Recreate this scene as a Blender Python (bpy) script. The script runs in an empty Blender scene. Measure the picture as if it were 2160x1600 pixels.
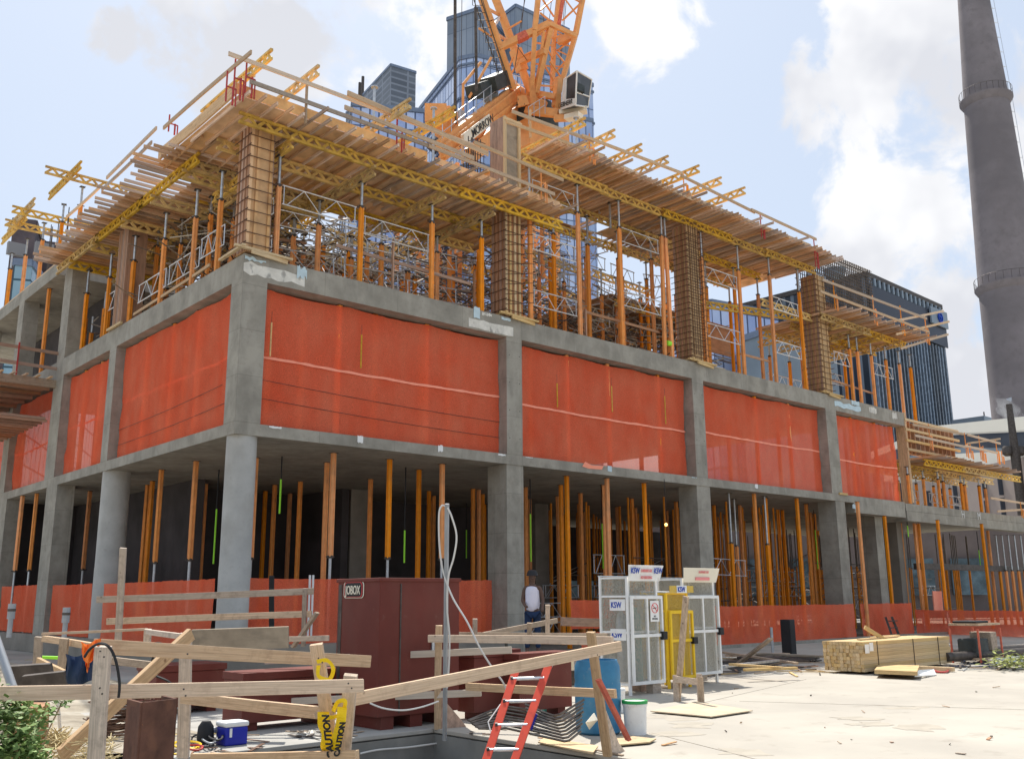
import bpy, math, random
from mathutils import Vector, Matrix, noise
random.seed(7)
SC = bpy.context.scene
COL = SC.collection
rad = math.radians
# ------------------------------------------------------------------ camera
F, YAW, PIT, ROL = 2036.2, 0.72289, 0.22293, -0.0074
CAM = Vector((-10.618, -22.628, 1.677))
W0, H0 = 2160.0, 1600.0
fw = Vector((math.sin(YAW)*math.cos(PIT), math.cos(YAW)*math.cos(PIT), math.sin(PIT)))
r0 = Vector((math.cos(YAW), -math.sin(YAW), 0)); u0 = r0.cross(fw)
RT = r0*math.cos(ROL)+u0*math.sin(ROL); UP = -r0*math.sin(ROL)+u0*math.cos(ROL)
cd = bpy.data.cameras.new('camera'); cam = bpy.data.objects.new('camera', cd); COL.objects.link(cam)
cd.sensor_fit = 'HORIZONTAL'; cd.sensor_width = 36; cd.lens = F/W0*36
cd.clip_start = .1; cd.clip_end = 6000
m = Matrix((RT, UP, -fw)).transposed().to_4x4(); m.translation = CAM
cam.matrix_world = m; SC.camera = cam
def at(px, py, d=None, X=None, Y=None, Z=None):
    v = RT*((px-W0/2)/F) - UP*((py-H0/2)/F) + fw
    if d is None:
        if X is not None: d = (X-CAM.x)/v.x
        elif Y is not None: d = (Y-CAM.y)/v.y
        else: d = (Z-CAM.z)/v.z
    return CAM + v*d
# ------------------------------------------------------------------ light
SUN_AZ, SUN_EL = rad(28), rad(61)       # azimuth from +Y towards +X
w = bpy.data.worlds.new('World'); SC.world = w; w.use_nodes = True
SC.view_settings.view_transform = 'Standard'; SC.view_settings.look = 'None'
SC.view_settings.exposure = 0.74; SC.view_settings.gamma = 1
sd = bpy.data.lights.new('sun', 'SUN'); sd.energy = 3.6; sd.angle = rad(.5); sd.color = (1, .955, .88)
so = bpy.data.objects.new('sun', sd); COL.objects.link(so)
sdir = Vector((math.sin(SUN_AZ)*math.cos(SUN_EL), math.cos(SUN_AZ)*math.cos(SUN_EL), math.sin(SUN_EL)))
so.rotation_euler = sdir.to_track_quat('Z', 'Y').to_euler(); so.location = (0, 0, 60)
def build_world():
    nt = w.node_tree; nt.nodes.clear(); N = nt.nodes.new; L = nt.links.new
    out = N('ShaderNodeOutputWorld'); bg = N('ShaderNodeBackground'); bg.inputs['Strength'].default_value = .15
    sky = N('ShaderNodeTexSky'); sky.sky_type = 'NISHITA'; sky.sun_disc = False
    sky.sun_elevation = SUN_EL; sky.sun_rotation = SUN_AZ; sky.air_density = 1.0; sky.dust_density = 2.2; sky.ozone_density = 1.2
    tc = N('ShaderNodeTexCoord')
    def math_(op, a, b=None):
        n = N('ShaderNodeMath'); n.operation = op
        for i, v in enumerate((a, b)):
            if v is None: continue
            if isinstance(v, (int, float)): n.inputs[i].default_value = v
            else: L(v, n.inputs[i])
        return n.outputs[0]
    acc = None
    # cloud banks: picture bearing, angular radius, weight
    blobs = [(470,50,.08,.50),(590,150,.09,.62),(730,170,.08,.6),(350,60,.035,.42),(370,95,.02,.45),(1270,50,.08,.6),(1190,-40,.12,.55),(1450,70,.02,.35),(1500,20,.03,.4),
      (1355,112,.022,.5),(1860,70,.06,.6),(1900,20,.06,.6),(1770,270,.08,.62),(1860,200,.08,.62),(1960,260,.08,.6),(1710,110,.025,.4),(1800,420,.09,.62),(1900,520,.10,.66),(1990,600,.08,.6),
      (1700,480,.05,.5),(1740,560,.05,.5),(2140,60,.05,.45),(2140,480,.06,.5),(2060,790,.045,.6),(2030,860,.05,.5),(780,10,.12,.52),(900,40,.10,.5),(240,55,.03,.4),(900,130,.025,.35),
      (-300,300,.12,.5),(2600,300,.25,.6),(-900,100,.3,.5)]
    for px, py, r, wt in blobs:
        d = (at(px, py, d=1)-CAM).normalized()
        vm = N('ShaderNodeVectorMath'); vm.operation = 'DOT_PRODUCT'
        L(tc.outputs['Generated'], vm.inputs[0]); vm.inputs[1].default_value = d
        mr = N('ShaderNodeMapRange'); mr.interpolation_type = 'SMOOTHSTEP'
        mr.inputs['From Min'].default_value = math.cos(r*1.35); mr.inputs['From Max'].default_value = math.cos(r*.1)
        mr.inputs['To Min'].default_value = 0; mr.inputs['To Max'].default_value = wt
        L(vm.outputs['Value'], mr.inputs['Value'])
        acc = mr.outputs[0] if acc is None else math_('MAXIMUM', acc, mr.outputs[0])
    no = N('ShaderNodeTexNoise'); no.inputs['Scale'].default_value = 9; no.inputs['Detail'].default_value = 12; no.inputs['Roughness'].default_value = .58
    no.inputs['Distortion'].default_value = .25
    L(tc.outputs['Generated'], no.inputs['Vector'])
    s = math_('ADD', acc, math_('MULTIPLY', math_('SUBTRACT', no.outputs['Fac'], .5), 2.1))
    cr = N('ShaderNodeMapRange'); cr.interpolation_type = 'SMOOTHSTEP'
    cr.inputs['From Min'].default_value = .40; cr.inputs['From Max'].default_value = .62
    L(s, cr.inputs['Value'])
    n2 = N('ShaderNodeTexNoise'); n2.inputs['Scale'].default_value = 7; n2.inputs['Detail'].default_value = 4
    mp = N('ShaderNodeMapping'); mp.inputs['Location'].default_value = (3, 1, .05); L(tc.outputs['Generated'], mp.inputs['Vector']); L(mp.outputs[0], n2.inputs['Vector'])
    cc = N('ShaderNodeValToRGB'); cc.color_ramp.elements[0].position = .38; cc.color_ramp.elements[0].color = (3.05, 3.12, 3.35, 1)
    cc.color_ramp.elements[1].position = .56; cc.color_ramp.elements[1].color = (4.1, 4.12, 4.2, 1)
    L(n2.outputs['Fac'], cc.inputs['Fac'])
    # thin veil of high cloud that pales the blue
    veil = N('ShaderNodeMixRGB'); veil.inputs['Fac'].default_value = .82; veil.inputs['Color2'].default_value = (2.5, 2.85, 3.35, 1)
    L(sky.outputs[0], veil.inputs['Color1'])
    mx = N('ShaderNodeMixRGB'); L(cr.outputs[0], mx.inputs['Fac']); L(veil.outputs[0], mx.inputs['Color1']); L(cc.outputs[0], mx.inputs['Color2'])
    L(mx.outputs[0], bg.inputs['Color']); L(bg.outputs[0], out.inputs['Surface'])
build_world()
SC.cycles.max_bounces = 7; SC.cycles.transparent_max_bounces = 24; SC.cycles.diffuse_bounces = 5
# ------------------------------------------------------------------ materials
MATS = {}
def mat(name, col, rough=.8, metal=0, var=.18, scale=2.0, col2=None, coords='Object', stretch=(1,1,1), objvar=.0, bump=.0,
        bscale=None, detail=6, stain=None, spots=None, spec=.3, alpha=None, lo=.35, hi=.65, fine=None, joints=None):
    if name in MATS: return MATS[name]
    m = bpy.data.materials.new(name); MATS[name] = m; m.use_nodes = True
    nt = m.node_tree; N = nt.nodes.new; L = nt.links.new; b = nt.nodes['Principled BSDF']
    b.inputs['Roughness'].default_value = rough; b.inputs['Metallic'].default_value = metal
    b.inputs['Specular IOR Level'].default_value = spec
    tc = N('ShaderNodeTexCoord'); mp = N('ShaderNodeMapping'); mp.inputs['Scale'].default_value = stretch
    src = tc.outputs[coords]
    if coords == 'World':
        pass
    L(src, mp.inputs['Vector'])
    n = N('ShaderNodeTexNoise'); n.inputs['Scale'].default_value = scale; n.inputs['Detail'].default_value = detail; n.inputs['Roughness'].default_value = .62
    L(mp.outputs[0], n.inputs['Vector'])
    r = N('ShaderNodeValToRGB'); e = r.color_ramp.elements; e[0].position = lo; e[1].position = hi
    c1 = tuple(max(0, c*(1-var)) for c in col); c2 = col2 or tuple(min(1, c*(1+var)) for c in col)
    e[0].color = c1+(1,); e[1].color = tuple(c2)+(1,)
    L(n.outputs['Fac'], r.inputs['Fac']); cur = r.outputs[0]
    def mix(fac, c, mode='MIX'):
        nonlocal cur
        x = N('ShaderNodeMixRGB'); x.blend_type = mode
        if isinstance(fac, (int, float)): x.inputs['Fac'].default_value = fac
        else: L(fac, x.inputs['Fac'])
        L(cur, x.inputs['Color1'])
        if isinstance(c, tuple): x.inputs['Color2'].default_value = c+(1,)
        else: L(c, x.inputs['Color2'])
        cur = x.outputs[0]
    if stain:      # (colour, scale, stretch, lo, hi, amount)
        sc, ss, st, slo, shi, am = stain
        mp2 = N('ShaderNodeMapping'); mp2.inputs['Scale'].default_value = st; mp2.inputs['Location'].default_value = (5.3, 2.1, .7); L(src, mp2.inputs['Vector'])
        n2 = N('ShaderNodeTexNoise'); n2.inputs['Scale'].default_value = ss; n2.inputs['Detail'].default_value = 5; L(mp2.outputs[0], n2.inputs['Vector'])
        mr = N('ShaderNodeMapRange'); mr.inputs['From Min'].default_value = slo; mr.inputs['From Max'].default_value = shi; mr.inputs['To Max'].default_value = am
        L(n2.outputs['Fac'], mr.inputs['Value']); mix(mr.outputs[0], sc)
    if spots:      # (colour, scale, radius, amount)
        sc, ss, rr, am = spots
        v = N('ShaderNodeTexVoronoi'); v.inputs['Scale'].default_value = ss; L(tc.outputs['Object'], v.inputs['Vector'])
        mr = N('ShaderNodeMapRange'); mr.inputs['From Min'].default_value = rr; mr.inputs['From Max'].default_value = rr*.5; mr.inputs['To Max'].default_value = am
        L(v.outputs['Distance'], mr.inputs['Value']); mix(mr.outputs[0], sc)
    if fine:       # (colour, scale, lo, hi, amount)
        sc, ss, slo, shi, am = fine
        n3 = N('ShaderNodeTexNoise'); n3.inputs['Scale'].default_value = ss; n3.inputs['Detail'].default_value = 9; n3.inputs['Roughness'].default_value = .7; L(tc.outputs['Object'], n3.inputs['Vector'])
        mr = N('ShaderNodeMapRange'); mr.inputs['From Min'].default_value = slo; mr.inputs['From Max'].default_value = shi; mr.inputs['To Max'].default_value = am
        L(n3.outputs['Fac'], mr.inputs['Value']); mix(mr.outputs[0], sc)
    if joints:     # (colour, width, height, line, amount): joints left by the form panels
        sc, jw, jh, jl, am = joints
        sx = N('ShaderNodeSeparateXYZ'); L(tc.outputs['Object'], sx.inputs[0]); ad = N('ShaderNodeMath'); ad.operation = 'ADD'; L(sx.outputs[0], ad.inputs[0]); L(sx.outputs[1], ad.inputs[1])
        cx = N('ShaderNodeCombineXYZ'); L(ad.outputs[0], cx.inputs[0]); L(sx.outputs[2], cx.inputs[1])
        br = N('ShaderNodeTexBrick'); br.offset = 0; br.inputs['Scale'].default_value = 1; br.inputs['Brick Width'].default_value = jw; br.inputs['Row Height'].default_value = jh
        br.inputs['Mortar Size'].default_value = jl; br.inputs['Mortar Smooth'].default_value = .3; br.inputs['Color1'].default_value = (.82,.82,.82,1); br.inputs['Color2'].default_value = (1,1,1,1); br.inputs['Mortar'].default_value = sc+(1,)
        L(cx.outputs[0], br.inputs['Vector']); mix(am, br.outputs['Color'], 'MULTIPLY')
    if objvar:
        oi = N('ShaderNodeObjectInfo'); hs = N('ShaderNodeHueSaturation')
        mr = N('ShaderNodeMapRange'); mr.inputs['To Min'].default_value = 1-objvar; mr.inputs['To Max'].default_value = 1+objvar*.7
        L(oi.outputs['Random'], mr.inputs['Value']); L(mr.outputs[0], hs.inputs['Value'])
        m2 = N('ShaderNodeMath'); m2.operation = 'FRACT'; m3 = N('ShaderNodeMath'); m3.operation = 'MULTIPLY'; m3.inputs[1].default_value = 7.31
        L(oi.outputs['Random'], m3.inputs[0]); L(m3.outputs[0], m2.inputs[0])
        mr2 = N('ShaderNodeMapRange'); mr2.inputs['To Min'].default_value = 1-objvar*1.2; mr2.inputs['To Max'].default_value = 1+objvar*.4
        L(m2.outputs[0], mr2.inputs['Value']); L(mr2.outputs[0], hs.inputs['Saturation'])
        L(cur, hs.inputs['Color']); cur = hs.outputs[0]
    L(cur, b.inputs['Base Color'])
    if bump:
        bn = N('ShaderNodeTexNoise'); bn.inputs['Scale'].default_value = bscale or scale*4; bn.inputs['Detail'].default_value = 6; L(mp.outputs[0], bn.inputs['Vector'])
        bp = N('ShaderNodeBump'); bp.inputs['Strength'].default_value = bump; bp.inputs['Distance'].default_value = .02
        L(bn.outputs['Fac'], bp.inputs['Height']); L(bp.outputs[0], b.inputs['Normal'])
    m['bsdf'] = 1
    return m
CONC = mat('raw_concrete', (.33,.305,.255), .92, var=.2, scale=1.1, stain=((.44,.41,.35), 2.2, (1.3,1.3,.35), .5, .72, .6), spots=((.10,.09,.08), 3.4, .05, .7), bump=.35, bscale=14, fine=((.24,.215,.18), 3.5, .52, .70, .6), joints=((.45,.45,.43), 2.44, 1.22, .008, .55))
CONCD = mat('darker_concrete', (.24,.215,.18), .92, var=.2, scale=.7, stain=((.33,.30,.25), .8, (1,1,.5), .5, .7, .5), bump=.2, bscale=12)  # darker tone than the raw concrete
CONCL = mat('patched_concrete', (.66,.63,.56), .9, var=.16, scale=3, stain=((.25,.24,.22), 5, (1,1,.6), .56, .66, .7), bump=.3, bscale=16)
PATCHB = mat('pale_blue_membrane', (.52,.64,.68), .7, var=.08, scale=4)
DECKC = mat('bright_concrete', (.44,.405,.345), .9, var=.07, scale=.35, stain=((.36,.33,.285), .5, (1,1,1), .45, .7, .8), spots=((.2,.16,.12), 2.1, .04, .7), bump=.2, bscale=9, fine=((.27,.235,.19), 1.6, .56, .72, .6))
DIRT = mat('dirt', (.30,.26,.20), .95, var=.3, scale=2.2, stain=((.50,.46,.38), 1.1, (1,1,1), .5, .65, .7), bump=.7, bscale=9)
ASPH = mat('grey_ground', (.36,.34,.30), .95, var=.2, scale=.4, bump=.3)  # kept pale so the surrounding ground bounces light onto the shaded facade
TIMB = mat('new_timber', (.64,.44,.26), .75, var=.22, scale=2.2, coords='Generated', objvar=.22, spots=((.20,.10,.05), 5, .10, .75), stretch=(1,4.5,4.5), bump=.2, bscale=12, lo=.33, hi=.70, detail=9, fine=((.40,.25,.14), 9, .52, .66, .45), stain=((.36,.2,.09),9,(1,1,1),.52,.62,.35))
TIMO = mat('weathered_timber', (.50,.38,.27), .85, var=.3, scale=2.4, coords='Generated', objvar=.3, stretch=(1,4.5,4.5), lo=.33, hi=.70, detail=9, spots=((.13,.08,.05), 5, .11, .8), bump=.15, bscale=24, fine=((.27,.20,.14), 8, .5, .64, .55))
TIMR = mat('oiled_timber', (.42,.235,.14), .8, var=.25, scale=5, coords='Generated', objvar=.25)
JOIS = mat('joist_timber', (.66,.42,.25), .82, var=.2, scale=4, coords='Generated', objvar=.38, stain=((.25,.13,.07),5,(1,1,1),.5,.62,.5))
PLY = mat('plywood', (.70,.42,.20), .75, var=.2, scale=1.6, objvar=.2, stretch=(1,.35,1), stain=((.30,.16,.08), 1.4, (1,1,1), .5, .7, .6))
PLYG = mat('grey_plywood', (.33,.27,.20), .85, var=.2, scale=2.5, stain=((.2,.17,.13), 2, (1,1,3), .5, .6, .5))
LUMB = mat('stacked_lumber', (.64,.45,.21), .75, var=.1, scale=3, coords='Generated', objvar=.16, stain=((.36,.2,.08),6,(1,1,1),.55,.66,.5))
ORAN = mat('orange_paint', (.86,.30,.025), .5, var=.1, scale=4, objvar=.13, stain=((.45,.19,.06), 3.2, (1,1,.4), .55, .70, .6), spec=.3, fine=((.5,.42,.34), 11, .62, .70, .6))
YELT = mat('yellow_timber_truss', (.66,.41,.07), .6, var=.16, scale=5, objvar=.2, stain=((.30,.17,.05), 3, (1,1,1), .52, .68, .6))
STEEL = mat('galvanised_steel', (.50,.52,.53), .42, .75, var=.16, scale=12, objvar=.15)
WORN = mat('worn_brown_steel', (.24,.17,.11), .7, .1, var=.25, scale=6, objvar=.4)
SHALU = mat('shade_tinted_aluminium', (.46,.40,.31), .5, .3, var=.15, scale=8, objvar=.35)  # aluminium tube recoloured dull tan, painting in the warm shade of the thicket
FRAM = mat('aluminium_tube', (.68,.69,.70), .38, .6, var=.1, scale=8, objvar=.2)
DSTE = mat('dark_steel', (.10,.085,.075), .6, .5, var=.3, scale=6)
RUST = mat('rusty_rebar', (.13,.07,.045), .8, .2, var=.35, scale=12)
REDS = mat('red_steel', (.42,.05,.045), .55, var=.2, scale=8)
CRAN = mat('crane_orange', (.78,.37,.13), .5, var=.08, scale=2.5, stain=((.55,.22,.09), 1.8, (1,1,1), .55, .7, .5))
CRAW = mat('crane_white', (.75,.74,.70), .4, var=.05, scale=4)
CRAD = mat('crane_dark_machinery', (.045,.055,.055), .6, var=.3, scale=3)
BROW = mat('brown_paint', (.15,.034,.024), .6, var=.12, scale=1.6, stain=((.16,.06,.045), 1.8, (1,1,.4), .52, .72, .5), spec=.25, fine=((.20,.10,.075), 6, .60, .70, .5), spots=((.25,.13,.09), 4.5, .05, .5), bump=.1, bscale=3)
WHIT = mat('white_paint', (.78,.78,.76), .5, var=.05, scale=6, stain=((.5,.46,.4), 6, (1,1,1), .6, .7, .5))
YELL = mat('yellow_paint', (.85,.55,.02), .45, var=.06, scale=6)
BLUP = mat('blue_plastic', (.045,.20,.36), .5, fine=((.25,.32,.36), 7, .6, .7, .5), var=.16, scale=3, stain=((.12,.28,.4), 3, (1,1,.4), .5, .7, .6))
COOL = mat('cooler_blue', (.02,.03,.36), .35, var=.05)
GREE = mat('green_plastic', (.03,.35,.09), .4, var=.05)
TEAL = mat('teal_plastic', (.05,.33,.29), .45, var=.1)
NEON = mat('neon_green_sleeve', (.35,.85,.05), .5, var=.05)
BLACK = mat('black_rubber', (.02,.02,.022), .6, var=.2)
REDL = mat('ladder_red', (.72,.085,.045), .4, var=.08, scale=6, stain=((.45,.06,.04), 8, (1,1,1), .6, .7, .5))
REDB = mat('red_painted_wood', (.62,.15,.09), .7, var=.2, scale=8)
HIVI = mat('safety_orange_cloth', (.95,.22,.03), .8, var=.1, scale=6)
NAVY = mat('navy_cloth', (.015,.035,.09), .8, var=.2)
SHIR = mat('white_shirt', (.72,.70,.80), .9, var=.05)
SKIN = mat('skin', (.12,.07,.05), .6, var=.05)
TAPE = mat('caution_tape_yellow', (.90,.62,.01), .4, var=.04)
INKB = mat('black_lettering', (.02,.02,.02), .6, var=.0)
INKU = mat('blue_lettering', (.01,.06,.42), .6, var=.0)
INKR = mat('red_lettering', (.75,.08,.08), .6, var=.0)
INKF = mat('faded_red_lettering', (.80,.28,.28), .6, var=.0)
INKW = mat('white_lettering', (.8,.8,.78), .6, var=.0)
CREAM = mat('cream_sign', (.80,.74,.60), .6, var=.04)
BRICK = mat('dark_brick', (.12,.095,.10), .9, var=.2, scale=.4)
STON = mat('pinkish_stone', (.36,.30,.27), .9, var=.12, scale=.2)
ROOFW = mat('white_roof', (.85,.82,.72), .8, var=.04, scale=.1)
BANDG = mat('dark_blue_grey_panel', (.06,.07,.09), .5, var=.15, scale=.2)
BANDL = mat('blue_grey_panel', (.22,.27,.32), .5, var=.1, scale=.2)
CHIM = mat('chimney_concrete', (.225,.20,.205), .95, var=.16, scale=.12, stain=((.15,.135,.14), .10, (1,1,2), .45, .65, .7), detail=12, fine=((.17,.15,.15), 1.2, .5, .66, .6))
LEAF = mat('leaf', (.20,.32,.07), .6, var=.35, scale=3, objvar=.1)
STRW = mat('dry_straw', (.55,.45,.25), .9, var=.2, scale=9)
GRAYP = mat('grey_conduit', (.33,.35,.37), .45, .3, var=.1, scale=5)
HOSE = mat('white_hose', (.70,.68,.64), .5, var=.05)
def netmat():
    m = bpy.data.materials.new('orange_debris_net'); MATS['net'] = m; m.use_nodes = True
    nt = m.node_tree; nt.nodes.clear(); N = nt.nodes.new; L = nt.links.new
    out = N('ShaderNodeOutputMaterial'); tr = N('ShaderNodeBsdfTransparent'); df = N('ShaderNodeBsdfDiffuse'); tl = N('ShaderNodeBsdfTranslucent')
    tr.inputs['Color'].default_value = (1, .72, .6, 1)
    tc = N('ShaderNodeTexCoord'); n = N('ShaderNodeTexNoise'); n.inputs['Scale'].default_value = 1.3; n.inputs['Detail'].default_value = 6
    mp = N('ShaderNodeMapping'); mp.inputs['Scale'].default_value = (1, 1, .6); L(tc.outputs['Object'], mp.inputs['Vector']); L(mp.outputs[0], n.inputs['Vector'])
    r = N('ShaderNodeValToRGB'); r.color_ramp.elements[0].position = .3; r.color_ramp.elements[1].position = .7
    r.color_ramp.elements[0].color = (1, .16, .075, 1); r.color_ramp.elements[1].color = (1, .24, .13, 1)
    L(n.outputs['Fac'], r.inputs['Fac'])
    L(r.outputs[0], df.inputs['Color']); L(r.outputs[0], tl.inputs['Color'])
    m1 = N('ShaderNodeMixShader'); m1.inputs[0].default_value = .16; L(df.outputs[0], m1.inputs[1]); L(tl.outputs[0], m1.inputs[2])
    m2 = N('ShaderNodeMixShader')
    n3 = N('ShaderNodeTexNoise'); n3.inputs['Scale'].default_value = 60; L(tc.outputs['Object'], n3.inputs['Vector'])
    mr = N('ShaderNodeMapRange'); mr.inputs['From Min'].default_value = .35; mr.inputs['From Max'].default_value = .65
    mr.inputs['To Min'].default_value = .56; mr.inputs['To Max'].default_value = .82; L(n3.outputs['Fac'], mr.inputs['Value'])
    L(mr.outputs[0], m2.inputs[0]); L(tr.outputs[0], m2.inputs[1]); L(m1.outputs[0], m2.inputs[2]); L(m2.outputs[0], out.inputs['Surface'])
    return m
NET = netmat()
SEAM = mat('net_hem', (1,.34,.22), .8, var=.08, scale=5)
def meshmat(name, col, cell, hole, size=40):
    """expanded metal: opaque strands with open cells"""
    m = bpy.data.materials.new(name); m.use_nodes = True; nt = m.node_tree; N = nt.nodes.new; L = nt.links.new
    b = nt.nodes['Principled BSDF']; b.inputs['Base Color'].default_value = col+(1,); b.inputs['Roughness'].default_value = .5
    tc = N('ShaderNodeTexCoord'); mp = N('ShaderNodeMapping'); mp.inputs['Scale'].default_value = (1, 1, 1.6); v = N('ShaderNodeTexVoronoi')
    v.inputs['Scale'].default_value = size; v.inputs['Randomness'].default_value = .25
    L(tc.outputs['Object'], mp.inputs['Vector']); L(mp.outputs[0], v.inputs['Vector'])
    mr = N('ShaderNodeMapRange'); mr.inputs['From Min'].default_value = hole; mr.inputs['From Max'].default_value = hole+.06; L(v.outputs['Distance'], mr.inputs['Value'])
    L(mr.outputs[0], b.inputs['Alpha'])
    return m
MESHW = meshmat('white_expanded_metal', (.40,.38,.32), 1, .40, 30)
MESHY = meshmat('yellow_expanded_metal', (.62,.42,.06), 1, .38, 30)
def glassmat(name, c1, c2, mul, sx, sz, rough=.12, mw=.06, mh=.05, metal=.0, offset=.0):
    """curtain wall: reflective panes with per-pane tint, mullions drawn in the wall's own coordinates (x along, z up)"""
    m = bpy.data.materials.new(name); m.use_nodes = True; nt = m.node_tree; N = nt.nodes.new; L = nt.links.new
    b = nt.nodes['Principled BSDF']; b.inputs['Roughness'].default_value = rough; b.inputs['Metallic'].default_value = metal
    uv = N('ShaderNodeUVMap'); uv.uv_map = 'UVMap'
    br = N('ShaderNodeTexBrick'); br.offset = offset; br.squash = 1; br.inputs['Scale'].default_value = 1
    br.inputs['Brick Width'].default_value = sx; br.inputs['Row Height'].default_value = sz; br.inputs['Mortar Size'].default_value = mw
    br.inputs['Mortar Smooth'].default_value = 0; br.inputs['Bias'].default_value = 0
    br.inputs['Color1'].default_value = c1+(1,); br.inputs['Color2'].default_value = c2+(1,); br.inputs['Mortar'].default_value = mul+(1,)
    L(uv.outputs[0], br.inputs['Vector'])
    n = N('ShaderNodeTexNoise'); n.inputs['Scale'].default_value = .12; n.inputs['Detail'].default_value = 4; L(uv.outputs[0], n.inputs['Vector'])
    mx = N('ShaderNodeMixRGB'); mx.blend_type = 'OVERLAY'; mx.inputs['Fac'].default_value = .5
    L(br.outputs['Color'], mx.inputs['Color1']); L(n.outputs['Fac'], mx.inputs['Color2']); L(mx.outputs[0], b.inputs['Base Color'])
    mr = N('ShaderNodeMapRange'); mr.inputs['To Min'].default_value = rough; mr.inputs['To Max'].default_value = .7; L(br.outputs['Fac'], mr.inputs['Value']); L(mr.outputs[0], b.inputs['Roughness'])
    return m
GLB = glassmat('blue_curtain_wall', (.30,.39,.60), (.56,.64,.82), (.14,.18,.28), 1.5, 3.6, mw=.12, metal=.3, rough=.25)
GLL = glassmat('pale_curtain_wall', (.55,.62,.80), (.30,.38,.62), (.10,.13,.22), 1.6, 3.6, mw=.14, metal=.3)
LOUV = glassmat('louvre_cladding', (.20,.24,.30), (.27,.31,.37), (.13,.16,.21), 1.6, 40, rough=.5, mw=.08)
GRID = glassmat('dark_grid_facade', (.09,.105,.13), (.13,.15,.18), (.22,.245,.29), 6.0, 2.1, rough=.5, mw=.3)
BLKG = glassmat('black_ribbed_facade', (.008,.013,.022), (.02,.03,.045), (.16,.19,.22), 1.55, 60, rough=.3, mw=.3)
TEALG = glassmat('teal_windows', (.10,.22,.26), (.16,.28,.33), (.25,.24,.24), 2.2, 3.0, rough=.2, mw=.18)
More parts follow.
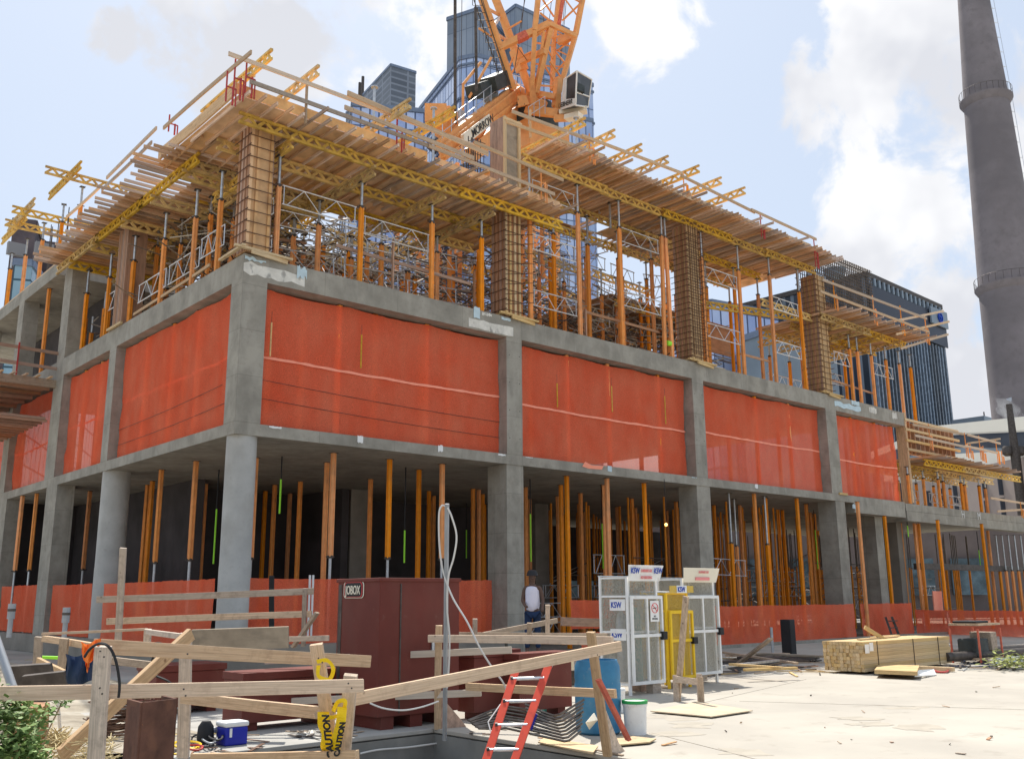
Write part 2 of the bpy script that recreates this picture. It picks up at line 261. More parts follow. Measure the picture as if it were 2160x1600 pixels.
# ------------------------------------------------------------------ mesh helpers
V = Vector
def fr(p, q, up=None):
    p = V(p); q = V(q); d = (q-p); L = d.length; d.normalize()
    u = V(up) if up is not None else V((0,0,1))
    if abs(d.dot(u)) > .98: u = V((1,0,0)) if abs(d.x) < .9 else V((0,1,0))
    s = d.cross(u).normalized(); u = s.cross(d).normalized()
    return p, q, d, s, u, L
class MB:
    def __init__(s): s.v = []; s.f = []; s.uv = {}
    def add(s, vs, fs):
        n = len(s.v); s.v += [V(x) for x in vs]; s.f += [tuple(i+n for i in f) for f in fs]; return s
    def box(s, a, b):
        x0,y0,z0 = a; x1,y1,z1 = b
        return s.add([(x0,y0,z0),(x1,y0,z0),(x1,y1,z0),(x0,y1,z0),(x0,y0,z1),(x1,y0,z1),(x1,y1,z1),(x0,y1,z1)],
          [(0,3,2,1),(4,5,6,7),(0,1,5,4),(1,2,6,5),(2,3,7,6),(3,0,4,7)])
    def bar(s, p, q, w, h, up=None):
        p, q, d, sd, u, L = fr(p, q, up); a = sd*w/2; b = u*h/2
        return s.add([p-a-b,p+a-b,p+a+b,p-a+b,q-a-b,q+a-b,q+a+b,q-a+b],[(0,1,2,3),(7,6,5,4),(0,4,5,1),(1,5,6,2),(2,6,7,3),(3,7,4,0)])
    def tube(s, p, q, r, n=8, r2=None, cap=True):
        p, q, d, sd, u, L = fr(p, q); r2 = r if r2 is None else r2
        vs = []
        for c, rr in ((p, r), (q, r2)):
            for i in range(n):
                t = 2*math.pi*i/n; vs.append(c+sd*math.cos(t)*rr+u*math.sin(t)*rr)
        fs = [(i, (i+1) % n, n+(i+1) % n, n+i) for i in range(n)]
        if cap: fs += [tuple(reversed(range(n))), tuple(range(n, 2*n))]
        return s.add(vs, fs)
    def path(s, pts, r, n=6):
        pts = [V(p) for p in pts]; base = len(s.v); vs = []
        prev = None
        for i, p in enumerate(pts):
            d = (pts[min(i+1, len(pts)-1)]-pts[max(i-1, 0)]).normalized()
            u = prev if prev is not None else (V((0,0,1)) if abs(d.z) < .9 else V((1,0,0)))
            sd = d.cross(u).normalized(); u = sd.cross(d).normalized(); prev = u
            for k in range(n):
                t = 2*math.pi*k/n; vs.append(p+sd*math.cos(t)*r+u*math.sin(t)*r)
        fs = []
        for i in range(len(pts)-1):
            for k in range(n): fs.append((i*n+k, i*n+(k+1) % n, (i+1)*n+(k+1) % n, (i+1)*n+k))
        fs += [tuple(reversed(range(n))), tuple(range((len(pts)-1)*n, len(pts)*n))]
        return s.add(vs, fs)
    def lathe(s, c, prof, n=24):
        c = V(c); vs = []; fs = []
        for r, z in prof:
            for i in range(n):
                t = 2*math.pi*i/n; vs.append(c+V((math.cos(t)*r, math.sin(t)*r, z)))
        for j in range(len(prof)-1):
            for i in range(n): fs.append((j*n+i, j*n+(i+1) % n, (j+1)*n+(i+1) % n, (j+1)*n+i))
        fs += [tuple(reversed(range(n))), tuple(range((len(prof)-1)*n, len(prof)*n))]
        return s.add(vs, fs)
    def prism(s, poly, z0, z1):
        n = len(poly); vs = [(x,y,z0) for x,y in poly]+[(x,y,z1) for x,y in poly]
        return s.add(vs, [tuple(reversed(range(n))), tuple(range(n, 2*n))]+[(i, (i+1) % n, n+(i+1) % n, n+i) for i in range(n)])
    def slab(s, pts, th):        # polygon in any plane given thickness along its normal
        pts = [V(p) for p in pts]; nrm = (pts[1]-pts[0]).cross(pts[2]-pts[0]).normalized()*th; n = len(pts)
        return s.add(pts+[p-nrm for p in pts], [tuple(range(n)), tuple(reversed(range(n, 2*n)))]+[(i, n+i, n+(i+1) % n, (i+1) % n) for i in range(n)])
    def build(s, name, m, parent=None, smooth=False, loc=None, bevel=0):
        if parent is not None: o0 = V(parent['org'])
        elif loc is not None: o0 = V(loc)
        else:
            xs = [v.x for v in s.v]; ys = [v.y for v in s.v]; o0 = V(((min(xs)+max(xs))/2, (min(ys)+max(ys))/2, min(v.z for v in s.v)))
        me = bpy.data.meshes.new(name); me.from_pydata([v-o0 for v in s.v], [], s.f)
        if s.uv:
            ul = me.uv_layers.new(name='UVMap')
            for p in me.polygons:
                for li, vi in zip(p.loop_indices, p.vertices): ul.data[li].uv = s.uv.get((p.index, vi), (0, 0))
        me.materials.append(m); me.update()
        if smooth:
            for p in me.polygons: p.use_smooth = True
            me.set_sharp_from_angle(angle=rad(40))
        o = bpy.data.objects.new(name, me); COL.objects.link(o)
        if parent is not None:
            o.parent = parent
            if parent.type == 'MESH': pass
        else: o.location = o0
        o['org'] = list(o0)
        if bevel:
            bv = o.modifiers.new('bevel', 'BEVEL'); bv.width = bevel; bv.segments = 2; bv.limit_method = 'ANGLE'
        return o
def tag(o, label, cat, group=None):
    o['label'] = label; o['category'] = cat
    if group: o['group'] = group
    return o
def struct(o, kind='structure'): o['kind'] = kind; return o
def root(name, loc, label, cat, group=None):
    o = bpy.data.objects.new(name, None); COL.objects.link(o); o.location = loc; o['org'] = list(loc); o.empty_display_size = .2
    return tag(o, label, cat, group)
def kids(o): return KID.get(o.name, [])
def copy_thing(o, loc, rz=0, label=None, group=None, scale=None):
    c = o.copy(); COL.objects.link(c); c.location = loc; c.rotation_euler = (0, 0, rz)
    if scale: c.scale = scale
    if label: c['label'] = label
    if group: c['group'] = group
    for ch in o.children:
        d = ch.copy(); COL.objects.link(d); d.parent = c
        for g in ch.children:
            e = g.copy(); COL.objects.link(e); e.parent = d
    return c
ORD = ['first','second','third','fourth','fifth','sixth','seventh','eighth','ninth','tenth','eleventh','twelfth','thirteenth','fourteenth','fifteenth','sixteenth','seventeenth','eighteenth','nineteenth','twentieth']
_T = ['','','twenty','thirty','forty','fifty','sixty','seventy','eighty','ninety']; _C = ['','one','two','three','four','five','six','seven','eight','nine']
_TO = ['','','twentieth','thirtieth','fortieth','fiftieth','sixtieth','seventieth','eightieth','ninetieth']
def ordw(n):
    if n <= 20: return ORD[n-1]
    if n >= 100: return 'hundred and '+ordw(n-100) if n > 100 else 'hundredth'
    return _TO[n//10] if n % 10 == 0 else _T[n//10]+' '+ORD[n % 10-1]
CNT = {}
def nxt(key): CNT[key] = CNT.get(key, 0)+1; return ordw(CNT[key])
def text_mesh(name, body, size, m, parent, origin, xdir, ydir, off=.0, extrude=.004, align='LEFT', sx=1.0):
    cu = bpy.data.curves.new(name, 'FONT'); cu.body = body; cu.size = size; cu.extrude = extrude; cu.align_x = align; cu.offset = off
    to = bpy.data.objects.new(name+'_tmp', cu); COL.objects.link(to)
    dg = bpy.context.evaluated_depsgraph_get(); me = bpy.data.meshes.new_from_object(to.evaluated_get(dg))
    bpy.data.objects.remove(to); bpy.data.curves.remove(cu)
    x = V(xdir).normalized(); y = V(ydir).normalized(); z = x.cross(y).normalized()
    M = Matrix((x*sx, y, z)).transposed().to_4x4(); M.translation = V(origin)-V(parent['org'])
    me.transform(M); me.materials.clear(); me.materials.append(m)
    o = bpy.data.objects.new(name, me); COL.objects.link(o); o.parent = parent; o['org'] = list(parent['org'])
    return o
def lumber(name, p, q, w, h, label, m=None, cat='plank', group=None, up=None, parent=None, bevel=.003):
    """a board with its own axes: x runs along it, so that the grain does too"""
    p, q, dd_, sd_, u_, L = fr(p, q, up)
    if parent is not None: return MB().bar(p, q, w, h, up).build(name, m or TIMB, parent=parent, bevel=bevel)
    n = 6; b = MB(); vs = []; rs_ = random.Random(label); bow = rs_.uniform(-.004, .004)*L; tw = rs_.uniform(-.03, .03)
    for i in range(n+1):
        t = i/n; x = -L/2+L*t; oy = bow*math.sin(math.pi*t); a_ = tw*(t-.5)
        for y, z in ((-w/2, -h/2), (w/2, -h/2), (w/2, h/2), (-w/2, h/2)): vs.append((x+(rs_.uniform(-.004, .004) if i in (0, n) else 0), y*math.cos(a_)-z*math.sin(a_)+oy, y*math.sin(a_)+z*math.cos(a_)+oy*.5))
    fs = [(3, 2, 1, 0), (4*n, 4*n+1, 4*n+2, 4*n+3)]
    for i in range(n):
        for k in range(4): fs.append((4*i+k, 4*i+(k+1) % 4, 4*i+4+(k+1) % 4, 4*i+4+k))
    b.add(vs, fs); o = b.build(name, m or TIMB, loc=(0, 0, 0), bevel=bevel)
    M = Matrix((dd_, sd_*-1, u_)).transposed().to_4x4()
    if M.to_3x3().determinant() < 0: M = Matrix((dd_, sd_, u_)).transposed().to_4x4()
    M.translation = (p+q)/2; o.matrix_world = M; o['org'] = list((p+q)/2)
    tag(o, label, cat, group); return o
# ================================================================== GROUND
def sheet(name, poly, z, m, kind='structure'):
    b = MB(); b.add([(x, y, z) for x, y in poly], [tuple(range(len(poly)))]); o = b.build(name, m, loc=(0, 0, z)); o['kind'] = kind; return o
PX0, PX1, PY0, PY1 = -6.6, -2.45, -17.2, -11.75        # the open pit in front of the concrete deck
b = MB()
R_ = 2600
for a, c in (((-R_, -R_), (PX0, R_)), ((PX1, -R_), (R_, R_)), ((PX0, -R_), (PX1, PY0)), ((PX0, PY1), (PX1, R_))):
    b.add([(a[0], a[1], -.06), (c[0], a[1], -.06), (c[0], c[1], -.06), (a[0], c[1], -.06)], [(0, 1, 2, 3)])
struct(b.build('ground', ASPH, loc=(0, 0, -.06)))
b = MB(); b.add([(PX0, PY0, -2.6), (PX1, PY0, -2.6), (PX1, PY1, -2.6), (PX0, PY1, -2.6)], [(0, 1, 2, 3)]); struct(b.build('pit_floor', DIRT))
b = MB()
b.box((PX0-.3, PY1+.001, -2.6), (PX1+.05, PY1+.25, -.07)); b.box((PX1+.001, PY0, -2.6), (PX1+.25, PY1, -.07))
b.box((PX0-.25, PY0, -2.6), (PX0, PY1, -.07)); b.box((PX0, PY0-.25, -2.6), (PX1, PY0, -.07))
b.box((PX0, PY1-.32, -2.6), (PX1-.32, PY1, -.42)); b.box((PX1-.32, PY0, -2.6), (PX1, PY1-.001, -.42))     # stepped ledge
struct(b.build('pit_wall', mat('pit_concrete', (.24,.235,.215), .9, var=.16, scale=1.2, stain=((.36,.35,.31), 2, (1,1,.4), .5, .7, .5), bump=.25, bscale=12)))
# concrete deck that fills the yard
b = MB(); b.box((-2.45, -40, -.055), (46, -2.2, 0)); struct(b.build('concrete_deck', DECKC, bevel=.01))
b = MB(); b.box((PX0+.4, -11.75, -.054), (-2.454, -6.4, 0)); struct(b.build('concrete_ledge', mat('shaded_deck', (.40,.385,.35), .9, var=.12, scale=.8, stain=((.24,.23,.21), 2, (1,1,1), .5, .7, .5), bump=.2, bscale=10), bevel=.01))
# rough earth on the left, a real heightfield
b = MB(); nx, ny = 90, 80; x0, x1, y0, y1 = -30, -2.5, -11.3, 8
vs = []; 
for j in range(ny+1):
    for i in range(nx+1):
        x = x0+(x1-x0)*i/nx; y = y0+(y1-y0)*j/ny
        h = .10*noise.noise(V((x*.5, y*.5, 0)))+.08*noise.noise(V((x*1.7, y*1.7, 3)))+.03*noise.noise(V((x*5, y*5, 7)))
        edge = min(1, max(0, (x-PX0-.3)/-2.0)) if y < -6 else 1
        t = min(1, max(0, (-4.5-x)/2.5)) if y < -6 else min(1, max(0, (-2.5-x)/1.5))
        hh = -.03+t*(.12+h*1.2)
        if y > -4 and x > -9: hh += .18*max(0, min(1, (y+4)/2))*t
        vs.append((x, y, hh))
fs = [(j*(nx+1)+i, j*(nx+1)+i+1, (j+1)*(nx+1)+i+1, (j+1)*(nx+1)+i) for j in range(ny) for i in range(nx)]
b.add(vs, fs); o = b.build('dirt_ground', DIRT, smooth=True, loc=(0, 0, 0)); struct(o)
b = MB(); vs = []; n = 26
for j in range(n+1):
    for i in range(n+1):
        x = -10.4+4.0*i/n; y = -15.8+5.2*j/n
        hh = .62*math.exp(-((x+8.9)**2/1.8+(y+14)**2/2.4))+.10*noise.noise(V((x*1.6, y*1.6, 1)))+.04*noise.noise(V((x*6, y*6, 1)))-.08
        vs.append((x, y, hh))
b.add(vs, [(j*(n+1)+i, j*(n+1)+i+1, (j+1)*(n+1)+i+1, (j+1)*(n+1)+i) for j in range(n) for i in range(n)])
struct(b.build('earth_bank', DIRT, smooth=True, loc=(0, 0, 0)))
# low concrete kerb and foundation wall along the building
b = MB(); b.box((3.5, -2.19, -.05), (46, -2.0, .10)); struct(b.build('kerb', CONC))
# ================================================================== THE CONCRETE FRAME
ZS1, ZT1, ZB2, ZT2 = 5.78, 6.09, 9.90, 10.57
G0 = .56
BD = root('unfinished_building', (0, 0, 0), 'grey concrete frame building under construction with orange netting between its columns', 'building')
def bp(name, a, c, m=CONC): return MB().box(a, c).build(name, m, parent=BD)
# ground floor slab, raised on the left facade
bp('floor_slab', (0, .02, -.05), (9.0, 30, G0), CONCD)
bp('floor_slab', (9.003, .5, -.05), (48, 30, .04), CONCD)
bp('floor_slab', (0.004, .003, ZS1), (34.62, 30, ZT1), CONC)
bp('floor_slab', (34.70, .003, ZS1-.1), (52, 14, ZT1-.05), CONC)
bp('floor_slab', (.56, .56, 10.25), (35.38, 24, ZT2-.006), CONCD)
bp('edge_beam', (0, 0, ZB2), (35.38, .55, ZT2))
bp('edge_beam', (0.003, .553, ZB2), (.55, 30, ZT2-.002))
bp('edge_beam', (29.9, .004, 5.34), (34.6, .6, ZS1-.002)); bp('edge_beam', (34.75, .0, 5.2), (52, .6, ZS1-.11))
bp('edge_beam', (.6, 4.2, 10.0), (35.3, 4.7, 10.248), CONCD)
# columns of the netted storey
def col(x0, x1, y0, y1, z0, z1, m=CONC): return bp('column', (x0, y0, z0), (x1, y1, z1), m)
colsR = [(0.001, .70, .001, .66), (9.12, 9.78, .002, .75), (18.60, 19.28, .002, .8), (28.1, 28.98, .002, .8)]
for x0, x1, y0, y1 in colsR: col(x0, x1, y0, y1, ZT1-.001, ZB2+.001)
colsL = [(9.15, 9.77), (14.61, 15.76), (21.2, 22.06), (26.8, 27.6)]
for y0, y1 in colsL: col(.002, .62, y0, y1, ZT1-.001, ZB2+.001)
for x in (9.1, 18.6, 28.1):
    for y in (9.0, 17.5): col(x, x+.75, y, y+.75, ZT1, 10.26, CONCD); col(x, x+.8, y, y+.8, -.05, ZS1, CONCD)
# ground storey
def rcol(x, y, r, z0, z1):
    b = MB(); zm = z0+(z1-z0)*.44
    b.lathe((x, y, 0), [(r, z0), (r, zm), (r-.006, zm+.01), (r-.006, z1)], 36); b.build('round_column', mat('smooth_round_concrete', (.42,.41,.38), .8, var=.12, scale=1.5, stain=((.34,.32,.28), 2, (1,1,.5), .5, .7, .6), fine=((.24,.23,.2), 6, .55, .7, .4)), parent=BD, smooth=True)
rcol(.42, .42, .39, -.05, ZS1+.001); rcol(.46, 9.45, .44, .3, ZS1+.001)
col(.002, .62, 14.1, 15.33, G0-.3, ZS1+.001); col(.002, .62, 20.6, 21.6, G0-.3, ZS1+.001); col(.002, .62, 26.6, 27.5, G0-.3, ZS1+.001)
col(9.12, 9.82, .03, .95, -.05, ZS1+.001); col(18.6, 19.4, .03, .9, -.05, ZS1+.001); col(28.35, 29.12, .02, .9, -.05, ZS1-.001)
col(32.9, 33.6, .7, 1.5, -.05, 5.4); col(36.5, 37.3, 1.5, 2.6, -.05, 5.3, CONCD)
# dark core walls deep inside
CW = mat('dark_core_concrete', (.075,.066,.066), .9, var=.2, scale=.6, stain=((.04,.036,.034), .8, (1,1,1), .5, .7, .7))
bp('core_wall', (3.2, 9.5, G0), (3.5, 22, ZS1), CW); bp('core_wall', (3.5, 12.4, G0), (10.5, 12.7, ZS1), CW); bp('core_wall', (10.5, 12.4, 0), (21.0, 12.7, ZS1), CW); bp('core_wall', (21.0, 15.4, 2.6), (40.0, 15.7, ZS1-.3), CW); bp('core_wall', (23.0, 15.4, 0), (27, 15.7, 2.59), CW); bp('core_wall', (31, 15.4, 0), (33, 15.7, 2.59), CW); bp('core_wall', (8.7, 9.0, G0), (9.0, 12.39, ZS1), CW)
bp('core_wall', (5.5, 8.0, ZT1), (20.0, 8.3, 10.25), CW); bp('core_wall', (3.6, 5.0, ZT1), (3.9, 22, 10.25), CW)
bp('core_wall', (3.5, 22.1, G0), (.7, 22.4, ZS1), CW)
# next storey already poured at the far left
bp('floor_slab', (0.0, 16.6, 14.36), (9, 34, 14.90)); col(.003, .62, 14.75, 15.65, ZT2-.001, 14.3)
col(.003, .62, 21.2, 22.0, ZT2-.001, 14.36); col(.003, .62, 27.2, 28.0, ZT2-.001, 14.36); bp('core_wall', (2.4, 14.5, ZT2), (2.7, 30, 14.3), CW)
# patches of lighter repair concrete and torn membrane on the beams
def patch(x0, x1, z0, z1, m, rag=.03, y=-.004, th=.012, seed=1, name='patch'):
    rs = random.Random(seed); n = 9; top = []; bot = []
    for i in range(n+1):
        t = i/n; x = x0+(x1-x0)*t
        top.append((x, y, z1-rs.random()*rag)); bot.append((x, y, z0+rs.random()*rag))
    MB().slab(bot+top[::-1], th).build(name, m, parent=BD)
patch(.0, 1.8, 9.99, 10.40, CONCL, .1, seed=2); patch(.02, .62, 10.38, 10.53, PATCHB, .08, y=-.006, seed=3)
patch(1.55, 1.85, 10.2, 10.62, PATCHB, .14, y=-.02, seed=4); patch(7.55, 9.4, 9.92, 10.26, CONCL, .04, seed=5)
patch(7.75, 8.0, 10.25, 10.66, PATCHB, .05, y=-.02, seed=6); patch(8.1, 8.5, 10.42, 10.55, CONCL, .05, seed=7); patch(8.9, 9.3, 10.42, 10.53, PATCHB, .03, seed=8)
patch(28.9, 31.2, 10.06, 10.38, PATCHB, .1, seed=9); patch(30.4, 31.1, 10.35, 10.6, PATCHB, .05, y=-.02, seed=10)
patch(32.0, 32.7, 10.15, 10.5, CONCL, .07, seed=11); patch(34.2, 34.7, 10.1, 10.5, CONCL, .1, seed=12)
patch(.95, 1.3, 6.02, 6.085, INKW, .02, seed=13); patch(3.62, 3.8, 5.88, 6.12, INKW, .05, y=-.01, seed=14); patch(6.4, 6.58, 5.9, 6.14, INKW, .05, y=-.01, seed=15)
patch(8.75, 9.05, 6.01, 6.08, INKW, .02, seed=16); patch(9.9, 10.2, 6.05, 6.08, INKW, .01, seed=17); patch(18.3, 18.6, 6.03, 6.08, PATCHB, .03, seed=18)
patch(22.3, 22.5, 5.9, 6.1, INKW, .05, y=-.01, seed=19); patch(29.7, 30.3, 5.45, 5.75, PATCHB, .08, seed=20)
patch(13.7, 13.9, 5.9, 6.12, PATCHB, .03, y=-.012, seed=21)
MB().slab([(12.45, -.008, 5.98), (12.75, -.008, 5.93), (13.4, -.008, 5.95), (13.5, -.008, 6.08), (12.9, -.008, 6.06), (12.6, -.008, 6.15)], .004).build('spray_mark', SEAM, parent=BD)
for tx, xx in (('H', 40.6), ('M', 42.5)):
    text_mesh('chalk_mark', tx, .55, INKW, BD, (xx, -.02, 5.62), (1, 0, 0), (0, 0, 1), off=-.005)
MB().box((28.62, -.06, ZT1-.02), (29.3, -.002, ZT1+.07)).build('timber_plate', LUMB, parent=BD)
# tie-hole plugs and form-panel joints on the columns
b = MB()
for x0, x1, y0, y1 in colsR[1:]:
    for k in range(4): b.box((x0+.1, -.002, 6.6+k*.9), (x0+.13, .0, 6.63+k*.9)); b.box((x1-.13, -.002, 6.6+k*.9), (x1-.1, .0, 6.63+k*.9))
b.build('tie_hole', DSTE, parent=BD)
# ================================================================== DEBRIS NETS
def net(p0, p1, z0, z1, label, folds=.075, sag=.1, seam=None, group='orange debris nets hung between the columns', seed=0, sc=1.0, hang=None, z0b=None, z1b=None):
    p0 = V((p0[0], p0[1], 0)); p1 = V((p1[0], p1[1], 0)); L = (p1-p0).length; d = (p1-p0).normalized(); nn = V((-d.y, d.x, 0))
    nx = max(24, int(L*9)); nz = 22; rs = random.Random(seed); vs = []
    z0b = z0 if z0b is None else z0b; z1b = z1 if z1b is None else z1b
    for j in range(nz+1):
        v = j/nz
        for i in range(nx+1):
            u = i/nx; x = u*L
            zb = z0+(z0b-z0)*u; zt = z1+(z1b-z1)*u
            nsag = (L/2.2)
            zt -= sag*(abs(math.sin(u*math.pi*max(1, round(nsag/1.3)))))*.6+.02*noise.noise(V((x*5, seed, 0)))
            zb += .03*noise.noise(V((x*2, seed+9, 0)))
            z = zb+(zt-zb)*v
            off = folds*(noise.noise(V((x*1.1*sc, z*.35, seed)))*1.2+.5*noise.noise(V(((x+z*.6)*2.7*sc, z*.5, seed+4))))+.012*noise.noise(V((x*7, z*5, seed)))
            off += folds*.35*noise.noise(V((x*4.5+z*2.2, z*.8-x*.6, seed+20)))+folds*.8*(1-v)*noise.noise(V((x*1.9-z*1.4, z*.6, seed+31)))
            off *= (1-.4*abs(2*v-1)**3)
            vs.append(p0+d*x+nn*off+V((0, 0, z)))
    b = MB(); b.add(vs, [(j*(nx+1)+i, j*(nx+1)+i+1, (j+1)*(nx+1)+i+1, (j+1)*(nx+1)+i) for j in range(nz) for i in range(nx)])
    r = root('debris_net', (p0+d*L/2)+V((0, 0, z0)), label, 'netting', group)
    b.build('net_sheet', NET, parent=r, smooth=True)
    if seam is not None:
        b = MB(); pts = []
        for i in range(nx+1):
            u = i/nx; x = u*L; z = z0+(z1-z0)*seam-.04*math.sin(u*math.pi)
            off = folds*(noise.noise(V((x*1.1*sc, z*.35, seed)))*1.2+.5*noise.noise(V(((x+z*.6)*2.7*sc, z*.5, seed+4))))
            q = p0+d*x+nn*(off-.03*(1 if True else 0))+V((0, 0, z)); hh = .035+.012*noise.noise(V((x*3, seed, 2)))
            pts.append((q+V((0, 0, hh)), q-V((0, 0, hh))))
        vv = [a for a, _ in pts]+[c for _, c in pts]; k = len(pts)
        b.add(vv, [(i, i+1, k+i+1, k+i) for i in range(k-1)]); b.build('hem', SEAM, parent=r)
    return r
YN = .40
net((.72, YN), (9.10, YN), ZT1+.0, 9.86, 'orange net in the upper bay right of the corner column', seam=.50, seed=1)
net((9.8, YN), (18.55, YN), ZT1, 9.86, 'orange net in the second upper bay right of the corner column', seam=.47, seed=2)
net((19.3, YN), (28.05, YN), ZT1, 9.86, 'orange net in the third upper bay right of the corner column', seam=.5, seed=3)
net((29.0, YN), (34.9, YN), ZT1, 9.83, 'brightest orange net in the last upper bay of the right facade', seam=.45, seed=4, sag=.03)
XN = .30
net((XN, .70), (XN, 9.12), ZT1, 9.86, 'orange net in the upper bay left of the corner column', seam=.52, seed=5, folds=.07)
net((XN, 9.8), (XN, 14.6), ZT1, 9.84, 'orange net in the second upper bay left of the corner column', seam=.48, seed=6, folds=.06)
net((XN, 15.8), (XN, 21.2), ZT1, 9.8, 'crumpled orange net in the third upper bay left of the corner column', seam=.42, seed=7, folds=.12)
net((XN, 22.1), (XN, 26.8), ZT1, 9.8, 'orange net in the upper bay at the left edge of the photo', seam=.45, seed=8, folds=.08)
gl = 'orange debris nets around the ground storey'
net((.95, .75), (9.1, .75), .42, 2.24, 'orange net behind the tall brown tool cabinet and the round corner column', group=gl, seed=11, folds=.07, sag=.03)
net((.15, 8.9), (.15, .95), .56, 2.22, 'orange net between the two round columns of the ground storey', group=gl, seed=12, folds=.05, sag=.02)
net((.15, 14.0), (.15, 9.95), .58, 2.25, 'orange net left of the wide round column at ground level', group=gl, seed=13, folds=.05, sag=.03)
net((.15, 20.5), (.15, 15.4), .6, 2.3, 'orange ground level net in the leftmost bay', group=gl, seed=14, folds=.07, sag=.03)
net((11.45, -.3), (14.2, -.3), .72, 1.62, 'upper half of the orange net left of the gas cages', group=gl, seed=15, folds=.10, sag=.03)
net((11.9, -.35), (14.4, -.35), -.02, .62, 'lower orange net below the timber rail left of the gas cages', group=gl, seed=16, folds=.08, sag=.02)
net((18.6, -.5), (28.3, -.5), -.02, 1.36, 'long orange net low on the ground right of the gas cages', group=gl, seed=17, folds=.10, sag=.04)
net((29.2, -.3), (33.5, -.45), -.02, 1.36, 'orange low net behind the lumber stack', group=gl, seed=18, folds=.10, sag=.05)
net((33.6, -.5), (31.2, -7.4), -.02, 1.05, 'far orange low net at the right edge of the photo', group=gl, seed=19, folds=.12, sag=.04)
# barbed safety wires in front of the nets
for (a, c, lab) in (((.7, .34, 7.35), (9.1, .34, 7.15), 'thin twisted safety wire across the net right of the corner'), ((.7, .34, 6.85), (9.1, .34, 6.65), 'lower twisted safety wire across the net right of the corner'),
                    ((.26, .7, 7.35), (.26, 9.1, 7.1), 'thin twisted safety wire across the net left of the corner'), ((.26, .7, 6.8), (.26, 9.1, 6.6), 'lower twisted safety wire across the net left of the corner')):
    a = V(a); c = V(c); pts = [a.lerp(c, i/30)+V((0, 0, -.05*math.sin(i/30*math.pi))) for i in range(31)]
    tag(MB().path(pts, .007, 4).build('safety_wire', DSTE), lab, 'wire', 'safety wires along the nets')
# ================================================================== SHORES
PC = {}
def prof(r=.072):
    pts = []
    for k in range(4):
        a = k*math.pi/2
        for dx, dy in ((r, -r*.62), (r, -r*.28), (r*.78, -r*.2), (r*.78, r*.2), (r, r*.28), (r, r*.62), (r*.62, r)):
            pts.append((dx*math.cos(a)-dy*math.sin(a), dx*math.sin(a)+dy*math.cos(a)))
    return pts
PF = prof()
def prop(x, y, z0, z1, inner, label, group, inv=False, rz=None, lean=None, cat='shoring post'):
    h = round(z1-z0, 2); inner = round(inner, 1); key = (h, inner, inv)
    if key not in PC:
        r = root('shoring_post', (x, y, z0), label, cat, group); PC[key] = r
        def zz(a, c): return (z0+a, z0+c) if not inv else (z1-c, z1-a)
        a, c = zz(.01, h-inner); poly = [(x+px, y+py) for px, py in PF]
        MB().prism(poly, a, c).build('outer_tube', ORAN, parent=r)
        if inner > .12:
            a, c = zz(h-inner-.02, h-.01); MB().tube((x, y, a), (x, y, c), .042, 10).build('inner_tube', STEEL, parent=r, smooth=True)
            a, c = zz(h-inner-.03, h-inner+.05); bb = MB().tube((x, y, a), (x, y, c), .085, 12); bb.bar((x-.14, y, (a+c)/2), (x+.14, y, (a+c)/2), .03, .03); bb.build('collar', DSTE, parent=r)
        MB().box((x-.09, y-.09, z0), (x+.09, y+.09, z0+.012)).build('base_plate', DSTE, parent=r); MB().box((x-.1, y-.1, z1-.012), (x+.1, y+.1, z1)).build('head_plate', DSTE, parent=r)
        o = r
    else:
        o = copy_thing(PC[key], (x, y, z0), label=label, group=group)
    o.rotation_euler = (0 if not lean else lean[0], 0 if not lean else lean[1], random.uniform(-.3, .3) if rz is None else rz)
    return o
gS = 'orange shoring posts under the first deck'
for i, (x, inn) in enumerate(((1.0, .9), (3.68, .8), (6.26, .6), (8.26, .6))):
    prop(x, .22, ZT2, 13.72, inn, ORD[i]+' front shoring post right of the corner on the upper slab edge', 'front row of posts on the upper slab, first stretch')
xs2 = [10.4, 12.75, 14.95, 17.3, 17.75, 19.9, 22.4, 24.7, 27.0]
for i, x in enumerate(xs2):
    prop(x, .22, ZT2, 16.28, random.choice((.8, .9, 1.1)), ORD[i]+' tall front shoring post counted from the first timber column form', 'tall front posts under the high deck', lean=(0, .02) if x == 17.3 else ((0, -.02) if x == 17.75 else None))
# posts of the last stretch
for i, (px, py) in enumerate(((1795, 720), (1812, 725), (1842, 740), (1872, 742), (1902, 760), (1925, 760))):
    q = at(px, py+60, Y=.25); prop(q.x, .25, ZT2 if q.x < 35.2 else 9.3, 13.9, .7, ORD[i]+' shoring post from the left under the small far deck', 'posts under the far right deck')
for i, (px, by) in enumerate(((458, 555), (404, 597), (338, 632), (272, 678), (220, 720), (172, 742))):
    q = at(px, by, X=.22); prop(.22, q.y, ZT2, 13.72, .9, ORD[i]+' shoring post left of the corner along the left slab edge', 'row of posts along the left slab edge')
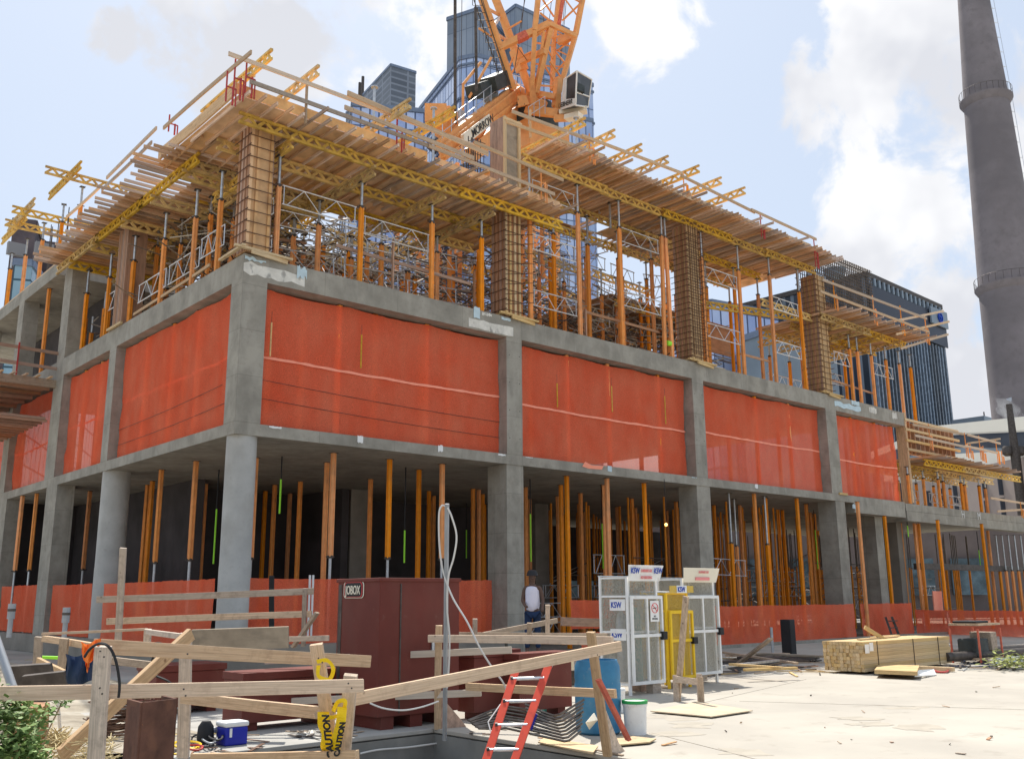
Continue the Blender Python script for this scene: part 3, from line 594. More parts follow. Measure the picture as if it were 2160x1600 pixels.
# forest of posts deeper inside
rf = random.Random(3)
G1 = 'shoring posts deep under the first deck'; G2 = 'shoring posts deep in the tall middle section'; G3 = 'posts deep under the left and far decks'
def forest(xs, ys, h, inn, where, grp, jx=.2, jy=.2, p=1):
    for j, y in enumerate(ys):
        for i, x in enumerate(xs):
            if rf.random() > p: continue
            prop(x+rf.uniform(-jx, jx), y+rf.uniform(-jy, jy), ZT2, h, rf.choice(inn), 'post %s, %s row back, %s from left' % (where, ORD[j], ORD[i]), grp)
forest((1.2, 3.5, 5.9, 8.0), (2.3, 4.1), 13.72, (.6, .8), 'in the shade of the first deck', G1, .1, .1)
forest((1.2, 2.2, 3.2, 4.2, 5.3, 6.3, 7.3, 8.4, 9.6), (5.4, 6.6, 7.8, 9.2), 14.3, (.6, .9), 'in open light behind the first deck', G1)
forest((11.4, 13.3, 15.2, 17.1, 19.0, 20.9, 22.8, 24.7, 26.6), (2.2, 4.0), 16.28, (.8, 1.2), 'under the high deck', G2)
forest((11.0, 12.1, 13.2, 14.4, 15.6, 16.8, 18.0, 19.4, 20.8, 22.2, 23.8, 25.4), (5.4, 6.8, 8.4, 10.2), 15.9, (.8, 1.2), 'in the open thicket behind the high deck', G2, .3, .3)
forest((29.8, 31.6, 33.4), (2.0, 4.0), 13.9, (.6,), 'behind the far small deck', G3)
forest((2.2, 4.1), (5.6, 7.4, 9.4, 11.4), 13.72, (.8,), 'in the dark under the left deck', G3)
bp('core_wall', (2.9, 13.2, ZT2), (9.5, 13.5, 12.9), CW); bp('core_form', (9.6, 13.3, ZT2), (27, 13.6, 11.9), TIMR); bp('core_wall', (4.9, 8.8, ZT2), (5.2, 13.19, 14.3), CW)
# past three hundred posts: the far rows as one mass, and the tangle of light braces between them
fb = MB(); hb_ = MB()
for y in (11.4, 13.0, 14.6, 16.4, 18.4):
    for k in range(26):
        x = 1+k*1.02+rf.uniform(-.3, .3); h = 13.4 if x < 10.3 else 15.2
        if y < 13.6 and 2.6 < x < 9.6: continue
        fb.prism([(x+px*1.1, y+py*1.1) for px, py in PF], ZT2, h-.7); hb_.tube((x, y, h-.7), (x, y, h), .045, 6)
o = fb.build('shoring_posts_mass', ORAN, loc=(0, 0, ZT2)); o['kind'] = 'stuff'; tag(o, 'farthest rows of orange shoring posts beyond the open thicket', 'shoring posts')
o = hb_.build('post_heads_mass', STEEL, loc=(0, 0, ZT2)); o['kind'] = 'stuff'; tag(o, 'grey heads of the farthest rows of shoring posts', 'post heads')
for nm, mt, n_, lb in (('brace_tangle', WORN, 620, 'tangle of brown braces between the far shoring posts'), ('light_brace_tangle', SHALU, 420, 'tangle of pale braces between the far shoring posts')):
    tb = MB()
    for k in range(n_):
        x = rf.uniform(.8, 27); y = rf.uniform(5.3, 18); hi = 13.2 if x < 10.3 else 15.0; z = ZT2+(hi-ZT2)*rf.random()**1.15; L = rf.uniform(.9, 1.9)
        if y < 13.6 and y > 12.9: continue
        if rf.random() < .55: p_, q_ = (x, y, z), (x+L, y+rf.uniform(-.1, .1), z+rf.choice((0, 0, 0, .4, -.4, .6, -.6)))
        else: p_, q_ = (x, y, z), (x+rf.uniform(-.1, .1), y+L, z+rf.choice((0, 0, .4, -.4)))
        tb.tube(p_, q_, rf.choice((.02, .026, .032)), 4, cap=False)
    o = tb.build(nm, mt, loc=(0, 0, ZT2)); o['kind'] = 'stuff'; tag(o, lb, 'braces')
tb = MB(); tw_ = MB(); tp = MB()
for (x0_, x1_, y0_, y1_, z0_, z1_, n_) in ((10.3, 16.2, 4.7, 9.0, 12.0, 18.2, 520), (16.2, 19.5, 4.7, 7.0, 11.0, 14.5, 120), (1.0, 9.8, 4.8, 8.4, 11.5, 15.2, 420), (19.8, 27.6, 4.6, 7.0, 11.0, 14.6, 300)):
    for k in range(n_):
        x = rf.uniform(x0_, x1_); y = rf.uniform(y0_, y1_); z = rf.uniform(z0_, z1_); L = rf.uniform(.8, 1.7); t_ = tb if rf.random() < .6 else tw_
        p_ = V((x, y, z)); q_ = p_+(V((L, rf.uniform(-.1, .1), rf.choice((0, 0, 0, .5, -.5)))) if rf.random() < .6 else V((rf.uniform(-.1, .1), L, rf.choice((0, .4, -.4))))); t_.tube(p_, q_, rf.choice((.02, .028, .034)), 4, cap=False)
for x in (10.9, 12.0, 13.1, 14.2, 15.4):
    for y in (4.9, 6.1, 7.5, 8.9): tp.prism([(x+px*1.1, y+py*1.1) for px, py in PF], 14.5, 18.0+rf.uniform(-.3, .3))
for nm, t_, mt, lb in (('upper_brace_tangle', tb, WORN, 'tangle of brown braces just behind the front rows of shores'), ('upper_light_brace_tangle', tw_, SHALU, 'tangle of pale braces just behind the front rows of shores'), ('upper_post_cluster', tp, ORAN, 'cluster of orange upper posts behind the tall plywood column form')):
    o = t_.build(nm, mt, loc=(0, 0, ZT2)); o['kind'] = 'stuff'; tag(o, lb, 'shoring')
for i, (px, y0_, y1_) in enumerate(((573, 680, 752), (763, 706, 776), (1175, 808, 858), (1290, 814, 868), (1402, 835, 893))):
    p = at(px, y0_, Y=.24); q = at(px, y1_, Y=.24); q.x = p.x; r_ = root('hanging_rod', p, ORD[i]+' yellow sleeved rod hanging before the upper nets', 'rod', 'yellow rods before the nets'); MB().tube(p, q, .022, 6).build('sleeve', YELT, parent=r_); MB().tube(p, p+V((0, 0, .3)), .006, 4).build('cord', DSTE, parent=r_)
# poured storey at the far left: props in the bay and on its slab
for i, (px, by) in enumerate(((95, 700), (130, 712))):
    q = at(px, by, X=.3); prop(.3, q.y, ZT2, 14.36, 0, ORD[i]+' plain orange post in the poured far left bay', 'posts in the far left poured bay')
for i, (px, by) in enumerate(((158, 560), (120, 580), (80, 600), (45, 625), (14, 640))):
    q = at(px, by, X=.25); prop(.25, q.y, 14.9, 17.75, .8, ORD[i]+' shoring post on top of the far left poured slab', 'posts on the far left upper slab')
# netted storey: posts touching the nets
for i, px in enumerate((708, 897)):
    q = at(px, 900, Y=.5); prop(q.x, .5, ZT1, ZB2, 0, ORD[i]+' post seen glowing through the net right of the corner', 'posts behind the upper nets')
for i, px in enumerate((1198, 1285, 1392)):
    q = at(px, 940, Y=.5); prop(q.x, .5, ZT1, ZB2, 0, ORD[i]+' post seen glowing through the second net right of the corner', 'posts behind the upper nets')
for i, px in enumerate((1598, 1668)):
    q = at(px, 960, Y=.5); prop(q.x, .5, ZT1, ZB2, 0, ORD[i]+' post seen glowing through the third net right of the corner', 'posts behind the upper nets')
for i, px in enumerate((1800, 1850, 1885)):
    q = at(px, 980, Y=.5); prop(q.x, .5, ZT1, ZB2, 0, ORD[i]+' post seen through the brightest net', 'posts behind the upper nets')
for i, px in enumerate((408, 354, 300)):
    q = at(px, 920, X=.42); prop(.42, q.y, ZT1, ZB2, 0, ORD[i]+' post seen glowing through the net left of the corner', 'posts behind the upper nets')
for i, px in enumerate((202, 168)):
    q = at(px, 960, X=.42); prop(.42, q.y, ZT1, ZB2, 0, ORD[i]+' post seen glowing through the second net left of the corner', 'posts behind the upper nets')
for i, x in enumerate((1.6, 2.9, 5.1, 7.2, 7.9, 10.6, 11.5, 16.0, 17.2, 20, 21, 23.5, 26.5, 31.5, 33.5)):
    prop(x, 1.5+.5*(i % 2), ZT1, 10.25, 0, ORD[i]+' faint post deep behind the upper nets of the right facade', 'faint posts deep behind the upper nets')
for i, y in enumerate((3.0, 6.5, 8.2, 11.5, 13, 17)): prop(1.3, y, ZT1, 10.25, 0, ORD[i]+' faint post deep behind the upper nets of the left facade', 'faint posts deep behind the upper nets')
# ground storey: orange on top, steel below
gp = [(540,965,1),(580,1022,0),(634,1015,0),(690,975,0),(704,955,1),(782,1010,0),(822,968,1),(884,990,0),(933,978,1),(998,1030,0),(1010,1032,0),(190,1035,1),(312,1022,0),(322,1014,0),(341,990,1),(414,972,1),(434,1020,0),
      (1195,1003,0),(1183,1022,0),(1280,1008,0),(1272,1022,0),(1358,1018,0),(48,1045,1),(78,1040,1),(395,1045,0),(1176,1046,0),(1590,1040,2),(1614,1050,0),(1680,1050,0),(1700,1062,0),(1537,1040,3),(1548,1052,3),(1612,1046,3),(1560,1065,0),
      (1650,1075,0),(1708,1080,0),(612,1040,0),(560,1035,0),(285,1060,0),(300,1066,0),(745,1035,0),(757,1045,0),(905,1035,0),(915,1045,0),(1480,1060,0),(1440,1065,0),(1340,1070,0),(1220,1080,0)]
for i, (px, py, kd) in enumerate(gp):
    q = at(px, py, Z=ZS1); 
    if q.x > 9.5 and q.y > 11.5: continue
    z0 = G0 if q.x < 9 else .04
    grp = 'orange posts of the ground storey'; side = 'right' if q.x > q.y*.6 else 'left'; fr_ = min(q.x, q.y) < 1.9
    lab = '%s %s orange ground storey post %s of the round corner column' % (nxt(('gp', side, fr_)), 'front' if fr_ else 'inner', side)
    prop(q.x, q.y, z0, ZS1, 2.3 if kd == 1 else (2.0 if kd == 3 else 0), lab, grp, inv=(kd == 1))
for i, (px, py) in enumerate(((1810,1080),(1865,1087),(1899,1102),(1928,1100),(1937,1100),(1977,1096),(2070,1104),(2083,1118))):
    q = at(px, py, Z=5.3); prop(q.x, q.y, -.05, 5.3 if q.x > 29.9 else ZS1, 1.0 if i in (1, 3, 5) else 0, ORD[i]+' ground storey post right of the fourth column', 'posts at the far right of the ground storey', inv=True)
for k in range(5):
    q = at(2100+k*13, 1128, Z=5.0); prop(q.x, q.y, -.05, 5.0, 2.0, ORD[k]+' slim orange post with steel top at the right edge of the photo', 'slim posts at the right edge')
for i, x in enumerate((14, 17, 20, 23, 26, 30, 33.5, 38, 41, 44)):
    for j, y in enumerate((4.5, 7.5, 10.5)): prop(x+rf.uniform(-.4, .4), y+rf.uniform(-.4, .4), .04, ZS1-.1 if x > 34 else ZS1, 0, 'dim orange post deep in the ground storey, %s row back, %s from the left' % (ORD[j], ORD[i]), 'dim posts deep in the ground storey')
sp_ = MB(); st_ = MB()
for k in range(150):
    x = rf.uniform(19, 50); y = rf.uniform(3.2, 14.2); r_ = .05
    if x > 35: sp_.tube((x, y, .04), (x, y, 3.2), r_, 6); st_.tube((x, y, 3.2), (x, y, 5.2), .03, 5)
    else: sp_.tube((x, y, .04), (x, y, ZS1), r_, 6)
for k in range(240):
    x = rf.uniform(20, 50); y = rf.uniform(4, 14.5); z = rf.choice((.4, .9, 1.5, 2.1, 2.7, 3.3)); st_.tube((x, y, z), (x+rf.uniform(1, 2.2), y, z+rf.choice((0, 0, 0, .6, -.6))), .022, 4, cap=False)
o = sp_.build('slim_posts_mass', ORAN, loc=(0, 0, 0)); o['kind'] = 'stuff'; tag(o, 'thicket of slim orange posts deep in the right half of the ground storey', 'shoring posts')
o = st_.build('scaffold_mass', WORN, loc=(0, 0, 0)); o['kind'] = 'stuff'; tag(o, 'dark scaffold lattice deep in the right half of the ground storey', 'scaffold')
# neon sleeves on hanging rods
for i, (px, py, g0, g1) in enumerate(((595, 962, 1012, 1085), (462, 990, 1075, 1190), (856, 985, 1120, 1188), (1118, 1010, 1085, 1185), (1268, 1022, 1105, 1200), (344, 1075, 1088, 1190), (984, 1060, 1118, 1178), (732, 1060, 1118, 1180), (1716, 1075, 1118, 1200), (1826, 1100, 1130, 1205), (1913, 1098, 1108, 1132), (2060, 1120, 1160, 1200))):
    q = at(px, py, Z=ZS1 if px < 1760 else 5.25); d = (q-CAM).dot(fw); a = at(px+(px-1050)*.004, g0, d=d); c = at(px+(px-1050)*.012, g1, d=d); a.x = c.x = q.x; a.y = c.y = q.y
    r = root('hanging_rod', q, ORD[sorted([462,595,856,1118,1268,344,984,732,1716,1826,1913,2060]).index(px)]+' hanging rod with neon green sleeve, counted from the left', 'rod', 'rods with neon sleeves')
    MB().tube(q, a, .022, 6).build('threaded_rod', BLACK, parent=r); MB().tube(a, c, .028, 8).build('neon_sleeve', NEON, parent=r)
q = at(1405, 1106, Z=5.3); 
# ================================================================== TIMBER LATTICE GIRDERS
TC = {}
def truss(p, q, label, group, h=.32, pitch=.25, cat='lattice girder'):
    """yellow lattice girder; p, q are the ends of its centre line"""
    p = V(p); q = V(q); L = round((q-p).length*4)/4; key = (L, h, pitch)
    if key not in TC:
        b = MB(); z = h/2-.03
        b.bar((-L/2, 0, z), (L/2, 0, z), .08, .075); b.bar((-L/2, 0, -z), (L/2, 0, -z), .08, .075)
        n = max(2, int(L/pitch)); st = (L-.06)/n; x = -L/2+.03
        for i in range(n):
            s = 1 if i % 2 == 0 else -1
            b.bar((x, 0, -s*(z-.012)), (x+st, 0, s*(z-.012)), .036, .082, up=(0, 0, 1)); x += st
        o = b.build('lattice_girder', YELT, loc=(0, 0, 0)); TC[key] = o; tag(o, label, cat, group)
    else:
        o = TC[key].copy(); COL.objects.link(o); tag(o, label, cat, group)
    o.location = (p+q)/2; d = q-p
    o.rotation_euler = (0, -math.asin(max(-1, min(1, d.z/d.length))), math.atan2(d.y, d.x)); return o
# first deck -------------------------------------------------------
T1 = 'lattice girders carrying the first deck'
for i, x in enumerate((1.0, 3.68, 6.26, 8.26)):
    truss((x, -.42, 13.87), (x, 4.5, 13.87), ORD[i]+' cross girder under the first deck counted from the building corner', 'cross girders under the first deck')
truss((-.55, -.33, 14.17), (3.0, -.33, 14.17), 'front edge girder at the building corner under the first deck', T1)
truss((2.7, -.27, 14.17), (7.3, -.27, 14.17), 'front edge girder in the middle of the first deck', T1)
truss((6.9, -.35, 14.17), (11.4, -.35, 14.17), 'front edge girder running to the first timber column form', T1)
for y in (1.5, 3.3):
    for x0, x1 in ((-.3, 4.2), (3.9, 8.4), (8.0, 10.4)): truss((x0, y+.05*(x0 > 3), 14.17), (x1, y+.05*(x0 > 3), 14.17), nxt('inner girder in the shade under the first deck')+' inner girder in the shade under the first deck', 'inner girders under the first deck')
# left deck
for i, (y0, y1) in enumerate(((2.6, 7.2), (6.8, 11.3), (10.9, 15.6))):
    truss((-.32, y0, 14.17), (-.32, y1, 14.17), ORD[i]+' edge girder of the left deck counted from the corner', 'edge girders of the left deck')
    truss((1.7, y0, 14.17), (1.7, y1, 14.17), nxt('inner girder in the shade under the left deck')+' inner girder in the shade under the left deck', 'inner girders under the left deck'); truss((3.6, y0, 14.17), (3.6, y1, 14.17), nxt('inner girder in the shade under the left deck')+' inner girder in the shade under the left deck', 'inner girders under the left deck')
for i, y in enumerate((3.4, 5.8, 8.3, 11.2, 13.6)): truss((-.5, y, 13.87), (4.3, y, 13.87), ORD[i]+' cross girder under the left deck counted from the corner', 'cross girders under the left deck')
# high deck
T2 = 'front girders of the high deck'
for i, (x0, x1) in enumerate(((10.0, 14.2), (13.9, 18.0), (17.4, 21.9), (21.0, 25.0), (24.4, 28.3))):
    dz = 0 if i < 2 else .0
    truss((x0, .10+.1*(i % 2), 16.45+dz), (x1, .10+.1*(i % 2), 16.45+dz), ORD[i]+' front girder under the high deck from the left', T2)
for y in (2.2, 4.0):
    for x0 in (10.6, 14.6, 18.6, 22.6): truss((x0, y, 16.45), (x0+4.5, y+.06, 16.45), nxt('inner girder under the high deck')+' inner girder under the high deck', 'inner girders under the high deck')
truss((24.2, .4, 14.2), (28.2, .4, 14.2), 'low yellow girder beside the fourth timber column form', 'low girders near the fourth column form')
truss((21.5, 2.3, 14.1), (28.0, .9, 14.3), 'long low yellow girder slanting behind the last tall posts', 'low girders near the fourth column form')
# far deck
for i, (x0, x1, y) in enumerate(((28.0, 32.4, -.2), (31.9, 36.2, -.1), (28.2, 32.5, 1.6), (32, 36.4, 1.7), (28.4, 36.0, 3.2))):
    truss((x0, y, 14.15), (x1, y, 14.15), ORD[i]+' long girder under the far small deck', 'long girders under the far deck')
for i, x in enumerate((29.3, 31.1, 32.9, 34.7)): truss((x, -.6, 13.93), (x+.1, 4.2, 13.93), ORD[i]+' cross girder under the far small deck', 'cross girders under the far deck')
# loose ends standing out above the decks
for i, (a, c, z) in enumerate((((575, 112), (470, 200), 16.1), ((674, 146), (596, 200), 16.1), ((864, 218), (690, 325), 16.1), ((868, 216), (800, 262), 15.3),
        ((962, 232), (905, 262), 16.3))):
    p = at(*a, Z=z+.0); q = V((p.x, p.y+4.6, p.z)); truss(p, q, ORD[i]+' girder end jutting out above the first deck from the left', 'girder ends jutting above the first deck')
for i, a in enumerate(((1236, 255), (1298, 280), (1355, 310), (1411, 335), (1476, 355), (1523, 380), (1573, 401))):
    p = at(*a, Z=18.2); q = V((p.x, p.y+4.8, p.z)); truss(p, q, ORD[i]+' girder end jutting out above the high deck from the left', 'girder ends jutting above the high deck')
for i, a in enumerate(((700, 425), (905, 470), (1010, 330))): pass
# silver heads poking through the deck
for i, (px, py, py2, Y) in enumerate(((530, 160, 205, .6), (790, 185, 290, 1.6), (915, 230, 300, 2.0), (915+300, 250, 330, 2.0), (1262, 350, 400, 2.0), (1285, 398, 430, 1.2))):
    a = at(px, py, Y=Y); c = at(px, py2, Y=Y); c.x = a.x
    r = root('screw_jack', c, ORD[i]+' silver screw head standing out of the decks from the left', 'screw jack', 'silver screw heads above the decks')
    MB().tube(c-V((0,0,1)), a, .045, 10).build('inner_tube', STEEL, parent=r, smooth=True); MB().tube(a, a+V((0, 0, .03)), .12, 14).build('end_plate', STEEL, parent=r); MB().tube(c, c+V((0, 0, .06)), .09, 10).build('collar', DSTE, parent=r)
# far left trusses over the poured slab
for i, (a, c) in enumerate((((98, 358), (228, 392)), ((28, 441), (118, 470)), ((13, 469), (112, 495)))):
    p = at(*a, Z=17.9); truss(p, p+V((4.4, 0, 0)), ORD[i]+' cross girder over the far left slab', 'cross girders over the far left slab')
for i, a in enumerate(((171, 347), (73, 424), (57, 456))):
    p = at(*a, Z=18.15); truss(p, p+V((0, 4.0, 0)), ORD[i]+' long girder over the far left slab', 'long girders over the far left slab')
# ================================================================== JOISTS AND PLYWOOD
JC = {}
def joist(p, q, label, group, w=.05, h=.09, m=None):
    p = V(p); q = V(q); L = round((q-p).length, 1); key = (L, w, h, m.name if m else '')
    if key not in JC:
        o = MB().bar((-L/2, 0, 0), (L/2, 0, 0), w, h).build('joist', m or JOIS, loc=(0, 0, 0)); JC[key] = o
    else:
        o = JC[key].copy(); COL.objects.link(o)
    tag(o, label, 'joist', group); d = q-p; o.location = (p+q)/2
    o.rotation_euler = (0, -math.asin(max(-1, min(1, d.z/d.length))), math.atan2(d.y, d.x)); return o
rj = random.Random(11)
x = -.75; 
while x < 10.9:
    j = rj.uniform(-.04, .04); yo = -1.2-rj.random()*.35; L = rj.choice((3.2, 3.6, 4.2))
    if rj.random() < .16: yo -= .45
    joist((x, yo, 14.365), (x+j, yo+L, 14.365), nxt('j1')+' timber joist from the left under the first deck, right facade', 'joists of the first deck')
    if yo+L < 2.8: joist((x+.09, yo+L-.5, 14.365), (x+.09, 4.4, 14.365), nxt('j1')+' timber joist from the left under the first deck, right facade', 'joists of the first deck')
    x += .37+rj.uniform(-.05, .06)
y = 2.8
while y < 15.4:
    xo = -1.0-rj.random()*.5
    if rj.random() < .25: xo -= .35
    joist((xo, y, 14.365), (xo+3.6, y+rj.uniform(-.05, .05), 14.365), nxt('j2')+' timber joist from the corner under the left deck', 'joists of the left deck')
    if rj.random() < .6: joist((1.9, y+.1, 14.365), (4.5, y+.1, 14.365), nxt('j2')+' timber joist from the corner under the left deck', 'joists of the left deck')
    y += .31+rj.uniform(-.06, .08)
x = 10.2
while x < 28.5:
    yo = -1.25-rj.random()*.3
    if rj.random() < .12: yo -= .5
    joist((x, yo, 16.645), (x+rj.uniform(-.06, .06), yo+rj.choice((3.6, 4.2)), 16.645), nxt('j3')+' timber joist from the left under the high deck', 'joists of the high deck')
    if rj.random() < .5: joist((x+.1, 1.8, 16.645), (x+.1, 4.8, 16.645), nxt('j3')+' timber joist from the left under the high deck', 'joists of the high deck')
    x += .29+rj.uniform(-.05, .05)
x = 28.2
while x < 36.6:
    yo = -1.3-rj.random()*.4
    joist((x, yo, 14.345), (x, yo+4.8, 14.345), nxt('j4')+' timber joist from the left under the far small deck', 'joists of the far deck'); x += .42+rj.uniform(-.05, .05)
for i, (px, py, l) in enumerate(((1605, 650, 1.8), (1998, 706, 1.6), (1995, 732, 1.4), (1990, 745, 1.2))): pass
def plyset(x0, x1, y0, y1, z, label, group, sx=2.44, sy=1.22, skip=.0):
    first = None; x = x0
    while x < x1-.1:
        y = y0; ex = min(sx, x1-x)
        while y < y1-.1:
            ey = min(sy, y1-y)
            if rj.random() >= skip:
                o = MB().box((x+.004, y+.004, z), (x+ex-.004, y+ey-.004, z+.019)).build('plywood_sheet', PLY); tag(o, nxt(label)+' '+label+', counting from near left', 'plywood sheet', group)
            y += sy
        x += sx
plyset(-.85, 10.9, -.95, 4.3, 14.412, 'plywood sheet on the first deck', 'plywood of the first deck')
plyset(-.75, 4.4, 4.35, 15.5, 14.412, 'plywood sheet on the left deck', 'plywood of the left deck', 1.22, 2.44, .03)
plyset(10.15, 28.4, -1.0, 4.6, 16.692, 'plywood sheet on the high deck', 'plywood of the high deck', skip=.02)
plyset(28.3, 36.2, -1.0, 3.4, 14.392, 'plywood sheet on the far deck', 'plywood of the far deck', skip=.03)
plyset(2.6, 10.4, 8.6, 13.0, 14.55, 'plywood sheet on the first deck back strip', 'plywood of the back strip')
plyset(19.6, 28.0, 5.0, 12.0, 14.75, 'plywood sheet on the low rear deck', 'plywood of the low back deck')
for i in range(14): joist((20+i*.58, 4.9, 14.70), (20+i*.58, 8.9, 14.70), ORD[i]+' joist of the low deck behind the last column forms', 'joists of the low back deck')
for i in range(12): joist((3+i*.6, 8.4, 14.50), (3+i*.6, 12.0, 14.50), ORD[i]+' joist of the back strip of the first deck', 'joists of the back strip')
for i, y in enumerate((5.2, 7.4, 9.6)): truss((20, y, 14.48), (24.2, y, 14.48), ORD[i]+' left girder of the low back deck', 'girders of the low back deck'); truss((24, y, 14.48), (28.0, y, 14.48), ORD[i]+' right girder of the low back deck', 'girders of the low back deck')
# edge forms standing on the decks
lumber('edge_board', (-.9, -.93, 14.60), (5.2, -.93, 14.60), .03, .3, 'plywood edge board upright along the first deck', PLY)
lumber('edge_board', (5.5, -.95, 14.56), (10.7, -.95, 14.56), .03, .2, 'lower plywood edge board upright along the first deck', PLY)
lumber('edge_board', (-.9, -.9, 14.62), (-.9, 4.2, 14.62), .06, .34, 'long timber edge beam along the left side of the first deck', TIMB)
lumber('edge_board', (10.4, -.9, 16.84), (19.0, -.9, 16.84), .03, .22, 'plywood edge board along the high deck', PLY)
lumber('edge_board', (19.3, -.9, 16.80), (28.2, -.9, 16.80), .03, .14, 'thin plywood edge board along the right half of the high deck', PLY)
# ================================================================== GUARD RAILS
def rail(a, c, lab, grp, Y=None, X=None, w=.045, h=.115, m=TIMB, dy=0):
    p = at(*a, Y=Y) if Y is not None else at(*a, X=X); q = at(*c, Y=Y) if Y is not None else at(*c, X=X)
    p.y += dy; q.y += dy
    return lumber('guard_rail', p, q, w, h, lab, m, 'guard rail', grp, bevel=0)
GR = 'timber guard rails of the decks'
rail((482, 113), (1012, 312), 'long top guard rail from the building corner over the first deck', GR, Y=-1.15)
rail((528, 172), (905, 308), 'grey mid guard rail over the left half of the first deck', GR, Y=-1.15, m=TIMO)
rail((905, 308), (1170, 410), 'mid guard rail over the right half of the first deck', GR, Y=-1.2)
rail((733, 196), (1030, 325), 'bright new plank lashed over the top guard rail', GR, Y=-1.24, h=.15)
rail((727, 226), (1000, 334), 'bright new plank lashed over the mid guard rail', GR, Y=-1.24, h=.13)
rail((1000, 300), (1188, 380), 'top guard rail ending beside the first timber column form', GR, Y=-1.28)
rail((1080, 235), (1252, 298), 'first top guard rail of the high deck', GR, Y=-1.15)
rail((1228, 286), (1440, 366), 'second top guard rail of the high deck', GR, Y=-1.19)
rail((1436, 370), (1592, 448), 'third top guard rail of the high deck', GR, Y=-1.15)
rail((1585, 442), (1722, 505), 'last top guard rail of the high deck', GR, Y=-1.19)
rail((1068, 256), (1276, 330), 'first mid guard rail of the high deck', GR, Y=-1.15)
rail((1255, 325), (1460, 420), 'second mid guard rail of the high deck', GR, Y=-1.19)
rail((1445, 412), (1710, 518), 'last mid guard rail of the high deck', GR, Y=-1.15)
rail((530, 110), (345, 270), 'long top guard rail on the left side of the first deck', GR, X=-1.05)
rail((330, 270), (225, 375), 'top guard rail over the joist ends of the left deck', GR, X=-.9, m=TIMO)
rail((320, 300), (215, 400), 'mid guard rail over the joist ends of the left deck', GR, X=-.7, m=TIMO)
rail((210, 395), (140, 458), 'far top guard rail of the left deck', GR, X=-.6)
rail((1735, 590), (1955, 672), 'top guard rail of the far small deck', GR, Y=-1.2)
rail((1730, 614), (1960, 700), 'mid guard rail of the far small deck', GR, Y=-1.2)
rail((1870, 680), (1990, 656), 'short rail across the end of the far small deck', GR, Y=-1.1)
rail((1890, 705), (2002, 678), 'loose plank sticking out right of the far small deck', GR, Y=-1.1)
rail((1900, 735), (2000, 705), 'second loose plank sticking out right of the far small deck', GR, Y=-1.0)
def stanch(px, py0, py1, Y, m, lab, X=None, tall=None):
    a = at(px, py0, Y=Y) if X is None else at(px, py0, X=X); c = at(px, py1, Y=Y) if X is None else at(px, py1, X=X); c.x = a.x; c.y = a.y
    r = root('rail_stanchion', c, lab, 'rail stanchion', 'guard rail stanchions')
    MB().bar(c, a, .035, .035).build('post', m, parent=r)
    b = MB(); hgt = (a-c).length
    b.bar(c+V((.18, 0, -.05)), c+V((.18, 0, hgt*.55)), .04, .04); b.bar(c+V((.26, 0, -.05)), c+V((.26, 0, hgt*.5)), .03, .03); b.bar(c+V((0, 0, hgt*.5)), c+V((.26, 0, hgt*.5)), .03, .03); b.build('clamp', m, parent=r)
    return r
for i, (px, a, c, mm) in enumerate(((480, 150, 215, REDS), (497, 125, 205, REDS), (521, 125, 200, REDS), (838, 245, 315, REDS), (1141, 350, 420, ORAN), (1243, 282, 340, ORAN), (1441, 362, 412, ORAN), (1603, 448, 498, REDS), (1716, 500, 560, REDS))):
    stanch(px, a, c, -1.1, mm, ORD[i]+' steel rail stanchion from the left along the deck edge')
for i, (px, a, c) in enumerate(((648, 170, 262), (1118, 232, 290), (976, 285, 345))):
    p = at(px, a, Y=-1.05); q = at(px, c, Y=-1.05); q.x = p.x; lumber('rail_post', q, p, .09, .04, ORD[i]+' upright timber rail post from the left', TIMO if i == 0 else TIMB, 'rail post', 'timber rail posts', bevel=0)
for i, px in enumerate((1757, 1840, 1898, 1950)):
    stanch(px, 592+(px-1757)*.37, 650+(px-1757)*.37, -1.1, ORAN, ORD[i]+' orange stanchion along the far small deck')
stanch(358, 242, 275, None, REDS, 'red stanchion on the left side of the first deck', X=-1.0)
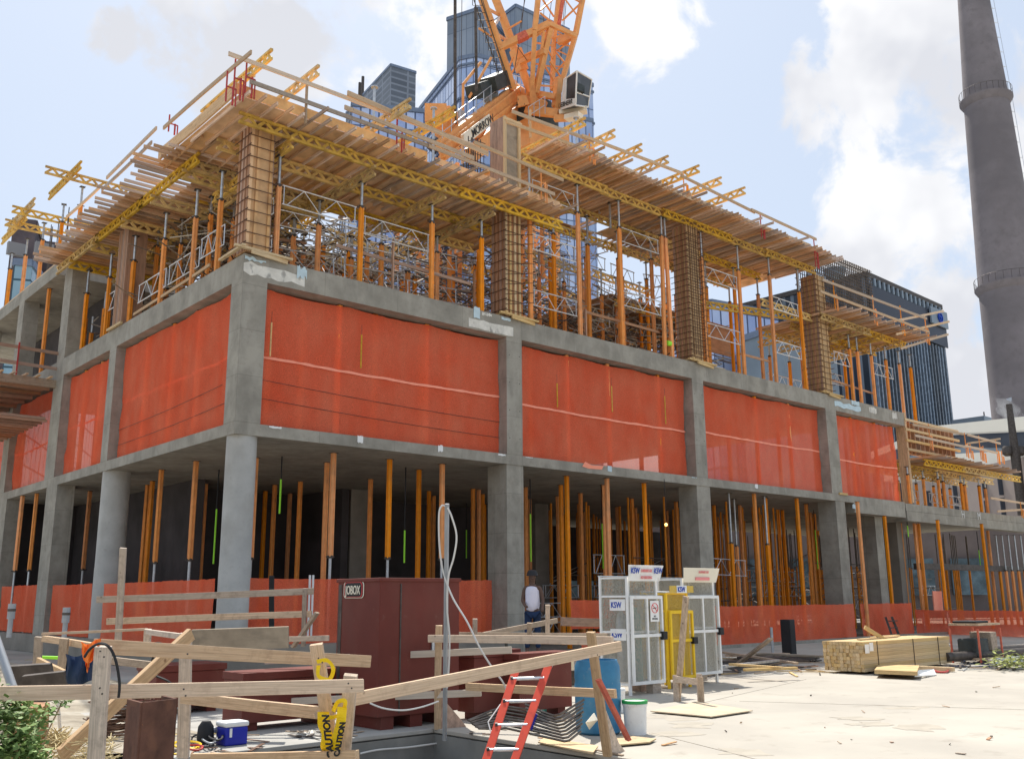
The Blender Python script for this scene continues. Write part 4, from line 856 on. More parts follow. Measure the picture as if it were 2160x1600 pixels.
# ================================================================== TIMBER COLUMN FORMS
def colform(x, y, w, d, z0, z1, lab, hoops, frontm=PLY, sidem=TIMR, rods=False):
    r = root('column_form', (x+w/2, y+d/2, z0), lab, 'column form', 'timber column forms')
    MB().box((x+.05, y+.05, z0), (x+w-.05, y+d-.05, z1)).build('form_panel', frontm, parent=r)
    for k, f in enumerate((.02, .33, .93) if not rods else (.02, .3, .62, .93)):
        xx = x+.04+(w-.08)*f; MB().box((xx-.04, y+.0, z0+.02), (xx+.04, y+.047, z1+.01*k)).build('stud', frontm if not rods else LUMB, parent=r)
    for k in range(4):
        yy = y+.08+(d-.16)*k/3; MB().box((x+.0, yy-.045, z0+.02), (x+.047, yy+.045, z1-.01*k)).build('stud', sidem, parent=r)
        MB().box((x+w-.047, yy-.045, z0+.02), (x+w+.0, yy+.045, z1-.01*k)).build('stud', sidem, parent=r)
    n = int((z1-z0-.2)/hoops)
    for k in range(n):
        z = z0+.2+k*hoops; b = MB(); e = .035; o = .10 if k % 2 else .22
        h_ = .022; b.bar((x-o*.4, y-e*.7, z), (x+w+.08, y-e*.7, z+.01), .014, h_); b.bar((x-e*.7, y-.08, z+.03), (x-e*.7, y+d+o, z+.03), .014, h_); b.bar((x+w+e, y-.12, z+.02), (x+w+e, y+d+.1, z), .014, h_)
        if rods: b.bar((x-.05, y-.05, z+.16), (x+w+.16, y-.42, z+.30), .02, .02)
        b.build('clamp', RUST, parent=r)
    b = MB()
    b.bar((x-.35, y-.12, z0+.03), (x+w+.6, y-.12, z0+.0), .10, .06); b.bar((x-.12, y-.2, z0+.07), (x-.12, y+d+.5, z0+.03), .10, .06); b.bar((x+.1, y-.2, z0-.06), (x+w+.5, y-.05, z0-.08), .05, .12)
    b.build('kicker', LUMB, parent=r); return r
colform(.02, .02, .72, .74, ZT2+.1, 14.32, 'tall plywood column form with steel hoops on the building corner', .31)
r = root('column_form', (9.5, .4, 14.5), 'pale plywood column form box standing above the first deck edge', 'column form', 'timber column forms')
MB().box((9.2, .1, 14.5), (9.8, .75, 17.65)).build('form_panel', PLYG, parent=r)
for xx in (9.16, 9.80): MB().box((xx-.05, .03, 14.45), (xx+.05, .10, 17.7)).build('stud', LUMB, parent=r)
MB().box((9.1, .0, 17.55), (9.9, .03, 17.65)).build('cleat', LUMB, parent=r); MB().box((9.12, .12, 14.45), (9.18, .8, 17.7)).build('stud', TIMR, parent=r)
colform(9.15, .06, .72, .74, ZT2+.06, 14.3, 'reddish column form bristling with rods between the first and the high deck', .34, frontm=mat('reddish_plywood', (.40,.20,.10), .8, var=.25, scale=2), rods=True)
colform(18.75, .06, .75, .74, ZT2+.05, 16.3, 'slim column form caged in steel rods under the high deck', .24, rods=False, frontm=mat('ply2', (.50,.33,.17), .8, var=.2, scale=2))
colform(28.25, .08, .8, .8, ZT2+.05, 16.3, 'last column form at the right end of the high deck', .26, frontm=mat('ply2', (.5,.33,.17)))
r = root('column_form', (.4, 9.4, ZT2), 'reddish slatted column form under the left deck', 'column form', 'timber column forms')
MB().box((.08, 9.05, ZT2+.02), (.7, 9.85, 14.1)).build('form_panel', TIMR, parent=r)
for k in range(7): MB().box((.02, 9.02+k*.125, ZT2+.02), (.075, 9.09+k*.125, 14.1)).build('stud', TIMR, parent=r)
b = MB(); b.box((-.1, 8.7, ZT2+.0), (-.02, 10.0, ZT2+.08)); b.build('kicker', LUMB, parent=r)
# rod grid in front of the third column form
r = root('rod_grid', (18.5, -.05, ZT2), 'dense grid of rusty rods clamped round the third column form', 'steel grid')
b = MB()
for k in range(7): b.tube((18.68+k*.15, -.10, ZT2+.3), (18.68+k*.15, -.10, 16.2), .012, 5)
for k in range(24): b.tube((18.45, -.12, ZT2+.35+k*.235), (19.75, -.12, ZT2+.33+k*.235), .012, 5)
b.build('bars', RUST, parent=r)
# rebar wall standing on the far end
r = root('rebar_cage', (30.5, .4, 14.4), 'dark rebar wall cage rising behind the far small deck', 'rebar cage')
b = MB()
for k in range(34):
    x = 28.5+k*.18; b.tube((x, .6, 15.2), (x, .6, 18.0), .026, 4); b.tube((x, .6, 18.0), (x, 1.2, 18.0), .026, 4); b.tube((x, 1.2, 15.2), (x, 1.2, 18.0), .026, 4)
for k in range(16): b.tube((28.4, .58, 15.4+k*.17), (34.6, .58, 15.4+k*.17), .024, 4)
for k in range(8): b.tube((28.4, 1.22, 15.4+k*.34), (34.6, 1.22, 15.4+k*.34), .022, 4)
b.build('bars', DSTE, parent=r)
MB().box((28.6, .75, 14.4), (34.4, .82, 15.5)).build('form_panel', TIMR, parent=r)
# rebar stubs above column forms
for (x0, y0, z0, z1, lab) in ((8.75, .9, 14.5, 17.2, 'bundle of rebar starters left of the tall column form'), (.3, 17.2, 15, 17.6, 'row of rebar starters on the far left poured slab')):
    r = root('rebar_starters', (x0, y0, z0), lab, 'rebar'); b = MB()
    for k in range(12):
        xx = x0+(k % 4)*.1-(.3 if x0 > 5 else 0); yy = y0+(k//4)*.25 if x0 > 5 else y0+k*.28
        b.tube((xx, yy, z0), (xx+rj.uniform(-.03, .03), yy, z1-rj.random()*.5), .02, 5)
    if x0 > 5:
        for k in range(9): b.tube((x0-.35, y0-.05, z0+.4+k*.25), (x0+.2, y0-.05, z0+.4+k*.25), .014, 5); b.tube((x0-.35, y0-.05, z0+.4+k*.25), (x0-.35, y0+.7, z0+.4+k*.25), .014, 5)
    b.build('bars', DSTE, parent=r)
# ================================================================== ALUMINIUM LADDER FRAMES
FC = {}
def frame(p, q, label, group, h=.55, nz=4, m=None):
    m = m or (SHALU if 'thicket' in group else FRAM)
    p = V(p); q = V(q); L = round((q-p).length, 1); key = (L, h, nz, m.name)
    if key not in FC:
        b = MB(); r = .020
        b.tube((-L/2, 0, 0), (L/2, 0, 0), r, 6, cap=False); b.tube((-L/2, 0, h), (L/2, 0, h), r, 6, cap=False)
        b.tube((-L/2+.05, 0, 0), (-L/2+.05, 0, h), r*.8, 5, cap=False); b.tube((L/2-.05, 0, 0), (L/2-.05, 0, h), r*.8, 5, cap=False)
        st = (L-.3)/nz; x = -L/2+.15
        for i in range(nz):
            z0, z1 = (0, h) if i % 2 == 0 else (h, 0); b.tube((x, 0, z0), (x+st, 0, z1), r*.7, 5, cap=False); x += st
        o = b.build('ladder_frame', m, smooth=True, loc=(0, 0, 0)); FC[key] = o
    else:
        o = FC[key].copy(); COL.objects.link(o)
    tag(o, label, 'ladder frame', group); d = q-p; o.location = (p+q)/2; o.rotation_euler = (0, -math.asin(max(-1, min(1, d.z/d.length))), math.atan2(d.y, d.x)); return o
fg = 'silver ladder frames at the facade line'
fi = [0]
def ff(x0, x1, z, y=.24, h=.55):
    fi[0] += 1; frame((x0, y, z), (x1, y, z), 'silver ladder frame on the right facade, %s from the corner' % ORD[fi[0]-1], fg, h)
ff(1.1, 3.55, 12.35); ff(3.8, 6.15, 12.15); ff(10.5, 12.65, 15.3); ff(10.5, 12.65, 13.3); ff(10.5, 12.65, 11.3); ff(15.05, 17.2, 14.7); ff(15.05, 17.2, 12.2)
ff(20.0, 22.3, 14.3); ff(20.0, 22.3, 11.9); ff(24.75, 26.9, 14.0); ff(24.75, 26.9, 12.0); ff(29.6, 31.2, 12.3); ff(33.2, 35.2, 12.3)
for i, (y0, y1, z) in enumerate(((3.4, 5.75, 11.2), (5.9, 8.2, 11.2), (8.9, 11.1, 11.6), (1.8, 3.4, 11.4))): frame((.24, y0, z), (.24, y1, z), ORD[i]+' silver ladder frame on the left slab edge', 'silver ladder frames on the left slab edge', .6)
# the thicket behind, and braces
rg = random.Random(21)
GF = 'ladder frames in the shoring thicket'
def thick(xs, ys, zs, pr, where, dx=1.6, dy=1.7):
    for k, z in enumerate(zs):
        for j, y in enumerate(ys):
            for i, x in enumerate(xs):
                if rg.random() < pr: frame((x+rg.uniform(-.2, .2), y+rg.uniform(-.2, .2), z+rg.uniform(-.3, .3)), (x+dx, y+rg.uniform(-.1, .1), z+rg.uniform(-.3, .3)), 'ladder frame %s, %s tier, %s row, %s from left' % (where, ORD[k], ORD[j], ORD[i]), GF, .5)
                elif rg.random() < .4: frame((x, y, z), (x+rg.uniform(-.1, .1), y+dy, z+rg.uniform(-.2, .2)), 'endwise frame %s, %s tier, %s row, %s from left' % (where, ORD[k], ORD[j], ORD[i]), GF, .5)
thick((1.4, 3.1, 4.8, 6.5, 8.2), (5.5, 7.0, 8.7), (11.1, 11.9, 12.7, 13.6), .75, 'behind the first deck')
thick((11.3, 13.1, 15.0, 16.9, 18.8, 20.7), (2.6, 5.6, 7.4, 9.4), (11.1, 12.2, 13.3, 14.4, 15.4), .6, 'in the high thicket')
for j, y in enumerate((6.0, 8.2, 10.4)):
    for i, x in enumerate((1.0, 5.2)): truss((x, y, 14.45), (x+4.2, y+.2, 14.45), '%s lattice girder in the %s open row behind the first deck' % (ORD[i], ORD[j]), 'open girders behind the first deck')
for i, x in enumerate((1.6, 3.4, 5.2, 7.2, 9.2)): truss((x, 5.2, 14.8), (x, 9.8, 14.8), ORD[i]+' upper lattice girder lying open behind the first deck', 'open girders behind the first deck')
for j, y in enumerate((6.2, 9.2)):
    for i, x in enumerate((11, 15.4, 19.8)): truss((x, y, 16.05), (x+4.4, y+.2, 16.05), '%s lattice girder in the %s open row behind the high deck' % (ORD[i], ORD[j]), 'open girders behind the high deck')
for i in range(110):
    x = rg.uniform(.8, 25); y = rg.uniform(5, 11); z = rg.uniform(10.9, 13.2); lumber('plank', (x, y, z), (x+rg.uniform(1.2, 3.2), y+rg.uniform(-.6, .6), z+rg.uniform(-.15, .15)), .04, .09, ordw(i+1)+' brown plank caught in the shoring thicket from the left', TIMR, 'plank', 'planks in the thicket', bevel=0)
for x in (2.0, 4.4, 6.8):
    for zz in (11.4, 12.6): frame((x, 2.3, zz), (x+2.1, 2.3, zz+.1), nxt('silver ladder frame in the shade of the first deck bay')+' silver ladder frame in the shade of the first deck bay', 'frames in the first deck bay', .5); frame((x, 2.4, zz+.4), (x, 4.2, zz+.3), nxt('silver ladder frame in the shade of the first deck bay')+' silver ladder frame in the shade of the first deck bay', 'frames in the first deck bay', .5)
for x in (29.8, 31.6):
    for y in (2, 4): frame((x, y, 12.0), (x+1.8, y, 12.0), nxt('silver ladder frame under the far small deck')+' silver ladder frame under the far small deck', 'frames under the far deck', .5)
def brace(p, q, lab, grp, r=.022): return tag(MB().tube(p, q, r, 5).build('cross_brace', rg.choice((WORN, WORN, SHALU, DSTE))), lab, 'brace', grp)
for k in range(150):
    x = rg.uniform(10.6, 26); y = rg.choice((4.0, 6.2, 8.4, 10.6)); z = rg.uniform(10.8, 14.6); brace((x, y, z), (x+rg.choice((-1.9, 1.9)), y+rg.choice((0, .2, 2)), z+rg.uniform(-.9, 1.1)), nxt('thin cross brace in the thicket')+' thin silver cross brace in the thicket', 'cross braces in the thicket')
for k in range(110):
    x = rg.uniform(1, 8.5); y = rg.choice((4.2, 6.6, 8.6, 10.6)); z = rg.uniform(10.8, 13.2); brace((x, y, z), (x+rg.choice((-1.9, 1.9)), y+rg.choice((0, .2, 1.8)), z+rg.uniform(-.9, 1.1)), nxt('thin cross brace in the thicket')+' thin silver cross brace in the thicket', 'cross braces in the thicket')
# timber rails between posts on the upper slab
for i, (x0, z0, x1, z1) in enumerate(((3.0, 11.65, 8.0, 11.55), (12.0, 11.65, 17.3, 11.6), (22.5, 11.6, 24.6, 11.6), (29.5, 11.5, 33.5, 11.35))):
    lumber('guard_rail', (x0, .45, z0), (x1, .45, z1), .04, .10, ORD[i]+' timber rail between posts on the upper slab from the left', TIMR, 'guard rail', 'rails on the upper slab', bevel=0)
for i, x in enumerate((4.95, 8.1, 13.2)): lumber('rail_post', (x, .4, ZT2), (x, .4, 12.3-.3*i), .09, .04, ORD[i]+' short timber post on the upper slab', TIMR, 'rail post', 'short posts on the upper slab', bevel=0)
lumber('guard_rail', (.2, 2.6, 11.0), (.2, 8.4, 10.85), .04, .09, 'timber rail along the left slab edge', TIMB, 'guard rail', bevel=0)
lumber('guard_rail', (.1, 16.4, 15.02), (.1, 33, 15.02), .05, .1, 'light timber kicker along the far left poured slab', TIMB, 'guard rail', bevel=0)
tag(MB().tube((17.42, .2, 11.15), (17.62, .2, 11.15), .1, 10).build('strap', NEON), 'neon green strap tying the leaning twin posts', 'strap')
for i, (x0, x1, y, z0, z1) in enumerate(((24.0, 28.0, 4.8, 13.2, 14.7), (20.2, 24, 13, 11, 12.6), (5.2, 9.6, 12.8, 12.2, 13.4))):
    tag(MB().box((x0, y, z0), (x1, y+.1, z1)).build('form_panel', TIMR), ORD[i]+' dark brown form panel standing inside the thicket of shores', 'form panel')
for k in range(90):
    x = rg.uniform(19, 48); y = rg.uniform(9.5, 14); z = rg.uniform(.2, 3.2); L = rg.uniform(1.4, 2.6)
    tag(MB().tube((x, y, z), (x+L, y, z+rg.choice((0, 0, 0, .7, -.7))), .024, 5).build('scaffold_tube', FRAM if k % 3 else DSTE), ordw(k+1)+' scaffold tube glinting behind the far ground storey', 'scaffold tube', 'scaffold tubes behind the ground storey')
# frames and stored steel deep in the ground storey
for k in range(24):
    x = rg.uniform(13, 46); y = rg.uniform(3.5, 9.5); z = rg.choice((.3, 1.0, 1.7, 2.4)); frame((x, y, z), (x+2.0, y+rg.uniform(-.1, .1), z), nxt('ladder frame standing dim in the ground storey')+' ladder frame standing dim in the ground storey', 'frames in the ground storey', .5)
frame((20.9, 1.3, 2.55), (23.2, 1.3, 2.5), 'silver ladder frame lit at the front of the ground storey', 'front frames in the ground storey', .62); frame((16.6, 3.6, 2.6), (18.4, 3.6, 2.6), 'silver ladder frame left of the third column', 'front frames in the ground storey', .7)
lumber('beam', (37, .9, 3.1), (52, .9, 3.1), .3, .3, 'dark steel beam spanning behind the far right net', DSTE, 'steel beam')
# ---------------- low far right works
r = root('wall_form', (37, 0, 8.0), 'timber wall form with walers right of the last netted bay', 'wall form')
def fpt(px, py, Y=.0): return at(px, py, Y=Y)
a = fpt(1912, 885); c = fpt(2022, 905); d = fpt(2022, 960); e = fpt(1912, 990)
MB().slab([(35.5, .3, 8.6), (41.2, .3, 8.6), (41.2, .3, 10.2), (35.5, .3, 10.2)], .1).build('form_panel', TIMR, parent=r)
for k in range(12): MB().box((35.6+k*.48, .12, 8.6), (35.7+k*.48, .298, 10.2)).build('stud', TIMR, parent=r)
for z in (10.25, 9.75, 9.2, 8.75): MB().bar((35.4, .0, z), (41.3, .0, z), .09, .12).build('waler', LUMB, parent=r)
MB().box((35.42, .0, 6.1), (35.6, .5, 10.6)).build('end_post', TIMB, parent=r)
plyset(35.6, 45.5, -1.2, 3.0, 8.30, 'plywood sheet of the low far right deck', 'plywood of the low right deck')
x = 35.6
while x < 45.6:
    joist((x, -1.5-rj.random()*.3, 8.25), (x, 2.9, 8.25), nxt('joist under the low far right deck')+' joist under the low far right deck', 'joists of the low right deck'); x += .5
for i, y in enumerate((-.7, .8, 2.3)):
    for x0 in (35.6, 39.8, 42.6): truss((x0, y, 8.03), (x0+4.4, y, 8.03), nxt('girder under the low far right deck')+' girder under the low far right deck', 'girders of the low right deck')
for i, x in enumerate((35.4, 37.6, 38.6, 39.8, 41.2, 42.3, 43.4, 44.9)): prop(x, .1+.3*(i % 2), ZT1-.05, 7.88, .4, ORD[i]+' short post under the low far right deck', 'posts under the low right deck')
for x in (36.5, 38.5, 40.5, 42.5, 44.5): prop(x, 2.2, ZT1-.05, 7.88, .3, nxt('short inner post under the low far right deck')+' short inner post under the low far right deck', 'inner posts under the low right deck')
for x in (38, 41, 43.2): frame((x, 1.8, 6.6), (x+1.8, 1.8, 6.6), nxt('frame under the low far right deck')+' frame under the low far right deck', 'frames of the low right deck', .5)
for i, (a, c, Y) in enumerate((((1925, 895), (2032, 915), -1.3), ((2040, 916), (2110, 935), -1.3), ((1930, 918), (2036, 942), -1.3), ((2036, 940), (2105, 955), -1.3), ((2040, 935), (2110, 925), 2.5), ((2090, 1050), (2165, 1062), -.3), ((2104, 1078), (2165, 1074), -.4))):
    rail(a, c, ORD[i]+' rail of the low far right works', 'rails of the low right works', Y=Y)
for i, (px, a, c) in enumerate(((1958, 893, 945), (2034, 912, 962), (2046, 936, 965), (2064, 918, 968), (2073, 940, 972), (2100, 928, 975), (2112, 950, 975), (2152, 1058, 1090))):
    stanch(px, a, c, -1.25, ORAN, ORD[i]+' orange stanchion of the low far right works')
# ---------------- outrigger platform on the left facade
r = root('loading_platform', (-1.2, 18, 10.2), 'timber loading platform bracketed out from the left facade', 'platform')
MB().box((-2.6, 15.6, 9.7), (.0, 26, 9.78)).build('deck_board', TIMO, parent=r); MB().box((-2.7, 15.45, 9.55), (.0, 15.6, 9.85)).build('edge_beam', TIMO, parent=r)
for k in range(9): MB().bar((-2.9, 16.2+k*1.1, 9.62), (-.02, 16.2+k*1.1, 9.62), .1, .12).build('bearer', TIMR, parent=r)
for k in range(6): MB().bar((-2.4+k*.42, 15.0, 9.86), (-2.4+k*.42, 16.6, 9.9), .09, .05).build('loose_board', TIMB, parent=r)
for z in (10.35, 10.95): MB().bar((-2.7, 15.55, z), (.1, 15.55, z-.05), .04, .12).build('rail', TIMR, parent=r); MB().bar((-2.68, 15.5, z), (-2.68, 25.5, z), .04, .12).build('rail', TIMB, parent=r)
for x, y in ((-2.6, 15.5), (-1.4, 15.5), (-2.62, 18.5), (-2.62, 21.5), (-2.62, 24.5)): MB().bar((x, y, 9.6), (x, y, 11.1), .05, .05).build('stanchion', REDS if x == -1.4 else ORAN, parent=r)
MB().box((-2.5, 16, 8.4), (-.1, 26, 8.5)).build('lower_deck', TIMR, parent=r)
for k in range(16): MB().bar((-2.6, 16.1+k*.6, 8.36), (-.02, 16.1+k*.6, 8.36), .09, .08).build('lower_joist', TIMR, parent=r)
# ================================================================== TOWER CRANE (luffing jib)
D0 = 52
CR = root('tower_crane', at(1095, 215, d=D0), 'orange luffing tower crane with white cab above the middle of the building', 'crane')
def P(px, py, d=D0): return at(px, py, d=d)
def cb(name, pts, w, h=None, m=CRAN, par=None):
    b = MB(); h = h or w
    if name.startswith(('jib', 'brace', 'luffing', 'spreader', 'beam_sleeve', 'a_frame', 'stay', 'slewing_frame')): w *= .78; h *= .78
    for a, c in pts: b.bar(P(*a), P(*c), w, h)
    return b.build(name, m, parent=par or CR)
def ct(name, pts, r, m=CRAN, n=10):
    b = MB()
    for a, c in pts: b.tube(P(*a), P(*c), r, n)
    return b.build(name, m, parent=CR, smooth=True)
# machinery deck: two deep side beams running towards the camera
cb('deck_beam', [((1088, 196, 53), (930, 318, 44))], .28, .95); cb('deck_beam', [((1130, 205, 56), (990, 330, 47))], .28, .8)
cb('deck_flange', [((1088, 186, 53), (930, 306, 44))], .55, .10); cb('deck_flange', [((1088, 209, 53), (935, 330, 44))], .5, .10)
cb('cross_beam', [((1088, 200, 53), (1130, 210, 56)), ((1040, 232, 50), (1085, 245, 53)), ((985, 275, 47), (1030, 290, 50))], .25, .6)
b = MB()
for k in range(9):
    t = k/8; a = P(1085-150*t, 200+116*t, 52.8-8.6*t); b.bar(a+V((0,0,-.45)), a+V((0,0,.4)), .04, .34)
b.build('stiffener', CRAN, parent=CR)
MB().slab([P(958, 300, 45), P(1012, 258, 48), P(1026, 262, 48.4), P(1024, 272, 48.6), P(975, 312, 45.6)], .05) 
# platform head and turntable
cb('slewing_frame', [((1085, 205, 53), (1150, 222, 52)), ((1110, 232, 52), (1178, 240, 51)), ((1176, 200, 52), (1174, 240, 52))], .4, .55)
cb('slewing_frame', [((1050, 185, 54), (1088, 170+5, 55)), ((1088, 182, 54), (1115, 200, 53)), ((1120, 196, 52.5), (1172, 205, 52))], .3, .4)
MB().lathe(P(1120, 262, 54), [(1.45, -.6), (1.55, -.3), (1.55, .0), (1.35, .1), (1.3, 1.0)], 28).build('slewing_ring', CRAD, parent=CR, smooth=True)
MB().box(tuple(P(1120, 262, 54)+V((-1.5, -1.5, -2.2))), tuple(P(1120, 262, 54)+V((1.5, 1.5, -.62)))).build('tower_head', CRAN, parent=CR)
MB().slab([P(1091, 205, 51.8), P(1109, 203, 51.8), P(1117, 222, 51.8), P(1092, 228, 51.8)], .2).build('gusset_plate', CRAN, parent=CR)
b = MB()
for px, py in ((1095, 209), (1094, 220), (1108, 219)): a = P(px, py, 51.7); b.box(tuple(a-V((.1, .05, .1))), tuple(a+V((.1, .05, .1))))
b.build('access_hole', DSTE, parent=CR)
# mast
c0 = P(1120, 262, 54); b = MB(); hw = .95
for sx in (-1, 1):
    for sy in (-1, 1): b.bar((c0.x+sx*hw, c0.y+sy*hw, 0), (c0.x+sx*hw, c0.y+sy*hw, c0.z-2.2), .2, .2)
b.build('mast_leg', CRAN, parent=CR); b = MB(); z = 8; k = 0
while z < c0.z-3:
    for sx, sy, ex, ey in ((-1,-1,1,-1),(1,-1,1,1),(1,1,-1,1),(-1,1,-1,-1)):
        b.bar((c0.x+sx*hw, c0.y+sy*hw, z), (c0.x+ex*hw, c0.y+ey*hw, z), .09, .09)
        a = (c0.x+sx*hw, c0.y+sy*hw, z if k % 2 else z+1.6); e = (c0.x+ex*hw, c0.y+ey*hw, z+1.6 if k % 2 else z); b.bar(a, e, .09, .09)
    z += 1.6; k += 1
b.build('mast_lattice', CRAN, parent=CR)
# A-frame tubes and braces
ct('a_frame_leg', [((996, -60, 50), (1034, 45, 50.5)), ((1034, 45, 50.5), (1052, 95, 51)), ((1052, 95, 51), (1082, 188, 52))], .22)
ct('a_frame_leg', [((1022, -60, 53), (1058, 30, 53)), ((1058, 30, 53), (1090, 118, 53)), ((1090, 118, 53), (1120, 195, 53))], .23)
cb('a_frame_leg_sleeve', [((1087, 105, 53), (1102, 150, 53))], .66, .66)
cb('brace', [((1018, 12, 50.3), (1052, 32, 53)), ((1048, 72, 50.8), (1075, 90, 53))], .16); cb('brace', [((1054, 36, 53), (1038, 62, 50.6))], .16, .16, CRAW)
cb('brace', [((1083, 120, 52), (1068, 155, 52)), ((1094, 130, 52), (1077, 158, 52)), ((1010, 60, 50), (1040, 80, 51)), ((1070, 62, 52), (1100, 45, 52)), ((1090, 125, 52), (1120, 110, 52))], .10)
cb('luffing_beam', [((1052, 102, 51), (1158, 51, 51.5))], .42, .42); cb('luffing_beam', [((1157, 50, 51.5), (1215, 76, 52.5))], .22, .3); cb('beam_sleeve', [((1090, 84, 51.2), (1112, 73, 51.2))], .46, .5, REDB)
cb('spreader', [((1098, 131, 52.5), (1150, 108, 51.5)), ((1105, 128, 52.5), (1128, 112, 52))], .3, .38)
# jib foot and lattice
J = dict(a0=(1141,-60,51), a1=(1128,64,51.2), b0=(1184,-60,54), b1=(1170,70,54), c0=(1176,-60,52), c1=(1150,168,52), e0=(1240,-60,53), e1=(1214,74,53))
cb('jib_chord', [(J['a0'], J['a1']), (J['a1'], (1122, 190, 52))], .3); cb('jib_chord', [(J['b0'], (1168, 90, 54)), ((1168, 90, 54), (1165, 190, 53))], .26)
cb('jib_chord', [((1196,-60,52.5), (1178, 60, 52.5))], .2, .2, REDB); cb('jib_chord', [(J['e0'], J['e1']), (J['e1'], (1176, 205, 52.5))], .3)
cb('jib_foot', [((1160, 60, 51.6), (1130, 196, 52))], .36, .36); cb('jib_foot', [((1147, 66, 51.4), (1138, 150, 52))], .18, .18)
cb('jib_foot', [((1122, 165, 52), (1128, 225, 52)), ((1178, 165, 52.5), (1172, 225, 52))], .42, .4)
lac = [((1145,0,51),(1168,35,53)),((1165,0,53),(1140,22,51)),((1140,28,51),(1168,50,53)),((1193,0,53.5),(1221,38,53)),((1222,10,53),(1186,44,53.5)),((1208,-4,53),(1226,6,53)),
    ((1180,55,53.5),(1214,72,53)),((1178,70,54),(1212,90,53)),((1174,90,54),(1207,99,53)),((1210,80,53),(1175,108,54)),((1172,105,54),(1200,118,53)),((1172,110,54),(1195,137,53)),((1198,125,53),(1172,152,54)),
    ((1170,140,54),(1190,142,53)),((1127,90,51.3),(1170,97,54)),((1126,134,51.6),(1168,142,54)),((1127,64,51.3),(1152,80,54)),((1152,60,51.4),(1130,78,51.4)),((1128,78,51.3),(1140,66,51.4)),((1162,80,54),(1205,72,53)),((1160,130,52),(1185,165,53)),((1135,180,52),(1178,183,52.5)),((1143,130,52),(1168,170,53)),((1152,100,52),(1170,130,54))]
cb('jib_lacing', lac, .10)
cb('jib_gusset', [((1178, 88, 53.6), (1212, 74, 53))], .3, .5)
# cab
cabc = P(1216, 192, 50.5); cx, cy, cz = cabc
def CQ(name, pts, th, m): return MB().slab([P(*p) for p in pts], th).build(name, m, parent=CR)
A, B_, C_, Dd = (1190,168,50.6), (1217,150,49.2), (1216,214,49.2), (1186,232,50.6)
E_, G_ = (1249,170,51.2), (1246,228,51.2)
b = MB(); pts = [P(1190,168,50.6), P(1217,150,49.2), P(1248,168,51.2), P(1222,182,52.6)]; low = [P(1184,232,50.6), P(1214,222,49.2), P(1240,226,51.2), P(1212,236,52.6)]
b.add(pts+low, [(0,1,2,3),(7,6,5,4),(0,4,5,1),(1,5,6,2),(2,6,7,3),(3,7,4,0)])
b.build('cab_glass', mat('dark_cab_glass', (.028,.034,.04), .35, var=.5, scale=1.2, spec=.25), parent=CR)
b = MB()
for a, c in ((pts[0],pts[1]),(pts[1],pts[2]),(pts[0],low[0]),(pts[1],low[1]),(pts[2],low[2]),(low[1],low[2]),(pts[3],pts[0]),(pts[3],pts[2])): b.tube(a, c, .045, 8)
b.build('cab_frame', CRAW, parent=CR, smooth=True)
sh = -fw*.06
MB().slab([low[0]+sh, low[1]+sh, low[1].lerp(pts[1], .2)+sh, low[0].lerp(pts[0], .32)+sh], .05).build('cab_skirt', CRAW, parent=CR)
MB().slab([low[0]+sh, low[0].lerp(low[1], .28)+sh, pts[0].lerp(pts[1], .2)+sh, pts[0]+sh], .05).build('cab_pillar', CRAW, parent=CR)
MB().tube(pts[1].lerp(low[1], .62), pts[2].lerp(low[2], .62), .04, 6).build('cab_bar', CRAW, parent=CR)
b = MB()
for t in (.3, .6): b.box(tuple(pts[1].lerp(pts[2], t).lerp(low[1], .45)-V((.15, .1, .2))), tuple(pts[1].lerp(pts[2], t).lerp(low[1], .45)+V((.15, .1, .2))))
b.build('cab_seat', CRAD, parent=CR)
xd = (low[1]-low[0]).normalized(); text_mesh('cab_lettering', 'LIEBHERR', .36, INKB, CR, low[0]+xd*-.35+V((0,0,.12))+sh*2.4, xd, (pts[0]-low[0]), off=.004)
cb('cab_support', [((1195, 250, 50.5), (1225, 243, 50)), ((1180, 240, 51), (1238, 232, 50.8))], .5, .25, CREAM)
cb('cab_support', [((1170, 250, 51), (1222, 248, 50.5))], .3, .3)
# machinery, walkway, rods
for a, c in (((1000, 195, 49), (1028, 185, 50.5)), ((1030, 180, 50), (1062, 165, 52))): MB().bar(P(*a), P(*c), .9, .75).build('winch', CRAD, parent=CR)
for pr_ in (((1042, 195, 50.8), (1043, 212, 50.8)), ((1028, 205, 50), (1029, 216, 50)), ((973, 235, 47.5), (973, 258, 47.5))): cb('control_cabinet', [pr_], .35, .35, mat('grey_cabinet', (.32,.36,.40), .5))
cb('counterweight_box', [((920, 225, 45), (920, 262, 45)), ((936, 232, 46.5), (940, 285, 46.5))], 1.0, 1.1)
b = MB()
def hr(p, q, n, h=1.0):
    p = P(*p); q = P(*q)
    for k in range(n+1): a = p.lerp(q, k/n); b.tube(a, a+V((0, 0, h)), .022, 5)
    for hh in (h, h*.5): b.tube(p+V((0, 0, hh)), q+V((0, 0, hh)), .02, 5)
hr((1065, 195, 51.5), (933, 300, 44), 8); hr((1068, 185, 53), (1118, 200, 53), 5, .9); hr((1150, 240, 51), (1115, 262, 51), 3, 1.0)
b.build('handrail', FRAM, parent=CR)
cb('stay_rod', [((1014, 132, 49), (977, 178, 48)), ((977, 178, 48), (976, 255, 48))], .16); cb('stay_rod', [((1036, 122, 50), (990, 205, 49))], .16)
b = MB()
for k in range(14):
    t = k/13; a = P(1000+72*t, -20+205*t, 49.6+2*t); b.tube(a-RT*.35, a+RT*.2, .02, 4); b.tube(a-RT*.35, a-RT*.35+UP*.8, .018, 4)
